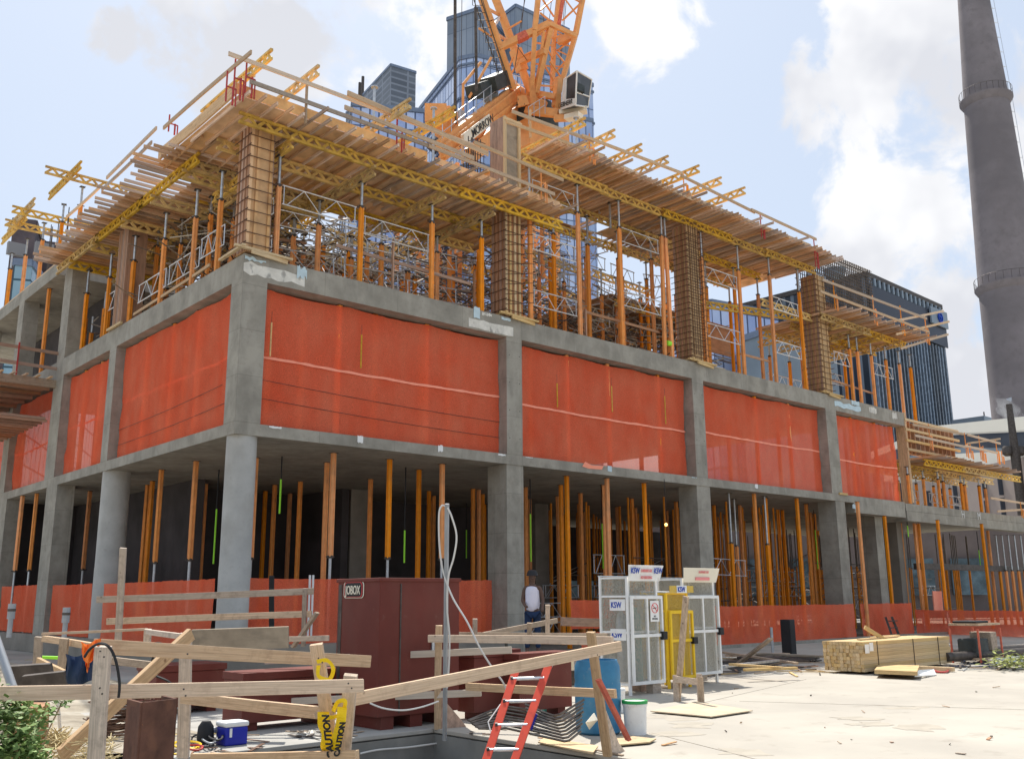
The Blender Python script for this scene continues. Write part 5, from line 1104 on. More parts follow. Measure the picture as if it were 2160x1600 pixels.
b.tube(P(993, -20, 49.6), P(1062, 185, 51.4), .03, 5); b.tube(P(1008, -20, 49.6), P(1078, 185, 51.4), .03, 5); b.tube(P(1012,-20,49), P(1075,190,51), .02, 4)
b.build('access_ladder', DSTE, parent=CR)
b = MB()
for a, c in (((975,-60,50),(972,230,47)),((1112,-60,53),(1100,60,52)),((1095,70,52),(1118,-60,52)),((1142,-60,53),(1128,60,52)),((1150,-60,54),(1146,60,53)),((1094,95,51.5),(1084,155,51.8)),((1092,100,51.5),(1112,128,52)),((1196,-60,55),(1180,150,54)),((1200,-60,55),(1184,120,54)),((1170,-60,54),(1158,50,53))): b.tube(P(*a), P(*c), .022, 4)
b.build('hoist_rope', DSTE, parent=CR)
b = MB(); b.tube(P(960, -80, 46.5), P(960, 262, 46.5), .075, 8); b.tube(P(1003, 15, 48.5), P(1005, 192, 48.5), .075, 8); b.build('suspension_bar', DSTE, parent=CR)
# name board on the deck beam
p0 = P(962, 300, 44.9); p1 = P(1022, 254, 48.2)
nb = V((0, 0, 1)); xd = (p1-p0).normalized(); L = (p1-p0).length; out = xd.cross(V((0, 0, 1))).normalized(); out = out if out.dot(fw) < 0 else -out
yd = out.cross(xd).normalized(); p0 = p0+out*.35; 
MB().slab([p0-yd*.26, p0+xd*L-yd*.26, p0+xd*L+yd*.26, p0+yd*.26], .04).build('name_board', CREAM, parent=CR)
text_mesh('board_lettering', 'MORROW', .52, INKB, CR, p0+xd*(L*.30)-yd*.18+out*.03, xd, yd, off=.004, sx=L*.66/1.95/1.05)
# ================================================================== BACKGROUND BUILDINGS
def wallface(b, p, q, z0, z1):
    p = V((p.x, p.y, 0)); q = V((q.x, q.y, 0)); n = len(b.v); L = (q-p).length
    b.v += [V((p.x, p.y, z0)), V((q.x, q.y, z0)), V((q.x, q.y, z1)), V((p.x, p.y, z1))]; fi = len(b.f); b.f.append((n, n+1, n+2, n+3))
    for k, uv in enumerate(((0, z0), (L, z0), (L, z1), (0, z1))): b.uv[(fi, n+k)] = uv
def block(par, poly, z0, z1, m, roofm=BANDG, name='curtain_wall', bands=None, bandm=None, par_h=.6):
    """poly = ground points counter-clockwise; walls get metric uv so that panes have their real size"""
    n = len(poly)
    for i in range(n):
        b = MB(); wallface(b, poly[i], poly[(i+1) % n], z0, z1); b.build(name, m, parent=par)
    b = MB(); b.add([(p.x, p.y, z1) for p in poly], [tuple(range(n))]); b.build('roof', roofm, parent=par)
    c = sum((V((p.x, p.y, 0)) for p in poly), V())/n
    def ring(za, zb, o, nm, mm):
        mm = mat('slate_blue_trim', (.17,.215,.30), .5, var=.1) if mm is BANDG else mm
        b = MB(); k = [V((p.x, p.y, 0))+(V((p.x, p.y, 0))-c).normalized()*o for p in poly]
        for i in range(n): b.bar(k[i]+V((0, 0, (za+zb)/2)), k[(i+1) % n]+V((0, 0, (za+zb)/2)), .35, zb-za)
        b.build(nm, mm, parent=par)
    ring(z1-.2, z1+par_h, .1, 'parapet', bandm or BANDG)
    if bands:
        for z in bands: ring(z-.2, z+.2, .12, 'floor_band', bandm or BANDG)
def foot(corner_px, ytop, dist, left_px, right_px, ext=None, angL=None, wl=30, wr=30, ang=45):
    """rectangular footprint with its near corner at a picture column; ang = bearing of the right face against the view"""
    c = at(corner_px, ytop, d=dist); z1 = c.z; fwd = V((fw.x, fw.y, 0)).normalized(); rt = V((RT.x, RT.y, 0)).normalized(); a = rad(ang)
    dr = rt*math.cos(a)+fwd*math.sin(a); dl = -rt*math.sin(a)+fwd*math.cos(a)
    def ln(d, px):
        best = None
        for k in range(1, 4000):
            L = k*.1; p = c+d*L; q = p-CAM; sx = W0/2+F*q.dot(RT)/q.dot(fw)
            if (d is dl and sx <= px) or (d is dr and sx >= px): return L
        return 60
    Ll = ln(dl, left_px); Lr = ln(dr, right_px); c = V((c.x, c.y, 0))
    return [c, c+dr*Lr, c+dr*Lr+dl*Ll, c+dl*Ll], z1
# glass tower
fp, z1 = foot(980, 112, 190, 876, 1250, ang=26); c = fp[0]
# chamfered corner
e1 = (fp[1]-fp[0]).normalized(); e2 = (fp[3]-fp[0]).normalized()
gt = root('glass_tower', fp[0], 'blue glass tower with balconies rising right behind the crane', 'skyscraper')
poly = [fp[0]+e2*2.6, fp[0]+e1*2.6, fp[1], fp[2], fp[3]]
z_r = at(1250, 236, d=(fp[1]-CAM).dot(fw)).z
block(gt, poly, 0, z1, GLB, bands=[z1-k*7.2-1.4 for k in range(7)])
for zz in (z1-14.5, z1-22.5, z1-30.5):
    k = 12; vs = []
    a = fp[0]+e2*9.5; b = MB(); b.prism([(a+e2*-6.0)[:2], ((a+e2*-5)-e1*2.6)[:2], ((a+e2*4)-e1*2.6)[:2], (a+e2*6)[:2]], zz-.35, zz); b.build('balcony', STON, parent=gt)
    b = MB(); b.bar((a+e2*-5-e1*2.5)+V((0, 0, zz+.6)), (a+e2*4-e1*2.5)+V((0, 0, zz+.6)), .06, 1.1); b.build('balcony_rail', GLL, parent=gt)
# dark upper blocks
fl, zl = foot(1012, 20, 205, 944, 1062, ang=62); block(gt, fl, z1-20, zl, LOUV, name='louvre_wall')
fr2, zr = foot(1088, 14, 212, 1040, 1200, ang=38); block(gt, fr2, z1-14, zr, LOUV, name='louvre_wall')
f3, z3 = foot(1100, 230, 186, 1085, 1249, ang=20); block(gt, f3, 0, z3, GLB)
# grey gridded tower
gy = root('grey_tower', at(822, 200, d=300), 'dark grey gridded tower left of the glass tower', 'skyscraper')
fp, z1 = foot(824, 138, 300, 730, 877, ang=32); block(gy, fp, 0, z1, GRID, name='gridded_wall')
tt = fp[3].lerp(fp[0], .32); MB().tube(tt+V((0, 0, z1)), tt+V((0, 0, z1+6)), .5, 8).build('flue', DSTE, parent=gy); tt = tt+(fp[0]-fp[3]).normalized()*2.5; MB().tube(tt+V((0, 0, z1)), tt+V((0, 0, z1+7)), .5, 8).build('flue', DSTE, parent=gy)
# pale lower glass block
pl = root('glass_block', at(800, 300, d=170), 'pale blue glass block seen low between the deck and the grey tower', 'building')
fp, z1 = foot(742, 222, 170, 690, 900, ang=12); block(pl, fp, 0, z1, GLL, bands=[z1-7.5, z1-15])
# black ribbed tower on the right
bt = root('black_tower', at(1830, 700, d=160), 'black ribbed office tower behind the right end of the building', 'skyscraper')
c0 = at(1826, 580, d=150); c1 = at(1984, 640, d=196); 
def gp2(px, py, d): p = at(px, py, d=d); return V((p.x, p.y, 0))
A0 = gp2(1826, 580, 150); ztop = c0.z
# right face recedes to the right
best = None
for d in range(150, 400):
    p = at(1984, 640, d=d)
    if abs(p.z-ztop) < 1: best = d
A1 = gp2(1984, 640, best or 200); dv = (A1-A0).normalized(); dl = V((-dv.y, dv.x, 0)); dl = dl if dl.dot(V((-1, 1, 0))) > 0 else -dl
poly = [A0, A1, A1+dl*30, A0+dl*30]
block(bt, poly, 0, ztop, BLKG, name='ribbed_wall', bandm=DSTE, bands=None)
L = (A1-A0).length; k = 0
outv = -dl
for i in range(int(L/1.15)): p = A0+dv*(i*1.15)+outv*.3; MB().bar(p+V((0, 0, 10)), p+V((0, 0, ztop-7.5)), .36, .3).build('rib', mat('pewter_rib', (.20,.245,.30), .4, .3, var=.3, objvar=.3), parent=bt)
b = MB(); 
for i in range(int(L/1.55)): p = A0+dv*(i*1.55+.5)+outv*.3; MB().bar(p+V((0, 0, ztop-1.5)), p+V((0, 0, ztop-.2)), .3, .5).build('crown_fin', BANDL, parent=bt)

MB().slab([A0+outv*.5+V((0, 0, ztop-7.2)), A1+outv*.5+V((0, 0, ztop-7.2)), A1+outv*.5+V((0, 0, ztop-1.6)), A0+outv*.5+V((0, 0, ztop-1.6))], .2).build('dark_top_band', mat('near_black_band', (.02,.022,.035), .35, var=.2, scale=.1), parent=bt)
q0 = A1-dv*(L*.24)+outv*.9; q1 = A1+outv*.9
MB().slab([q0+V((0, 0, ztop-3.9)), q1+V((0, 0, ztop-3.9)), q1+V((0, 0, ztop-1.0)), q0+V((0, 0, ztop-1.0))], .3).build('sign_panel', BANDL, parent=bt)
cc = (q0+q1)/2+outv*.15+V((0, 0, ztop-2.5)); b = MB(); n = 20
for k in range(n):
    a, c = 2*math.pi*k/n, 2*math.pi*(k+1)/n; b.bar(cc+dv*math.cos(a)*.75+V((0, 0, math.sin(a)*.75)), cc+dv*math.cos(c)*.75+V((0, 0, math.sin(c)*.75)), .2, .22)
b.bar(cc-dv*.5+V((0, 0, .2)), cc+dv*.4+V((0, 0, .1)), .2, .25); b.bar(cc+V((0, 0, -.5)), cc+V((0, 0, .4)), .2, .2); b.build('round_emblem', INKU, parent=bt)
# satellite dish
t = root('satellite_dish', at(1762, 582, d=146), 'grey satellite dish behind the rebar wall cage', 'dish'); MB().lathe(tuple(at(1762, 590, d=146)), [(.2, 0), (1.4, .5), (1.7, 1.6)], 16).build('bowl', BANDL, parent=t, smooth=True)
# chimney
chd = 120
def chx(px, py): return at(px, py, d=chd)
pa = chx(2053, 0); pb = chx(2150, 890); 
cxy = at(2125, 700, d=chd); z_hi = at(2050, -120, d=chd).z; 
def cen(z):   # centre axis is vertical: solve radius from left edge points
    return None
ch = root('chimney', V((0, 0, 0)), 'giant tapered grey concrete chimney at the right edge', 'chimney')
E1 = (2019, -40), (2036, 200), (2070, 600), (2101, 895)
# axis from top centre: (2053,0)
dd = chd; ax = at(2053, 0, d=dd); X0, Y0 = ax.x, ax.y
def radius_at(px, py):
    # horizontal offset from axis of the ray at same forward-ground distance
    v = (at(px, py, d=1)-CAM); fh = V((fw.x, fw.y)).normalized(); g = V((X0-CAM.x, Y0-CAM.y)).dot(fh); k = g/(V((v.x, v.y)).dot(fh)); p = CAM+v*k
    rt = V((RT.x, RT.y)).normalized(); return abs(V((p.x-X0, p.y-Y0)).dot(rt)), p.z
prof = sorted([radius_at(*e) for e in ((2016, -100), (2023, 0), (2036, 205), (2069, 600), (2100, 890))], key=lambda t: t[1])
print('chimney', prof, X0, Y0)
r0_, z0_ = prof[0]; r1_, z1_ = prof[1]; k = (r0_-r1_)/(z1_-z0_)
pr = [(r0_+k*z0_, 0)]+[(r, z) for r, z in prof]
MB().lathe((X0, Y0, 0), pr, 48).build('shaft', CHIM, parent=ch, smooth=True)
for py, rr, nm in ((212, 2036, 'ring_gallery'), (605, 2070, 'ring_gallery')):
    r, z = radius_at(rr, py); b = MB(); b.lathe((X0, Y0, z), [(r+.02, -.9), (r+.45, -.2), (r+.45, .0), (r+.05, .05)], 48); b.build('ring_gallery', CHIM, parent=ch, smooth=True)
    b = MB()
    for i in range(28):
        a = i/28*2*math.pi; p = V((X0+math.cos(a)*(r+.42), Y0+math.sin(a)*(r+.42), z)); q = V((X0+math.cos(a+.2244)*(r+.42), Y0+math.sin(a+.2244)*(r+.42), z)); b.tube(p, p+V((0, 0, 1)), .025, 4); b.tube(p+V((0, 0, 1)), q+V((0, 0, 1)), .025, 4)
    b.build('gallery_rail', DSTE, parent=ch)
b = MB(); rt3 = V((RT.x, RT.y, 0)).normalized()
zz = [p[1] for p in prof]; 
def rz(z):
    for (ra, za), (rb, zb) in zip(prof, prof[1:]):
        if za <= z <= zb: return ra+(rb-ra)*(z-za)/(zb-za)
    return prof[-1][0]
z = prof[0][1]
while z < prof[-1][1]-1:
    p = V((X0, Y0, z))+rt3*(rz(z)+.3); b.tube(p-fw*.3, p+fw*.3, .03, 4); b.tube(p, V((X0, Y0, z+2))+rt3*(rz(z+2)+.3), .035, 4); b.tube(p+rt3*.45, V((X0, Y0, z+2))+rt3*(rz(z+2)+.75), .03, 4); b.tube(p, p+rt3*.45, .03, 4); b.tube(p, p-rt3*.35, .03, 4); z += 2
b.build('cage_ladder', FRAM, parent=ch)
# ---- white roofed building, stone building, small stack
def quadwall(par, name, a, b_, z0, z1, m, th=.5):
    a = V((a.x, a.y, 0)); b_ = V((b_.x, b_.y, 0)); o = MB().bar(a+V((0, 0, (z0+z1)/2)), b_+V((0, 0, (z0+z1)/2)), th, z1-z0).build(name, m, parent=par); return o
wr = root('white_roofed_building', at(2080, 950, d=105), 'industrial building with white roof bands behind the right end of the site', 'building')
d1, d2 = 112, 84
def zpx(px, py, d): return at(px, py, d=d).z
a = gp2(1960, 900, d1); c = gp2(2280, 900, d2)
def band(name, ya0, ya1, yb0, yb1, m, off, th):
    # pixel rows at left and right ends
    za0, za1 = zpx(1960, ya1, d1), zpx(1960, ya0, d1); o = -fw*off; o.z = 0
    zb0, zb1 = zpx(2280, yb1, d2), zpx(2280, yb0, d2)
    pa, pc = a+o, c+o; bk = V((fw.x, fw.y, 0)).normalized()*th
    vs = [pa+V((0,0,za0)), pc+V((0,0,zb0)), pc+V((0,0,zb1)), pa+V((0,0,za1))]; vs += [v+bk for v in vs]
    MB().add(vs, [(0,1,2,3),(7,6,5,4),(0,4,5,1),(1,5,6,2),(2,6,7,3),(3,7,4,0)]).build(name, m, parent=wr)
band('roof', 902, 920, 868, 905, ROOFW, 1.2, 20); band('upper_wall', 918, 948, 903, 950, BANDG, 0, 18); band('window_strip', 946, 968, 948, 962, BANDL, .3, 18)
band('lower_roof', 968, 985, 952, 1000, ROOFW, 3, 18); 
quadwall(wr, 'stone_wall', gp2(1930, 1000, 108), gp2(2300, 1000, 80), 0, zpx(2080, 992, 98), STON, .8)
fa, fb = gp2(1930, 1000, 108), gp2(2300, 1000, 80); e = (fb-fa).normalized(); o = -V((fw.x, fw.y, 0)).normalized()
for row, (yp) in enumerate((1035, 1080, 1130, 1180)):
    zc = zpx(2100, yp, 96)
    for k in range(16):
        p = fa+e*(3+k*2.6)+o*.55; 
        if k % 4 == 3: continue
        w_ = MB().bar(p+V((0, 0, zc-.9)), p+V((0, 0, zc+.9)), 1.5, .12, up=(o.x, o.y, 0)); w_.build('window', BANDG, parent=wr)
    b = MB(); b.bar(fa+o*.6+V((0, 0, zc+1.35)), fb+o*.6+V((0, 0, zc+1.35)), .3, .2); b.build('cornice', STON, parent=wr)
sm = root('small_block', at(2068, 892, d=150), 'small blue grey block above the white roof', 'building'); p = at(2068, 905, d=150); MB().box((p.x-3, p.y-2, p.z-6), (p.x+3, p.y+3, zpx(2068, 884, 150))).build('wall', BANDL, parent=sm); MB().tube((p.x+2, p.y, p.z-1), (p.x+2, p.y, p.z+3), .1, 5).build('mast', DSTE, parent=sm)
st = root('flue_stack', at(2137, 945, d=88), 'thin black flue stack with a puff of white steam', 'flue')
a = at(2140, 946, d=88); c = at(2131, 848, d=88); MB().tube((a.x, a.y, a.z-6), a+V((0, 0, .1)), .42, 12).build('pipe', DSTE, parent=st, smooth=True); MB().tube(a, V((a.x, a.y, c.z)), .36, 12, r2=.27).build('pipe', DSTE, parent=st, smooth=True)
for px in (2124, 2142, 2152): MB().lathe(tuple(at(px, 950, d=88)), [(.2, -.5), (.42, -.3), (.42, .2), (.3, .4)], 12).build('roof_vent', DSTE, parent=st, smooth=True)
# steam puff as a real volume
def steam(cx, r, nm_):
    b = MB(); rs = random.Random(5)
pf = bpy.data.meshes.new('steam_puff'); import bmesh
bm = bmesh.new()
for (px, py, rr) in ((2122, 862, .9), (2130, 872, .9), (2138, 868, .7), (2114, 858, .5), (2128, 882, .5), (2143, 862, .4)):
    bmesh.ops.create_icosphere(bm, subdivisions=3, radius=rr, matrix=Matrix.Translation(at(px, py, d=89.5)-at(2128, 870, d=89.5)))
for v in bm.verts: v.co += V((noise.noise(v.co*1.1), noise.noise(v.co*1.1+V((5,0,0))), noise.noise(v.co*1.1+V((0,7,0)))))*.7+v.co.normalized()*(.3*noise.noise(v.co*2.6)+.18*noise.noise(v.co*6))
bm.to_mesh(pf); bm.free()
for p_ in pf.polygons: p_.use_smooth = True
sp = bpy.data.objects.new('steam_puff', pf); sp.location = at(2128, 870, d=89.5); COL.objects.link(sp); tag(sp, 'ragged puff of white steam beside the thin black flue', 'steam')
ms = bpy.data.materials.new('steam'); ms.use_nodes = True; nt = ms.node_tree; nt.nodes.remove(nt.nodes['Principled BSDF']); pv = nt.nodes.new('ShaderNodeVolumePrincipled'); pv.inputs['Density'].default_value = .38; pv.inputs['Color'].default_value = (.95, .95, .95, 1)
nt.links.new(pv.outputs[0], nt.nodes['Material Output'].inputs['Volume']); pf.materials.append(ms)
# ---- left background
bk = root('brick_building', at(30, 520, d=140), 'dark brick building far behind the left scaffold', 'building')
fp, z1 = foot(28, 468, 140, -90, 75, ang=20); block(bk, fp, 0, z1, BRICK, name='brick_wall', bandm=BRICK)
fp2, z2 = foot(75, 515, 150, 60, 135, ang=20); block(bk, fp2, 0, z2, BRICK, name='brick_wall', bandm=BRICK)
for k, px in enumerate((34, 92)):
    p = at(px, 527, d=137); MB().box((p.x-1.2, p.y-.6, p.z-.9), (p.x+1.2, p.y+.2, p.z+.9)).build('window', TEALG, parent=bk)
gb = root('teal_glass_building', at(20, 600, d=110), 'pale teal glass building behind the far left posts', 'building')
fp, z1 = foot(30, 556, 110, -120, 68, ang=14); block(gb, fp, 0, z1, glassmat('teal_curtain', (.24,.36,.42), (.32,.46,.52), (.05,.1,.13), 2.2, 3.4, mw=.12, metal=.2))
# buildings seen through the shores
for i, (px, yt, d, l, r_, mt) in enumerate(((1500, 640, 130, 1380, 1640, GLL), (1650, 690, 120, 1560, 1760, BANDL))):
    o = root('far_building', at(px, yt, d=d), ('hazy blue glass', 'grey blue')[i]+' building glimpsed low through the shores on the right', 'building'); fp, z1 = foot(px, yt, d, l, r_, ang=30); block(o, fp, 0, z1, mt)
# things seen through the ground storey
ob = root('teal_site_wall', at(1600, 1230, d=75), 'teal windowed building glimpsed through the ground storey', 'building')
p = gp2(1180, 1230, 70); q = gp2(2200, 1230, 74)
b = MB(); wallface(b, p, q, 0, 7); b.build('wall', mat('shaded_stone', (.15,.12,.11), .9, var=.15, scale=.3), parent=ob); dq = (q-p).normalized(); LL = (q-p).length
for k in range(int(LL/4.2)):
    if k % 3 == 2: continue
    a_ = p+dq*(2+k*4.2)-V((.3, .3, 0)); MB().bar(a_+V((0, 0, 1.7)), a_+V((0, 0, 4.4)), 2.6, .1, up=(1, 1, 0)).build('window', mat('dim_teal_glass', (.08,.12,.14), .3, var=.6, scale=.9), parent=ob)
# ================================================================== FOREGROUND
def bd(x, y, d): return at(x, y, d=d)
# tall brown tool cabinet
zc = 0
c = at(795, 1541, Z=0); 
JH = at(790, 1215, X=c.x).z if False else None
dep = (c-CAM).dot(fw); top = at(790, 1216, d=dep).z
yb = at(704, 1520, X=c.x).y; xr = at(968, 1505, Y=c.y).x
cab = root('tool_cabinet', c, 'tall dark brown steel tool cabinet standing before the round corner column', 'tool cabinet')
b = MB(); b.box((c.x, c.y, .16), (xr, yb, top-.02)); b.build('body', BROW, parent=cab, bevel=.012)
MB().box((c.x-.02, c.y-.02, top-.05), (xr+.02, yb+.02, top)).build('lid', BROW, parent=cab, bevel=.008)
for x in (c.x+.08, c.x+.55, xr-.3): MB().box((x, c.y+.03, 0), (x+.2, yb-.03, .16)).build('skid', BROW, parent=cab)
MB().box((c.x-.006, yb-.12, .2), (c.x, yb-.04, top-.08)).build('hinge_strip', DSTE, parent=cab)
MB().box((c.x+.33, c.y-.012, .2), (c.x+.35, c.y-.001, top-.08)).build('door_seam', DSTE, parent=cab); MB().box((xr-.5, c.y-.03, .9), (xr-.46, c.y, 1.15)).build('handle', STEEL, parent=cab)
q = at(746, 1243, X=c.x-.01); w2, h2 = .26, .115
b = MB(); pts = []
for sx, sy in ((1,1),(-1,1),(-1,-1),(1,-1)):
    for k in range(5):
        a = math.atan2(sy, sx)-math.pi/4+k/4*math.pi/2; pts.append((q.y+sx*(w2-.06)+.06*math.cos(a), q.z+sy*(h2-.06)+.06*math.sin(a)))
pts.sort(key=lambda p: math.atan2((p[1]-q.z)/h2, (p[0]-q.y)/w2))
def plate(o, sc, mm, nm): MB().slab([(c.x-o, q.y+(p[0]-q.y)*sc, q.z+(p[1]-q.z)*sc) for p in pts], .004).build(nm, mm, parent=cab)
plate(.006, 1, CREAM, 'badge'); plate(.010, .93, INKB, 'badge'); plate(.013, .88, INKR, 'badge'); plate(.016, .82, INKB, 'badge')
text_mesh('badge_lettering', 'JOBOX', .17, CREAM, cab, (c.x-.024, q.y+.19, q.z-.062), (0, -1, 0), (0, 0, 1), off=.001, sx=.70)
# low brown chests
def chest(px, py, zt, pl, pr, lab, pyl=None, pyr=None, hb=0):
    c = at(px, py, Z=zt); yl = at(pl[0], pl[1], X=c.x).y; xr = at(pr[0], pr[1], Y=c.y).x
    r = root('tool_chest', (c.x, c.y, hb), lab, 'tool chest', 'low brown tool chests')
    MB().box((c.x, c.y, hb+.1), (xr, yl, zt-.10)).build('body', BROW, parent=r, bevel=.01); MB().box((c.x-.02, c.y-.02, zt-.098), (xr+.02, yl+.02, zt)).build('lid', BROW, parent=r, bevel=.008)
    MB().box((c.x+.1, c.y+.05, hb), (c.x+.25, yl-.05, hb+.1)).build('skid', BROW, parent=r); MB().box((xr-.25, c.y+.05, hb), (xr-.1, yl-.05, hb+.1)).build('skid', BROW, parent=r); return r
chest(515, 1419, .74, (474, 1409), (712, 1406), 'low brown chest with sunlit lid directly left of the tall cabinet')
chest(332, 1404, .72, (292, 1399), (476, 1402), 'low brown chest left of the first, its end towards the diagonal plank')
chest(1000, 1372, .95, (965, 1368), (1095, 1366), 'brown chest behind the timber rails right of the tall cabinet'); chest(1095, 1378, .9, (1062, 1372), (1205, 1372), 'farthest right brown chest behind the red ladder')
# gas cages
def cage(px, py, wpx, dpx, H, m, mm, lab, sign=None, door=True, rot=.0, sidelab=None):
    c = at(px, py, Z=0); W = wpx; D = dpx
    r = root('gas_cage', c, lab, 'gas cylinder cage', 'gas cylinder cages'); x0, y0 = c.x, c.y; x1, y1 = x0+W, y0+D; t = .045
    b = MB()
    for x, y in ((x0, y0), (x1, y0), (x0, y1), (x1, y1)): b.box((x-t/2, y-t/2, 0), (x+t/2, y+t/2, H))
    for z in (.18, H*.52, H-.36, H-.03):
        for p, q in (((x0, y0), (x1, y0)), ((x1, y0), (x1, y1)), ((x1, y1), (x0, y1)), ((x0, y1), (x0, y0))): b.bar((p[0], p[1], z), (q[0], q[1], z), t*.8, t*.8)
    b.build('frame', m, parent=r)
    for a, e in (((x0, y0+.01), (x0, y1)), ((x1, y0), (x1, y1)), ((x0, y1), (x1, y1)), ((x0, y0), (x1, y0))):
        b = MB(); b.add([(a[0], a[1], .18), (e[0], e[1], .18), (e[0], e[1], H-.05), (a[0], a[1], H-.05)], [(0, 1, 2, 3)]); b.build('mesh_panel', mm, parent=r)
    MB().slab([(x0-.03, y0-.03, H), (x1+.03, y0-.03, H), (x1+.03, y1+.03, H+.02), (x0-.03, y1+.03, H+.02)], .02).build('roof_plate', STEEL, parent=r)
    if door:
        d = MB(); yy = y0-.07; xa, xb = x0+.03, x1+.06; zt = H-.38
        for x in (xa, (xa+xb)/2, xb): d.bar((x, yy, .2), (x, yy, zt), t, t)
        for z in (.2, H*.49, zt): d.bar((xa-.02, yy+.001, z), (xb+.02, yy+.001, z), t, t+.01)
        o = d.build('door', m, parent=r)
        b = MB(); b.add([(xa, yy+.005, .2), (xb, yy+.005, .2), (xb, yy+.005, zt), (xa, yy+.005, zt)], [(0, 1, 2, 3)]); b.build('door_mesh', mm, parent=r)
        MB().box((xb-.05, yy-.07, H*.45), (xb+.07, yy+.02, H*.52)).build('lock_box', BLACK, parent=r)
    if sign:
        zs = H+.01; MB().slab([(x0-.03, y0-.08, zs-.10), (x1+.03, y0-.08, zs-.10), (x1+.09, y0-.14, zs+.18), (x0-.09, y0-.14, zs+.18)], .012).build('sign_board', CREAM if sign != 1 else WHIT, parent=r)
        yd = V((0, -.06, .28)).normalized(); o = V((0, -.012, 0))
        if sign == 1:
            text_mesh('sign_lettering', 'KSW', .15, INKU, r, V((x0-.04, y0-.125, zs+.035))+o, (1, 0, 0), yd, off=.001, sx=.72); text_mesh('sign_lettering', 'KSW', .15, INKU, r, V((x1-.19, y0-.125, zs+.035))+o, (1, 0, 0), yd, off=.001, sx=.72)
            text_mesh('sign_lettering', 'FLAMMABLE GAS', .075, INKF, r, V(((x0+x1)/2, y0-.125, zs+.06))+o, (1, 0, 0), yd, align='CENTER', sx=.52, off=.001); text_mesh('sign_lettering', 'NO SMOKING', .075, INKF, r, V(((x0+x1)/2+.02, y0-.10, zs-.06))+o, (1, 0, 0), yd, align='CENTER', sx=.66, off=.001)
        else:
            text_mesh('sign_lettering', 'FLAMMABLE GAS', .07, INKF, r, V(((x0+x1)/2+.05, y0-.125, zs+.08))+o, (1, 0, 0), yd, align='CENTER', sx=.6)
            MB().slab([(x0+.3, y0-.115, zs-.06), (x0+.75, y0-.115, zs-.06), (x0+.75, y0-.125, zs+.0), (x0+.3, y0-.125, zs+.0)], .01).build('sticker', INKF, parent=r)
    return r, x0, y0, x1, y1
g1, x0, y0, x1, y1 = cage(1330, 1466, .78, .66, 2.06, WHIT, MESHW, 'grey white gas cage with lettered sign, leftmost of the three', sign=1)
for z in (1.50, .98): text_mesh('side_lettering', 'KSW', .15, INKU, g1, (x0-.012, y0+.40, z), (0, -1, 0), (0, 0, 1), off=.001, sx=.8); MB().box((x0-.008, y0+.05, z-.05), (x0-.004, y0+.43, z+.15)).build('side_plate', WHIT, parent=g1)
MB().box((x0+.5, y0-.10, 1.25), (x0+.74, y0-.094, 1.62)).build('notice', INKW, parent=g1)
b = MB(); cn = V((x0+.62, y0-.105, 1.49)); 
for k in range(20): a, e = k/20*2*math.pi, (k+1)/20*2*math.pi; b.bar(cn+V((math.cos(a)*.085, 0, math.sin(a)*.085)), cn+V((math.cos(e)*.085, 0, math.sin(e)*.085)), .006, .016, up=(0, 1, 0))
b.bar(cn+V((-.06, 0, .06)), cn+V((.06, 0, -.06)), .006, .014, up=(0, 1, 0)); b.build('notice_ring', INKR, parent=g1)
MB().bar(cn+V((-.05, .003, -.005)), cn+V((.05, .003, .005)), .006, .014).build('notice_mark', INKB, parent=g1); text_mesh('notice_lettering', 'NO\nSMOKING', .045, INKB, g1, (x0+.62, y0-.10, 1.33), (1, 0, 0), (0, 0, 1), align='CENTER', sx=.8)
# cylinders inside
for i in range(3): 
    t = root('gas_cylinder', (x0+.2+.2*i, y0+.35, .2), ('silver', 'rusty', 'green')[i]+' gas cylinder inside the leftmost cage', 'gas cylinder'); MB().lathe((x0+.2+.2*i, y0+.35, 0), [(.1, .2), (.1, 1.25), (.07, 1.38), (.03, 1.42), (.03, 1.5)], 16).build('body', (STEEL, RUST, TEAL)[i], parent=t, smooth=True)
g2, x0, y0, x1, y1 = cage(1412, 1452, .62, .6, 1.78, YELL, MESHY, 'bright yellow gas cage between the two white ones')
MB().bar((x0, y0-.1, 1.83), (x1+.1, y0-.1, 1.83), .02, .13).build('sign_board', MESHY, parent=g2); MB().box((x0+.2, y0-.12, 1.76), (x0+.5, y0-.115, 1.9)).build('sign_plate', INKW, parent=g2); text_mesh('sign_lettering', 'KSW', .14, INKU, g2, (x0+.22, y0-.125, 1.78), (1, 0, 0), (0, 0, 1), off=.001, sx=.75)
for i in range(2):
    t = root('gas_cylinder', (x0+.2+.24*i, y0+.3, .2), ('left', 'right')[i]+' yellow gas cylinder inside the yellow cage', 'gas cylinder'); MB().lathe((x0+.2+.24*i, y0+.3, 0), [(.11, .2), (.11, 1.2), (.07, 1.33), (.03, 1.4)], 16).build('body', YELL, parent=t, smooth=True)
g3, *_ = cage(1448, 1444, .98, .62, 2.06, WHIT, MESHW, 'white gas cage with blank cream sign, rightmost of the three', sign=2)
MB().box((_[0]+.2, _[1]+.1, .03), (_[0]+.8, _[1]+.4, .18)).build('timber_block', TIMO, parent=g3)
for i, (px, py, s) in enumerate(((1352, 1458, .22), (1378, 1462, .16))): q = at(px, py, Z=0); tag(MB().box((q.x, q.y, 0), (q.x+s*1.4, q.y+s, s)).build('timber_block', (TIMR, TIMO)[i]), ('rusty brown', 'grey')[i]+' timber block under the leftmost gas cage', 'timber block')
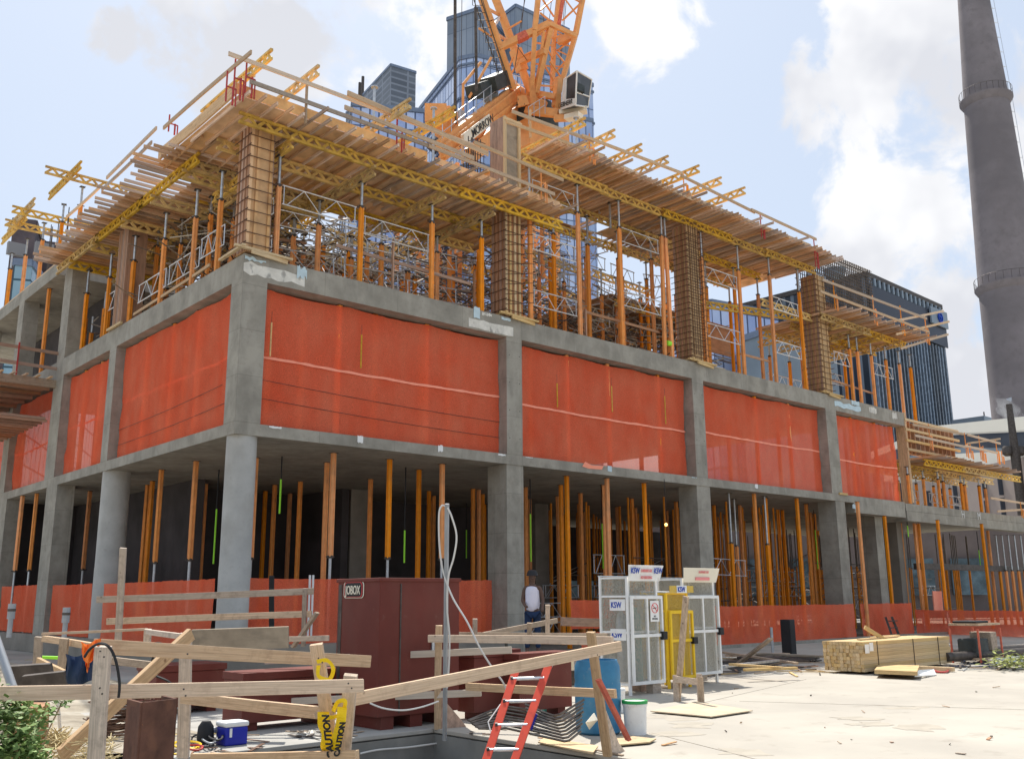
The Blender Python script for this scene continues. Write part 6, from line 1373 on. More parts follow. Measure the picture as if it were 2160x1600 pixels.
# sawhorse brace in front of the cages
r = root('timber_trestle', at(1432, 1478, Z=0), 'rough timber trestle with a tall leaning post before the yellow cage', 'trestle')
p = at(1429, 1478, Z=0); d = (p-CAM).dot(fw); pt = at(1447, 1257, d=d+.1)
MB().bar(p, pt, .10, .05).build('leaning_post', TIMO, parent=r, bevel=.004); MB().bar(p+V((-.06, -.03, 0)), V((p.x-.06, p.y-.03, .42)), .09, .04).build('leg', TIMO, parent=r)
p2 = at(1480, 1484, Z=0); MB().bar(p2, V((p2.x, p2.y, .42)), .09, .04).build('leg', TIMO, parent=r); MB().bar(p2+V((.05, .06, 0)), V((p2.x+.05, p2.y+.06, .46)), .09, .04).build('leg', TIMO, parent=r)
MB().bar(V((p.x-.1, p.y-.05, .36)), V((p2.x+.02, p2.y-.03, .33)), .04, .1).build('crossbar', TIMO, parent=r)
# plastic things
q = at(1263, 1545, Z=0); dr = root('plastic_drum', q, 'tall open blue plastic drum behind the right rail post', 'drum')
MB().lathe((q.x, q.y, 0), [(.25, .0), (.285, .03), (.292, .2), (.284, .24), (.292, .28), (.296, .6), (.288, .64), (.296, .68), (.29, .82), (.262, .885), (.262, .9), (.245, .9), (.245, .86), (.25, .3)], 40).build('body', BLUP, parent=dr, smooth=True)
def bucket(px, py, r, h, m, lab, rim=None, z=0, name='bucket', top=None):
    q = at(px, py, Z=z); t = root(name, q, lab, 'bucket', None); top = top or r*1.1
    MB().lathe((q.x, q.y, z), [(r, 0), (top, h*.86), (top+.012, h*.87), (top+.012, h*.92), (top, h*.92), (top, h)], 28).build('body', m, parent=t, smooth=True)
    if rim: MB().lathe((q.x, q.y, z), [(top+.016, h*.93), (top+.018, h*1.02), (top-.01, h*1.02), (top-.012, h*.95)], 28).build('rim', rim, parent=t, smooth=True)
    pts = [V((q.x-(top+.01)*math.cos(a), q.y-.02-math.sin(a)*.04, z+h*.9-math.sin(a)*.12)) for a in [k*math.pi/10 for k in range(11)]]; MB().path(pts, .004, 4).build('handle', STEEL, parent=t); return t
bucket(1341, 1547, .135, .40, WHIT, 'scuffed white bucket with green rim, on the deck right of the blue drum', GREE)
bucket(1277, 1440, .14, .38, WHIT, 'white pail standing in the shade above the blue drum', None, name='pail')
bucket(1167, 1500, .17, .26, TEAL, 'wide teal tub behind the bent bars', None, name='tub', top=.22)
bucket(1032, 1487, .16, .34, mat('grey_tub', (.10,.11,.14), .5), 'dark grey bucket right of the tall cabinet', None, name='bucket'); bucket(1003, 1470, .15, .36, NAVY, 'dark blue bucket beside the grey one', None)
bucket(1300, 1500, .13, .34, WHIT, 'second white pail half hidden right of the drum', None, name='pail')
q = at(990, 1432, Z=.02); t = root('wheelbarrow_tray', q, 'dark wheelbarrow tray leaning against the chest right of the cabinet', 'tray'); MB().slab([q+V((0,0,.3)), q+V((.55, 0, .3)), q+V((.45, .1, .02)), q+V((.1, .1, .02))], .25).build('tray', mat('slate_tray', (.06,.08,.10), .5), parent=t)
q = at(1190, 1446, Z=0); r = root('yellow_compactor', q, 'small yellow machine box left of the blue drum', 'tool'); MB().box((q.x-.1, q.y-.05, .3), (q.x+.13, q.y+.2, .52)).build('housing', YELL, parent=r, bevel=.02); MB().box((q.x+.135, q.y, .28), (q.x+.3, q.y+.2, .5)).build('bin', CREAM, parent=r, bevel=.02); MB().box((q.x-.1, q.y, 0), (q.x+.3, q.y+.2, .27)).build('stand', DSTE, parent=r)
# bent rebar bundles
rr = random.Random(9)
def bent(pts, n, dx, dy, lab, z0=0):
    r = root('bent_bar_bundle', at(*pts[len(pts)//2], Z=0), lab, 'steel bars'); 
    for k in range(n):
        P_ = []
        for (px, py, z) in [(a[0], a[1], a[2] if len(a) > 2 else 0) for a in pts]:
            pass
    return r
r = root('bent_bar_bundle', at(1120, 1545, Z=0), 'nested stack of dark bent steel bars on the deck behind the ladder', 'steel bars')
for k in range(9):
    k *= 1.5
    j = rr.uniform(-1.5, 1.5); dd = 11.35-.02*k
    P_ = [bd(1108+k*1.0, 1484+k*5.2+j, dd+.25), bd(1150+k*1.6, 1502+k*4.6, dd+.05), bd(1168+k*1.9, 1508+k*4.5, dd), bd(1182+k*1.6, 1505+k*4.6, dd), bd(1232-k*.6+j, 1474+k*5.6, dd+.15)]
    for q_ in P_: q_.z = max(q_.z, .015)
    MB().path(P_, .015, 5).build('bar', mat('sheeny_bar', (.16,.14,.12), .35, .7, var=.3, scale=7), parent=r)
r = root('bent_bar_bundle', at(1030, 1535, Z=0), 'second stack of dark steel bars left of the ladder', 'steel bars')
for k in range(8):
    k *= 1.6
    j = rr.uniform(-1.5, 1.5); dd = 11.55-.02*k; P_ = [bd(987+k*2, 1518+k*1.6+j, dd-.2), bd(1035+k, 1498+k*3.4, dd), bd(1066, 1488+k*4.2+j, dd+.05), bd(1130, 1497+k*4.6, dd+.1)]
    for q_ in P_: q_.z = max(q_.z, .015)
    MB().path(P_, .014, 5).build('bar', MATS['sheeny_bar'], parent=r)
t = root('blue_strap', at(1120, 1540, Z=0), 'blue strap round the bent bars', 'strap'); q = at(1128, 1535, Z=.12); MB().slab([bd(1122, 1500, 11.2), bd(1112, 1530, 11.2), bd(1122, 1540, 11.2), bd(1134, 1506, 11.2)], .01).build('band', COOL, parent=t)
# ladder
def lad():
    tl, tr_ = bd(1092, 1402, 11.3), bd(1158, 1400, 11.3); bl, br = bd(1022, 1612, 10.35), bd(1082, 1612, 10.35)
    ext = 1.1; bl = bl+(bl-tl)*ext; br = br+(br-tr_)*ext
    r = root('red_ladder', (bl+br)/2, 'red fibreglass ladder with silver rungs rising out of the pit', 'ladder'); n = (tr_-tl).normalized()
    for a, c, s in ((bl, tl, 1), (br, tr_, -1)):
        MB().bar(a, c, .088, .03, up=n.cross(c-a)).build('side_rail', REDL, parent=r, bevel=.004); MB().bar(c-(c-a).normalized()*.02, c+(c-a).normalized()*.015, .094, .036, up=n.cross(c-a)).build('end_cap', STEEL, parent=r)
    L = (tl-bl).length; k = .19
    while k < L-.1:
        t = 1-k/L; MB().tube(bl.lerp(tl, t), br.lerp(tr_, t), .019, 8).build('rung', FRAM, parent=r, smooth=True); 
        MB().tube(bl.lerp(tl, t)-n*.03, bl.lerp(tl, t), .03, 8).build('rivet', DSTE, parent=r); k += .305
    pts = [tl.lerp(bl, .17)+n*.0, tl.lerp(bl, .2)-n*.05, tl.lerp(bl, .28)-n*.12, tl.lerp(bl, .4)+n*.05]; MB().path(pts, .008, 5).build('rope', HOSE, parent=r)
lad()
# ---- timber rails. b(px,py,depth) pairs
def bdl(name, a, c, w, h, lab, m=TIMB, cat='plank', grp=None, up=None): return lumber(name, bd(*a), bd(*c), w, h, lab, m, cat, grp, up=up, bevel=.004)
gr = 'foreground guard rails'
bdl('guard_rail', (-60, 1463, 5.95), (767, 1445, 6.75), .038, .089, 'nearest long plank rail across the lower left of the photo', cat='guard rail', grp=gr)
bdl('guard_rail', (200, 1362, 6.25), (778, 1394, 8.0), .05, .095, 'upper foreground rail running from the left stub post to a sawn end', TIMB, 'guard rail', gr)
bdl('guard_rail', (385, 1470, 8.1), (705, 1505, 7.3), .05, .09, 'sloping foreground rail under the nearest plank', TIMB, 'guard rail', gr)
bdl('guard_rail', (742, 1474, 7.2), (1308, 1362, 9.3), .04, .095, 'long slanting rail rising to the right post in front of the ladder', TIMB, 'guard rail', gr)
bdl('guard_rail', (405, 1598, 7.6), (754, 1592, 6.9), .05, .07, 'lowest foreground rail at the bottom edge', TIMB, 'guard rail', gr)
bdl('guard_post', (218, 1362, 6.1), (200, 1640, 6.1), .10, .045, 'stout foreground post at lower left with the orange vest', TIMO, 'guard post', 'foreground guard posts', up=fw)
bdl('guard_post', (392, 1334, 8.2), (386, 1596, 8.2), .10, .045, 'grey foreground post under the top end of the diagonal plank', TIMO, 'guard post', 'foreground guard posts', up=fw)
bdl('guard_post', (740, 1422, 7.1), (724, 1600, 7.1), .10, .05, 'foreground post right of the one wrapped in caution tape', TIMO, 'guard post', 'foreground guard posts', up=fw)
bdl('guard_post', (667, 1358, 7.2), (703, 1590, 7.2), .095, .045, 'leaning foreground post wrapped in yellow caution tape', TIMB, 'guard post', 'foreground guard posts', up=fw)
bdl('plank', (403, 1336, 7.8), (128, 1592, 6.6), .045, .10, 'diagonal brace plank crossing the left foreground', TIMB, 'plank', None)
bdl('plank', (745, 1478, 7.1), (668, 1508, 7.3), .04, .05, 'short block between the taped post and its neighbour', TIMO, 'plank')
for i, (px, py, d_) in enumerate(((211,1450,5.93),(216,1462,5.93),(388,1452,6.0),(392,1466,6.0),(735,1440,6.6),(742,1450,6.6),(212,1372,6.0),(220,1384,6.0),(396,1378,6.3),(672,1387,7.0),(680,1396,7.0),(1252,1372,9.1),(1260,1380,9.1),(928,1432,8.0),(934,1440,8.0))):
    q = bd(px, py, d_-.06); tag(MB().tube(q, q-fw*.006, .006, 8).build('nail_head', DSTE), ORD[i]+' nail head in the foreground rails from the left', 'nail', 'nail heads in the foreground rails')
# rails on the far side of the pit
pc = at(924, 1536, Z=0); pr_ = at(1278, 1594, Z=0)
dpc = (pc-CAM).dot(fw); dpr = (pr_-CAM).dot(fw)
bdl('guard_post', (926, 1318, dpc), (923, 1537, dpc), .09, .045, 'guard post at the inner corner of the deck edge', TIMB, 'guard post', 'guard posts on the deck edge')
bdl('guard_post', (1246, 1332, dpr-.2), (1282, 1594, dpr-.2), .095, .05, 'leaning guard post at the right end of the deck edge rails', TIMB, 'guard post', 'guard posts on the deck edge')
p = pc; MB_ = MB().slab([(p.x+.02, p.y-.02, .0), (p.x+.40, p.y-.10, .0), (p.x+.30, p.y-.08, .12), (p.x+.02, p.y-.02, .42)], .02).build('gusset', TIMR); tag(MB_, 'triangular plywood gusset at the foot of the inner corner post', 'gusset')
p = at(1278, 1594, Z=0); MB_ = MB().slab([(p.x+.04, p.y, .0), (p.x+.42, p.y+.10, .0), (p.x+.30, p.y+.08, .10), (p.x+.0, p.y, .52)], .02).build('gusset', TIMO); tag(MB_, 'triangular plywood gusset at the foot of the right guard post', 'gusset')
bdl('guard_rail', (905, 1346, dpc), (1292, 1351, dpr+.1), .05, .095, 'top rail between the two deck edge posts', TIMB, 'guard rail', 'rails on the deck edge')
bdl('guard_rail', (985, 1447, dpc-.2), (1298, 1462, dpr+.1), .05, .095, 'lower rail between the two deck edge posts', TIMB, 'guard rail', 'rails on the deck edge')
bdl('guard_rail', (560, 1393, dpc+.8), (1079, 1370, dpc+.1), .04, .09, 'whitish rail crossing the face of the tall cabinet', mat('bleached_timber', (.55,.47,.38), .8, var=.12, scale=4, coords='Generated', spots=((.2,.12,.08), 9, .05, .7)), 'guard rail', 'rails on the deck edge')
bdl('guard_rail', (470, 1486, dpc+.5), (1015, 1460, dpc-.1), .04, .09, 'whitish lower rail in front of the chests', MATS['bleached_timber'], 'guard rail', 'rails on the deck edge')
bdl('plank', (1262, 1432, 10.0), (1326, 1560, 9.95), .09, .04, 'faded red painted board leaning beside the blue drum', REDB, 'plank')
MB_ = MB().slab([at(1235, 1523, Z=.25), at(1252, 1503, Z=.3), at(1260, 1518, Z=.22), at(1243, 1538, Z=.1)], .01).build('paper_scrap', CREAM); tag(MB_, 'cream paper scrap at the foot of the blue drum', 'scrap')
# plywood scraps and small litter on the deck
def sheetpx(name, pts, lab, m=PLYG, th=.014, z=.02, cat='plywood sheet'): tag(MB().slab([at(x, y, Z=z) for x, y in pts][::-1], th).build(name, m), lab, cat)
sheetpx('plywood_sheet', ((1135, 1566), (1250, 1590), (1262, 1574), (1150, 1556)), 'thin plywood scrap on the deck behind the right post foot', LUMB)
sheetpx('plywood_sheet', ((1290, 1573), (1370, 1566), (1384, 1559), (1320, 1552), (1270, 1560)), 'plywood scrap right of the leaning red board', LUMB)
sheetpx('plywood_sheet', ((1372, 1500), (1500, 1512), (1588, 1499), (1470, 1480)), 'larger plywood sheet lying before the timber trestle', mat('sunbleached_ply', (.55,.45,.32), .85, var=.12, scale=2))
rs = random.Random(77)
def litter(n, box, lab, grp, lo, hi, mats, thick=.02):
    k = 0
    for i in range(n):
        px = rs.uniform(box[0], box[2]); py = rs.uniform(box[1], box[3]); q = at(px, py, Z=.012); a = rs.uniform(0, 6.28); L = rs.uniform(lo, hi); w_ = rs.uniform(.015, .05)
        o = MB().bar(V((q.x-math.cos(a)*L/2, q.y-math.sin(a)*L/2, thick/2+.003)), V((q.x+math.cos(a)*L/2, q.y+math.sin(a)*L/2, thick/2+.003+rs.random()*.02)), w_, thick*rs.uniform(.5, 1)).build('wood_scrap', rs.choice(mats)); tag(o, nxt(lab)+' '+lab, 'wood scrap', grp)
litter(11, (1380, 1440, 2150, 1590), 'small wood scrap lying on the bright deck', 'wood scraps on the bright deck', .03, .13, (TIMO, TIMR, JOIS), .012)
litter(10, (1130, 1500, 1420, 1590), 'small wood scrap near the bucket and drum', 'wood scraps near the drum', .1, .4, (TIMO, LUMB, JOIS), .015)
litter(40, (1500, 1385, 1730, 1425), 'scrap of wood or steel beside the stacked boards', 'scraps beside the stacked boards', .3, 1.4, (DSTE, TIMO, LUMB, TIMR, DSTE), .03)
litter(34, (2010, 1392, 2160, 1412), 'scrap of pipe or wood right of the lumber stack', 'scraps right of the lumber stack', .4, 1.6, (DSTE, TIMO, STEEL, DSTE, NAVY), .03)
litter(30, (240, 1540, 560, 1590), 'scrap of wood or cable left of the cooler', 'scraps left of the cooler', .1, .5, (TIMO, DSTE, YELL, TIMR, RUST), .012)
litter(30, (620, 1540, 760, 1556), 'dark scrap under the chests', 'scraps under the chests', .1, .4, (DSTE, TIMO, CONCL), .012)
litter(26, (980, 1490, 1250, 1550), 'debris scrap between the bent bars', 'scraps between the bent bars', .08, .3, (DSTE, TIMO, NAVY, RUST), .015)
litter(30, (20, 1385, 300, 1450), 'weathered scrap on the rough earth', 'scraps on the rough earth', .2, .8, (TIMO, DSTE, STRW), .02)
for i, (p_, q_) in enumerate((((1560, 1478), (2300, 1500)), ((1375, 1545), (1990, 1700)), ((1700, 1432), (1400, 1500)))):
    p = at(*p_, Z=0); q = at(*q_, Z=0); o = MB().bar(V((p.x, p.y, .001)), V((q.x, q.y, .001)), .012, .004).build('deck_joint', mat('joint_dirt', (.24,.21,.17), .95)); o['kind'] = 'structure'
for i in range(9):
    px = rs.uniform(1400, 2100); py = rs.uniform(1450, 1590); q = at(px, py, Z=0); b = MB(); pts_ = [q+V((math.cos(k/14*6.28)*rs.uniform(.12, .5), math.sin(k/14*6.28)*rs.uniform(.1, .4), .0015+i*.0002)) for k in range(14)]
    b.add(pts_, [tuple(range(14))]); o = b.build('stain', mat('damp_stain', (.40,.36,.295), .9, var=.1, scale=3)); o['kind'] = 'structure'
litter(8, (1390, 1440, 2150, 1600), 'crumb of wood or concrete on the bright deck', 'crumbs on the bright deck', .01, .03, (TIMO, DSTE, CONC, TIMR), .012)
# lumber stack
c = at(1824, 1417, Z=.05); xr = at(2008, 1400, Y=c.y).x; yl = at(1740, 1413, X=c.x).y; top = at(1824, 1354, d=(c-CAM).dot(fw)).z
ls = root('lumber_stack', c, 'neat block of new pale lumber stacked on the deck at the right', 'lumber stack')
rows, cols_ = 8, 12; bh = (top-.05)/rows; bw = (yl-c.y)/cols_
for j in range(rows):
    for i in range(cols_):
        e = rs.uniform(-.035, .035); MB().box((c.x+e, c.y+i*bw+.002, .05+j*bh+.0015), (xr+e*1.3, c.y+(i+1)*bw-.002, .05+(j+1)*bh-.0015)).build('board', LUMB, parent=ls)
for k in (.15, .55, .85): x = c.x+(xr-c.x)*k; MB().bar((x, c.y-.006, .04), (x, c.y-.006, top+.004), .02, .004).build('strap', DSTE, parent=ls)
MB().box((c.x+.02, c.y-.045, top-.24), (c.x+.20, c.y-.042, top-.05)).build('label_tag', INKW, parent=ls); MB().box((c.x+.22, c.y-.045, top-.20), (c.x+.38, c.y-.042, top-.02)).build('label_tag', INKW, parent=ls)
for k in (.3, .6): MB().box((c.x+(xr-c.x)*k, c.y+.05, 0), (c.x+(xr-c.x)*k+.1, yl-.05, .05)).build('bearer', TIMO, parent=ls)
for i, (a, e) in enumerate(((.18, .7), (.45, .85))): lumber('plank', (c.x+(xr-c.x)*a, c.y+.5+.3*i, top+.02), (c.x+(xr-c.x)*e, c.y+.7+.3*i, top+.02), .1, .03, ('lower', 'upper')[i]+' loose board on top of the lumber stack', LUMB)
q1 = at(1955, 1403, Z=.04); d = (q1-CAM).dot(fw); q0 = at(1824, 1322, d=d-.35); lumber('plank', q0, q1, .05, .09, 'long pale board leaning diagonally on the lumber stack', LUMB)
lumber('plank', at(1880, 1405, Z=.06), at(2012, 1411, Z=.06), .12, .09, 'thick pale board on the deck in front of the lumber stack', LUMB)
sheetpx('pallet', ((1845, 1420), (1935, 1424), (1940, 1410), (1855, 1408)), 'broken pallet before the lumber stack', LUMB, .08, .09, 'pallet')
def loop(cx, cy, rx, ry, lab, m, r=.012, z=.03, n=26, w=1.0, cat='hose'):
    pts = []
    for k in range(n): a = k/(n-1)*6.28*w; s = 1+.12*math.sin(a*2.3); q = at(cx+rx*math.cos(a)*s, cy+ry*math.sin(a)*s, Z=z); pts.append(q)
    return tag(MB().path(pts, r, 5).build('cable', m), lab, cat)
loop(1985, 1413, 14, 4, 'red hose coiled at the corner of the lumber stack', REDS, .025); loop(1860, 1415, 18, 9, 'thin cable looped on the deck before the stack', DSTE, .012, w=.8)
MB_ = MB().slab([at(1930, 1424, Z=.08), at(1975, 1422, Z=.02), at(1970, 1410, Z=.1), at(1938, 1412, Z=.16)], .03).build('plastic_sheet', WHIT); tag(MB_, 'crumpled white plastic before the lumber stack', 'plastic')
# black steel post and boards pile behind
c2 = at(1666, 1386, Z=0); d = (c2-CAM).dot(fw); t2 = at(1664, 1306, d=d); r = root('steel_post', c2, 'short black steel box post standing before the long orange net', 'steel post'); MB().bar(c2, V((c2.x, c2.y, t2.z)), .32, .26, up=(1, 0, 0)).build('shaft', BLACK, parent=r, bevel=.02)
MB().bar(V((c2.x, c2.y, 0)), V((c2.x, c2.y, .02)), .5, .5, up=(1, 0, 0)).build('base_plate', DSTE, parent=r)
t = at(1630, 1375, Z=0); r = root('pipe_stub', t, 'thin grey pipe stub left of the black steel post', 'pipe'); MB().tube(t, t+V((0, 0, .75)), .045, 8).build('pipe', STEEL, parent=r)
gp_ = 'boards piled left of the lumber stack'
for i, (a, e, w_, m_) in enumerate((((1520, 1395), (1700, 1392), .5, DSTE), ((1560, 1385), (1725, 1388), .7, DSTE), ((1535, 1382), (1660, 1378), .3, TIMO), ((1600, 1378), (1735, 1384), .3, PLYG), ((1525, 1375), (1680, 1398), .1, TIMO), ((1525, 1405), (1640, 1392), .12, STEEL), ((1570, 1412), (1680, 1408), .1, LUMB), ((1540, 1400), (1650, 1408), .09, LUMB))):
    p = at(*a, Z=.05+.03*i); q = at(*e, Z=.05+.03*i); lumber('plank', p, q, w_, .05, ORD[i]+' board or plate in the low pile left of the lumber stack', m_, 'plank', gp_)
lumber('plank', at(1558, 1398, Z=.1), at(1626, 1346, Z=.75), .12, .05, 'grey board leaning up from the pile before the net', TIMO)
for i in range(12):
    p = at(1515+i*3, 1398+i*1.5, Z=.03); q = p+V((2.2+rs.random(), .5, .04)); tag(MB().tube(p, q, .012, 5).build('steel_bar', DSTE), ORD[i]+' dark steel bar of the sheaf right of the cages', 'steel bar', 'sheaf of steel bars right of the cages')
# machine frame at right
q = at(2070, 1400, Z=0); r = root('generator', q, 'small open frame generator with orange corner bars at the far right', 'generator'); x, y = q.x, q.y
for dx in (0, 1.3):
    for dy in (0, .7): MB().bar((x+dx, y+dy, 0), (x+dx, y+dy, .85), .04, .04).build('corner_bar', REDB, parent=r)
b = MB()
for z in (.12, .95):
    for p, e in (((0, 0), (1.3, 0)), ((1.3, 0), (1.3, .7)), ((1.3, .7), (0, .7)), ((0, .7), (0, 0))): b.bar((x+p[0], y+p[1], z), (x+e[0], y+e[1], z), .05, .05)
b.build('frame', TIMO, parent=r); MB().box((x+.1, y+.1, .15), (x+.8, y+.6, .6)).build('engine', CRAD, parent=r, bevel=.04); MB().box((x+.85, y+.05, .3), (x+1.2, y+.6, .75)).build('control_box', TIMO, parent=r, bevel=.02); MB().box((x+.05, y+.05, .98), (x+.8, y+.65, 1.04)).build('tank', BLACK, parent=r, bevel=.02)
for i, (p, e) in enumerate((((1990, 1378), (2180, 1365)), ((1995, 1385), (2190, 1372)), ((2100, 1392), (2200, 1380)), ((2110, 1388), (2210, 1376)), ((2090, 1400), (2190, 1390)))):
    a = at(*p, Z=.2 if i < 2 else .08); c = at(*e, Z=.2 if i < 2 else .08); tag(MB().tube(a, c, .11 if i < 2 else .05, 10).build('pipe', DSTE if i < 2 else STEEL, smooth=True), ORD[i]+' pipe lying before the far right net', 'pipe', 'pipes before the far right net')
q = at(2140, 1406, Z=.05); b = MB(); rs2 = random.Random(5)
for k in range(260): p = q+V((rs2.gauss(0, .45), rs2.gauss(0, .25), abs(rs2.gauss(0, .16)))); a = rs2.uniform(0, 6.28); b.bar(p, p+V((math.cos(a)*.14, math.sin(a)*.1, rs2.uniform(-.03, .06))), .05, .006)
tag(b.build('leaf_pile', mat('yellow_green_stalks', (.33,.36,.12), .8, var=.4, scale=5)), 'heap of cut green and straw coloured stalks at the right edge', 'heap')
q = at(1893, 1352, Z=0); b = MB(); b.bar(q+V((-.25, 0, 0)), q+V((-.35, .2, .9)), .06, .08); b.bar(q+V((.3, 0, 0)), q+V((.12, .2, .9)), .06, .08)
for k in range(3): b.bar(q+V((-.28, .08, .25+.25*k)), q+V((.2, .08, .25+.25*k)), .12, .03)
tag(b.build('step_ladder', DSTE), 'small dark stepladder behind the lumber stack', 'stepladder')
tag(MB().bar(at(1976, 1246, Y=-.2), at(1980, 1288, Y=-.2), .9, .05, up=(0, 1, 0)).build('warning_board', SEAM), 'narrow fluorescent red board on the dark column at the right', 'board')
# grey conduit pole with white hose
q = at(938, 1560, Z=0); d = (q-CAM).dot(fw); t = at(943, 1062, d=d); r = root('conduit_pole', q, 'tall slim grey conduit pole in front of the tall brown cabinet', 'pole'); MB().tube(q, t, .028, 10).build('tube', GRAYP, parent=r, smooth=True)
hp = [(941,1068,0),(932,1066,0),(926,1085,0),(927,1150,0),(935,1205,0),(955,1260,-.1),(985,1310,-.2),(1012,1365,-.3),(1040,1410,-.3),(1062,1440,-.3),(1072,1470,-.2)]
def sm(pts, n=6):
    o = []
    for i in range(len(pts)-1):
        p0 = pts[max(i-1, 0)]; p1 = pts[i]; p2 = pts[i+1]; p3 = pts[min(i+2, len(pts)-1)]
        for k in range(n): t = k/n; o.append(.5*((2*p1)+(p2-p0)*t+(2*p0-5*p1+4*p2-p3)*t*t+(3*p1-p0-3*p2+p3)*t*t*t))
    return o+[pts[-1]]
tag(MB().path(sm([bd(x, y, d+o) for x, y, o in hp]), .011, 6).build('hose', HOSE, smooth=True), 'white hose hanging from the pole top and trailing off to the right', 'hose')
tag(MB().path(sm([bd(x, y, d-.05) for x, y in ((944,1070),(953,1090),(963,1130),(957,1175),(946,1215),(943,1280),(948,1340),(947,1400),(943,1450))]), .011, 6).build('hose', HOSE, smooth=True), 'white hose looping down close to the conduit pole', 'hose')
tag(MB().path(sm([bd(x, y, 10.9) for x, y in ((780,1482),(810,1493),(850,1497),(890,1490),(925,1478))]), .010, 6).build('hose', HOSE, smooth=True), 'white cord sagging across the tall cabinet', 'cord')
tag(MB().path(sm([at(x, y, Y=-11.8) for x, y in ((760,1588),(800,1580),(860,1575),(925,1566))]), .012, 6).build('rope', HOSE, smooth=True), 'pale rope along the deck edge wall', 'rope')
# cooler
q = at(474, 1574, Z=0); xr = at(522, 1570, Y=q.y).x; r = root('cool_box', q, 'blue cool box with white lid on the ledge before the chests', 'cool box'); hC = .27
MB().box((q.x, q.y, 0), (xr, q.y+.26, hC*.78)).build('body', COOL, parent=r, bevel=.02); MB().box((q.x-.01, q.y-.01, hC*.78), (xr+.01, q.y+.27, hC)).build('lid', WHIT, parent=r, bevel=.02); MB().box((q.x+.05, q.y-.012, .1), (q.x+.08, q.y-.002, .2)).build('latch', WHIT, parent=r)
# cables and tools left of the cooler
for i, (cx, cy, rx, ry, m_, w_) in enumerate(((428, 1560, 22, 14, BLACK, 1.4), (440, 1545, 18, 22, GRAYP, .8), (455, 1550, 14, 10, BLACK, 1.1), (395, 1570, 26, 9, YELL, 1.3), (410, 1575, 16, 6, REDS, 1))):
    loop(cx, cy, rx, ry, ORD[i]+' cable tangled left of the cool box', m_, .012, z=.06+.03*i, w=w_, cat='cable')
q = at(432, 1572, Z=0); r = root('pump', q, 'small dark pump among the cables left of the cool box', 'pump'); MB().lathe(tuple(q), [(.08, 0), (.1, .1), (.09, .22), (.05, .28)], 16).build('body', BLACK, parent=r, smooth=True); MB().tube(q+V((.05, 0, .18)), q+V((.28, .02, .14)), .035, 8).build('outlet', STEEL, parent=r)
# rebar coil heap left
b = MB(); cc = at(262, 1560, Z=0); 
for k in range(70):
    a0 = rs.uniform(0, 6.28); R1 = rs.uniform(.25, .5); z = .04+k*.008; b.path([cc+V((math.cos(a0+t*.5)*R1*rs.uniform(.9, 1.1), math.sin(a0+t*.5)*R1*.7, z+rs.uniform(-.02, .02))) for t in range(8)], .008, 4)
tag(b.build('wire_coil', RUST), 'rusty heap of coiled tie wire behind the left foreground posts', 'wire coil')
# steel plates and H pile
c = bd(270, 1640, 5.5); r = root('steel_pile', bd(320, 1700, 5.6), 'rusty steel H pile with orange paint, cut off in the left foreground', 'steel pile')
ax = (bd(300, 1500, 5.5)-bd(272, 1500, 5.5)); fr_ = (RT*.75+fw*0).normalized(); zt = bd(320, 1471, 5.6).z; P0 = bd(272, 1471, 5.55); P1 = bd(301, 1475, 5.35); P2 = bd(371, 1473, 5.55)
for (a, e, t, nm) in ((P0, P1, .02, 'flange'), (P1, P2, .012, 'web'), (P2, P2+(P0-P1)*.9, .02, 'flange')):
    MB().bar(V((a.x, a.y, zt-1.6)).lerp(V((e.x, e.y, zt-1.6)), .5), V((a.x, a.y, zt)).lerp(V((e.x, e.y, zt)), .5), V((a.x-e.x, a.y-e.y, 0)).length, t, up=(V((a.x-e.x, a.y-e.y, 0)).cross(V((0, 0, 1))))).build(nm, mat('brown_rust', (.10,.045,.03), .85, var=.3, scale=6, stain=((.2,.09,.05), 9, (1,1,1), .5, .7, .5), bump=.2), parent=r)
o_ = (P1-P0).normalized().cross(V((0, 0, 1))); o_ = o_ if o_.dot(fw) < 0 else -o_
MB().slab([bd(276, 1562, 5.42), bd(298, 1565, 5.32), bd(299, 1527, 5.32), bd(280, 1520, 5.42)], .004).build('paint_mark', mat('orange_spray', (.9,.32,.06), .7, var=.1, scale=20), parent=r)
for i, (pts) in enumerate((((20, 1402), (110, 1396), (118, 1440), (25, 1448)), ((52, 1422), (140, 1412), (150, 1470), (60, 1480)))):
    tag(MB().slab([bd(x, y, 8.6-.4*i) for x, y in pts], .05).build('steel_plate', DSTE), ('rear', 'front')[i]+' dark steel plate upright in the left foreground', 'steel plate')
tag(MB().slab([bd(x, y, 7.0) for x, y in ((30, 1480), (105, 1480), (100, 1600), (20, 1600))], .12).build('timber_stump', TIMR), 'dark rotten timber block at the bottom left', 'timber block')
r = root('grey_pipe_brace', bd(20, 1440, 8), 'pale leaning pipe at the left edge', 'pipe'); MB().tube(bd(-14, 1330, 8), bd(27, 1450, 7.7), .035, 10).build('tube', GRAYP, parent=r, smooth=True)
tag(MB().path(sm([bd(x, y, 7.4) for x, y in ((118,1470),(124,1500),(126,1530),(133,1560),(150,1592))]), .012, 6).build('hose', HOSE, smooth=True), 'pale hose hanging down in the left foreground', 'hose')
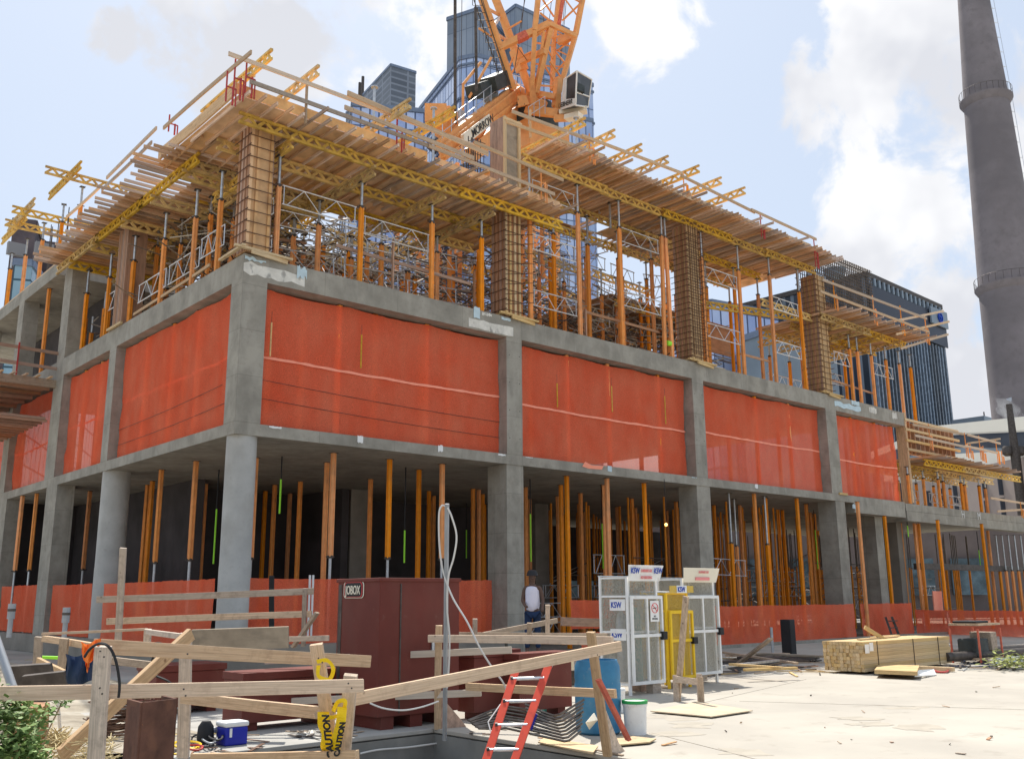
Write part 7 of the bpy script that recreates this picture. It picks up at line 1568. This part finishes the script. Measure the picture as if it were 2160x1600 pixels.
# wires, vest and bag on the post
def blob(name, pts, lab, m, rr_, cat):
    b = MB(); cen = sum((bd(*p) for p in pts), V())/len(pts); 
    b.slab([bd(*p) for p in pts], rr_); o = b.build(name, m); sb = o.modifiers.new('s', 'SUBSURF'); sb.levels = sb.render_levels = 2; 
    return tag(o, lab, cat)
def cloth(name, px0, py0, px1, py1, d, lab, m, cat, taper=.3, bulge=.1):
    b = MB(); n = 16; mrow = 14; vs = []
    for s_ in (0, 1):
        for j in range(mrow+1):
            v = j/mrow
            for i in range(n+1):
                u = i/n; uu = .5+(u-.5)*(1-taper*v)+.04*math.sin(v*6+s_); px = px0+(px1-px0)*uu; py = py0+(py1-py0)*v+6*math.sin(u*5)
                dd = d-(bulge if s_ == 0 else -bulge*.4)*math.sin(math.pi*min(1, max(0, u)))**.5*(.5+.5*math.sin(math.pi*v))-.025*math.sin(u*14+v*3)
                vs.append(bd(px, py, dd))
    fs = [(s_*(n+1)*(mrow+1)+j*(n+1)+i, s_*(n+1)*(mrow+1)+j*(n+1)+i+1, s_*(n+1)*(mrow+1)+(j+1)*(n+1)+i+1, s_*(n+1)*(mrow+1)+(j+1)*(n+1)+i) for s_ in (0, 1) for j in range(mrow) for i in range(n)]
    b.add(vs, fs); return tag(b.build(name, m, smooth=True), lab, cat)
cloth('bag', 138, 1378, 202, 1440, 6.45, 'dark navy bag hanging behind the left foreground post', NAVY, 'bag', .15, .12)
cloth('safety_vest', 170, 1352, 212, 1392, 6.15, 'orange safety vest draped over the left foreground post', HIVI, 'vest', .35, .07); cloth('vest_strap', 178, 1385, 192, 1412, 6.2, 'orange strap end dangling below the draped vest', HIVI, 'strap', .6, .02)
tag(MB().path(sm([bd(x, y, 6.05) for x, y in ((178,1385),(188,1370),(205,1358),(222,1358),(236,1372),(246,1400),(252,1440),(250,1470))]), .009, 5).build('cable', BLACK, smooth=True), 'black cable arching over the left foreground post', 'cable')
tag(MB().path(sm([bd(x, y, 8.4) for x, y in ((312,1375),(318,1360),(335,1355),(352,1366),(330,1372),(320,1395),(322,1420),(360,1440),(362,1470))]), .010, 5).build('cable', BLACK, smooth=True), 'black cable looped over the rail near the diagonal plank', 'cable')
# caution tape
def tapeband(pts, w_, lab, txt=None):
    P_ = sm([bd(*p) for p in pts], 6); b = MB(); vs = []
    for i, p in enumerate(P_):
        d = (P_[min(i+1, len(P_)-1)]-P_[max(i-1, 0)]).normalized(); s_ = d.cross(fw).normalized(); tw = math.sin(i*.55)*.35; s_ = (s_*math.cos(tw)+fw*math.sin(tw))
        vs += [p-s_*w_/2, p+s_*w_/2]
    r = root('caution_tape', P_[len(P_)//2], lab, 'tape', 'caution tape round the leaning post'); b.add(vs, [(2*i, 2*i+1, 2*i+3, 2*i+2) for i in range(len(P_)-1)]); b.build('band', TAPE, parent=r)
    return r, P_
r, P_ = tapeband(((668,1395,7.12),(690,1392,7.08),(703,1410,7.05),(694,1432,7.1),(672,1425,7.12),(672,1402,7.14)), .03, 'yellow caution tape knotted round the upper leaning post')
r, P_ = tapeband(((682,1500,7.08),(683,1530,7.08),(690,1550,7.06),(688,1575,7.05),(694,1592,7.08)), .085, 'yellow caution tape strip lettered in black down the leaning post')
text_mesh('tape_lettering', 'CAUTION', .07, INKB, r, bd(705, 1598, 6.98), (bd(696, 1528, 6.98)-bd(705, 1598, 6.98)), -RT, off=.003, sx=1.0)
r, P_ = tapeband(((672,1505,7.05),(700,1512,7.02),(722,1500,7.0),(728,1478,7.0),(712,1480,7.02),(703,1500,7.02)), .03, 'yellow caution tape tied across between the two posts')
r, P_ = tapeband(((722,1490,6.98),(719,1520,6.98),(712,1550,7.0),(706,1590,7.02)), .07, 'yellow caution tape strip hanging beside the lettered one'); text_mesh('tape_lettering', 'CAUTION', .055, INKB, r, bd(715, 1594, 6.93), (bd(732, 1520, 6.93)-bd(718, 1594, 6.93)), -RT, off=.003, sx=1.0)
# timber rails and posts close to the building
g3r = 'rails near the round corner column'
bdl('guard_rail', (204, 1264, 13.4), (662, 1246, 13.4), .04, .089, 'upper grey rail crossing in front of the round corner column', TIMO, 'guard rail', g3r)
bdl('guard_rail', (225, 1310, 13.6), (658, 1294, 13.4), .04, .089, 'lower grey rail crossing in front of the round corner column', TIMO, 'guard rail', g3r)
bdl('guard_post', (260, 1155, 13.3), (248, 1368, 13.3), .09, .04, 'tall bare timber post right of the wide round column', TIMO, 'guard post', None, up=fw)
bdl('guard_post', (643, 1240, 13.3), (640, 1362, 13.3), .06, .04, 'short rail post left of the tall brown cabinet', TIMO, 'guard post', None, up=fw)
bdl('plank', (669, 1291, 13.1), (618, 1364, 13.1), .09, .04, 'slanting strut at the rail end left of the tall cabinet', TIMO)
bdl('guard_rail', (608, 1347, 12.9), (694, 1345, 12.9), .04, .07, 'short low rail left of the tall cabinet', TIMO, 'guard rail', g3r)
tag(MB().slab([bd(404, 1328, 12.6), bd(404, 1372, 12.6), bd(608, 1366, 12.5), bd(608, 1321, 12.5)], .03).build('plywood_barrier', PLYG), 'weathered plywood barrier before the foot of the round corner column', 'plywood sheet')
bdl('guard_post', (82, 1342, 11.5), (76, 1440, 11.5), .09, .05, 'rough post at far left before the netted ground storey', TIMO, 'guard post', 'small posts of the left enclosure', up=fw)
bdl('guard_post', (136, 1345, 10.5), (130, 1415, 10.5), .09, .05, 'second rough post at far left before the netted ground storey', TIMO, 'guard post', 'small posts of the left enclosure', up=fw)
bdl('guard_post', (312, 1326, 11.5), (310, 1360, 11.5), .08, .05, 'rough stub post under the thin left rail', TIMO, 'guard post', 'small posts of the left enclosure', up=fw)
bdl('guard_rail', (88, 1336, 11.4), (312, 1326, 11.6), .03, .03, 'thin bleached rail over the left enclosure', TIMO, 'guard rail', 'rails of the left enclosure')
bdl('guard_rail', (92, 1346, 11.4), (215, 1366, 9.8), .05, .07, 'tan rail of the left enclosure', TIMB, 'guard rail', 'rails of the left enclosure'); bdl('guard_rail', (312, 1332, 11.4), (388, 1342, 10.6), .05, .06, 'short tan rail of the left enclosure near the diagonal plank', TIMO, 'guard rail', 'rails of the left enclosure')
bdl('plank', (80, 1396, 10.0), (170, 1440, 9.0), .04, .1, 'tan board sloping down behind the steel plates', TIMB)
bdl('plank', (235, 1392, 9.5), (320, 1402, 9.5), .05, .07, 'short tan board behind the left foreground posts', TIMO)
tag(MB().slab([bd(x, y, 12.5) for x, y in ((84, 1388), (124, 1390), (125, 1384), (88, 1383))], .02).build('green_sheet', NEON), 'strip of lime green sheeting on the rough earth', 'sheet')
for i, (px, y0_, y1_) in enumerate(((20, 1286, 1330), (136, 1294, 1335))):
    q = bd(px, y1_, 15.5); t = bd(px, y0_, 15.5); t.x, t.y = q.x, q.y; r = root('vent_pipe', q, ('left', 'right')[i]+' grey vent pipe with cowl before the left ground net', 'vent pipe', 'vent pipes'); MB().tube(q-V((0, 0, .1)), t, .04, 12).build('pipe', GRAYP, parent=r, smooth=True); MB().tube(t-V((0, 0, .14)), t+V((0, 0, .10)), .06, 12).build('cowl', GRAYP, parent=r, smooth=True); MB().tube(t-V((0, 0, .02)), t+V((0, 0, .02)), .065, 12).build('cowl_band', DSTE, parent=r)
bdl('guard_rail', (1185, 1310, 18.8), (1280, 1313, 19.2), .1, .16, 'dark plank over the lower net left of the cages', TIMR, 'guard rail', None)
bdl('guard_rail', (960, 1338, 16), (1280, 1340, 17), .05, .09, 'grey rail behind the deck edge rails', TIMO, 'guard rail', None); bdl('plank', (1010, 1340, 17), (1175, 1308, 18.5), .05, .09, 'thin plank sloping before the inner concrete column', TIMO)
for i, (px, y0_, y1_, d_) in enumerate(((1002, 1304, 1340, 16), (1117, 1313, 1345, 16), (1155, 1275, 1345, 17))): bdl('guard_post', (px, y0_, d_), (px, y1_+10, d_), .08, .05, ORD[i]+' stub post in the middle distance from the left', TIMO, 'guard post', 'stub posts before the inner column', up=fw)
bdl('guard_post', (573, 1214, 20.5), (573, 1330, 20.5), .1, .08, 'black post against the net right of the round corner column', BLACK, 'post')
for i, px in enumerate((649, 656)): q = at(px, 1340, Y=.6); t = at(px, 1212, Y=.6); tag(MB().tube(q, V((q.x, q.y, t.z)), .03, 8).build('plastic_pipe', WHIT), ('left', 'right')[i]+' thin white plastic pipe left of the tall cabinet', 'pipe')
# hanging bulb and ladder deep inside
q = at(1405, 1106, d=34); t = root('work_lamp', q, 'small lit work lamp hanging deep in the ground storey', 'lamp'); 
bm_ = MB().lathe(tuple(q), [(.01, -.06), (.05, -.03), (.055, .02), (.02, .06)], 14); lm = bpy.data.materials.new('lamp_glow'); lm.use_nodes = True; e_ = lm.node_tree.nodes['Principled BSDF']; e_.inputs['Emission Color'].default_value = (1, .4, .08, 1); e_.inputs['Emission Strength'].default_value = 3; bm_.build('bulb', lm, parent=t, smooth=True)
MB().tube(q+V((0, 0, .1)), V((q.x, q.y, ZS1)), .01, 5).build('flex', BLACK, parent=t)
# ================================================================== WORKER in the shade behind the inner column
def worker():
    foot_ = at(1124, 1322, d=21.2); hd = at(1124, 1203, d=21.2); H = 1.78; z0 = hd.z-H; X_, Y_ = foot_.x, foot_.y
    fwd2 = V((-fw.x, -fw.y, 0)).normalized(); sd = V((RT.x, RT.y, 0)).normalized()
    r = root('person', (X_, Y_, z0), 'person in white vest top and dark trousers standing in shade beside the concrete column', 'person')
    def pt(s_, f_, z): return V((X_, Y_, z0))+sd*s_+fwd2*f_+V((0, 0, z))
    def skin(nm, verts, edges, rad_, m, root_i=0):
        me = bpy.data.meshes.new(nm); me.from_pydata([v-V(r['org']) for v in verts], edges, []); o = bpy.data.objects.new(nm, me); COL.objects.link(o); o.parent = r; me.materials.append(m)
        s_ = o.modifiers.new('skin', 'SKIN'); s_.use_smooth_shade = True
        for i, q in enumerate(rad_): me.skin_vertices[0].data[i].radius = q if isinstance(q, tuple) else (q, q); me.skin_vertices[0].data[i].use_root = (i == root_i)
        sb = o.modifiers.new('sub', 'SUBSURF'); sb.levels = sb.render_levels = 2; return o
    v = [pt(0,0,.95), pt(0,0,1.15), pt(0,.01,1.38), pt(0,0,1.50), pt(0,.01,1.56), pt(0,.02,1.63), pt(0,.02,1.70), pt(0,.01,1.745),
         pt(.17,0,1.42), pt(.23,.02,1.14), pt(.21,.16,.96), pt(.20,.22,.90), pt(-.17,0,1.42), pt(-.22,.02,1.14), pt(-.16,.20,1.02), pt(-.12,.26,1.0),
         pt(.09,0,.88), pt(.10,.02,.50), pt(.11,-.02,.10), pt(.11,.1,.05), pt(-.09,0,.88), pt(-.11,.03,.50), pt(-.12,-.01,.10), pt(-.13,.12,.05)]
    e = [(0,1),(1,2),(2,3),(3,4),(4,5),(5,6),(6,7),(2,8),(8,9),(9,10),(10,11),(2,12),(12,13),(13,14),(14,15),(0,16),(16,17),(17,18),(18,19),(0,20),(20,21),(21,22),(22,23)]
    rd = [(.12,.08),(.11,.08),(.12,.08),.055,.065,.085,.09,.07,.055,.042,.032,.035,.055,.042,.032,.035,.085,.06,.045,.045,.085,.06,.045,.045]
    skin('body', v, e, rd, SKIN)
    v2 = [pt(0,0,.86), pt(0,0,1.15), pt(0,.01,1.38), pt(0,0,1.46)]; skin('vest_top', v2, [(0,1),(1,2),(2,3)], [(.20,.15),(.185,.145),(.20,.145),(.13,.11)], SHIR)
    v3 = [pt(0,0,.92), pt(.095,0,.84), pt(.105,.02,.50), pt(.115,-.02,.11), pt(-.095,0,.84), pt(-.115,.03,.50), pt(-.125,-.01,.11)]; skin('trousers', v3, [(0,1),(1,2),(2,3),(0,4),(4,5),(5,6)], [(.15,.11),.10,.075,.06,.10,.075,.06], NAVY)
    b = MB(); c_ = pt(0,.02,1.68); b.lathe(tuple(c_), [(.135, .0), (.125, .02), (.118, .05), (.09, .11), (.02, .135)], 20); b.build('hard_hat', BLACK, parent=r, smooth=True)
    b = MB(); c_ = pt(0,.115,1.63); b.bar(c_+sd*-.0, c_+fwd2*.02-V((0,0,.03)), .025, .04); b.build('nose', SKIN, parent=r)
worker()
# ================================================================== BUSH
b = MB(); rb = random.Random(4); st = MB()
def leafcl(c, R, n, sz):
    for k in range(n):
        u = V((rb.gauss(0, 1), rb.gauss(0, 1), rb.gauss(0, 1))).normalized()*R*(rb.random()**.5); p = c+V((u.x, u.y, u.z*.8)); a = V((rb.gauss(0, 1), rb.gauss(0, 1), rb.gauss(0, .5))).normalized(); s_ = a.cross(V((0, 0, 1))+V((rb.gauss(0, .4), rb.gauss(0, .4), 0))).normalized(); L = sz*rb.uniform(.6, 1.3)
        b.add([p, p+a*L*.5+s_*L*.28, p+a*L, p+a*L*.5-s_*L*.28], [(0, 1, 2, 3)])
for (px, py, d_, R, n) in ((-20, 1520, 6.0, .30, 420), (22, 1510, 6.1, .16, 260), (10, 1560, 5.9, .24, 420), (45, 1585, 5.9, .16, 240), (-10, 1620, 5.8, .3, 400), (62, 1545, 6.3, .09, 70), (95, 1500, 6.6, .07, 45), (40, 1495, 6.2, .09, 90), (132, 1478, 6.7, .06, 40), (88, 1520, 6.4, .05, 30), (70, 1600, 5.9, .12, 120), (-40, 1470, 6.1, .14, 130)):
    c_ = bd(px, py, d_); leafcl(c_, R, n, .055); g = bd(px*.5-10, 1660, d_); st.path([g, g.lerp(c_, .6)+V((rb.uniform(-.05, .05), 0, .03)), c_], .006, 4)
r = root('bush', bd(10, 1640, 6), 'leafy green bush in the bottom left corner', 'bush'); b.build('foliage', LEAF, parent=r); st.build('stem', TIMO, parent=r)
b = MB()
for k in range(500): 
    p = bd(rb.uniform(80, 240), 1600+rb.uniform(-45, 10), 6.9+rb.uniform(-.3, .5)); a = rb.uniform(0, 6.28); b.bar(p, p+V((math.cos(a)*.08, math.sin(a)*.08, rb.uniform(-.01, .04))), .006, .004)
for k in range(240): 
    p = bd(118+rb.gauss(0, 14), 1560+rb.gauss(0, 8), 7.0+rb.uniform(-.1, .2)); a = rb.uniform(0, 6.28); b.bar(p, p+V((math.cos(a)*.08, math.sin(a)*.08, rb.uniform(-.05, .07))), .006, .004)
o = b.build('straw', STRW); o['kind'] = 'stuff'; tag(o, 'dry straw and shavings scattered on the earth bank', 'straw')
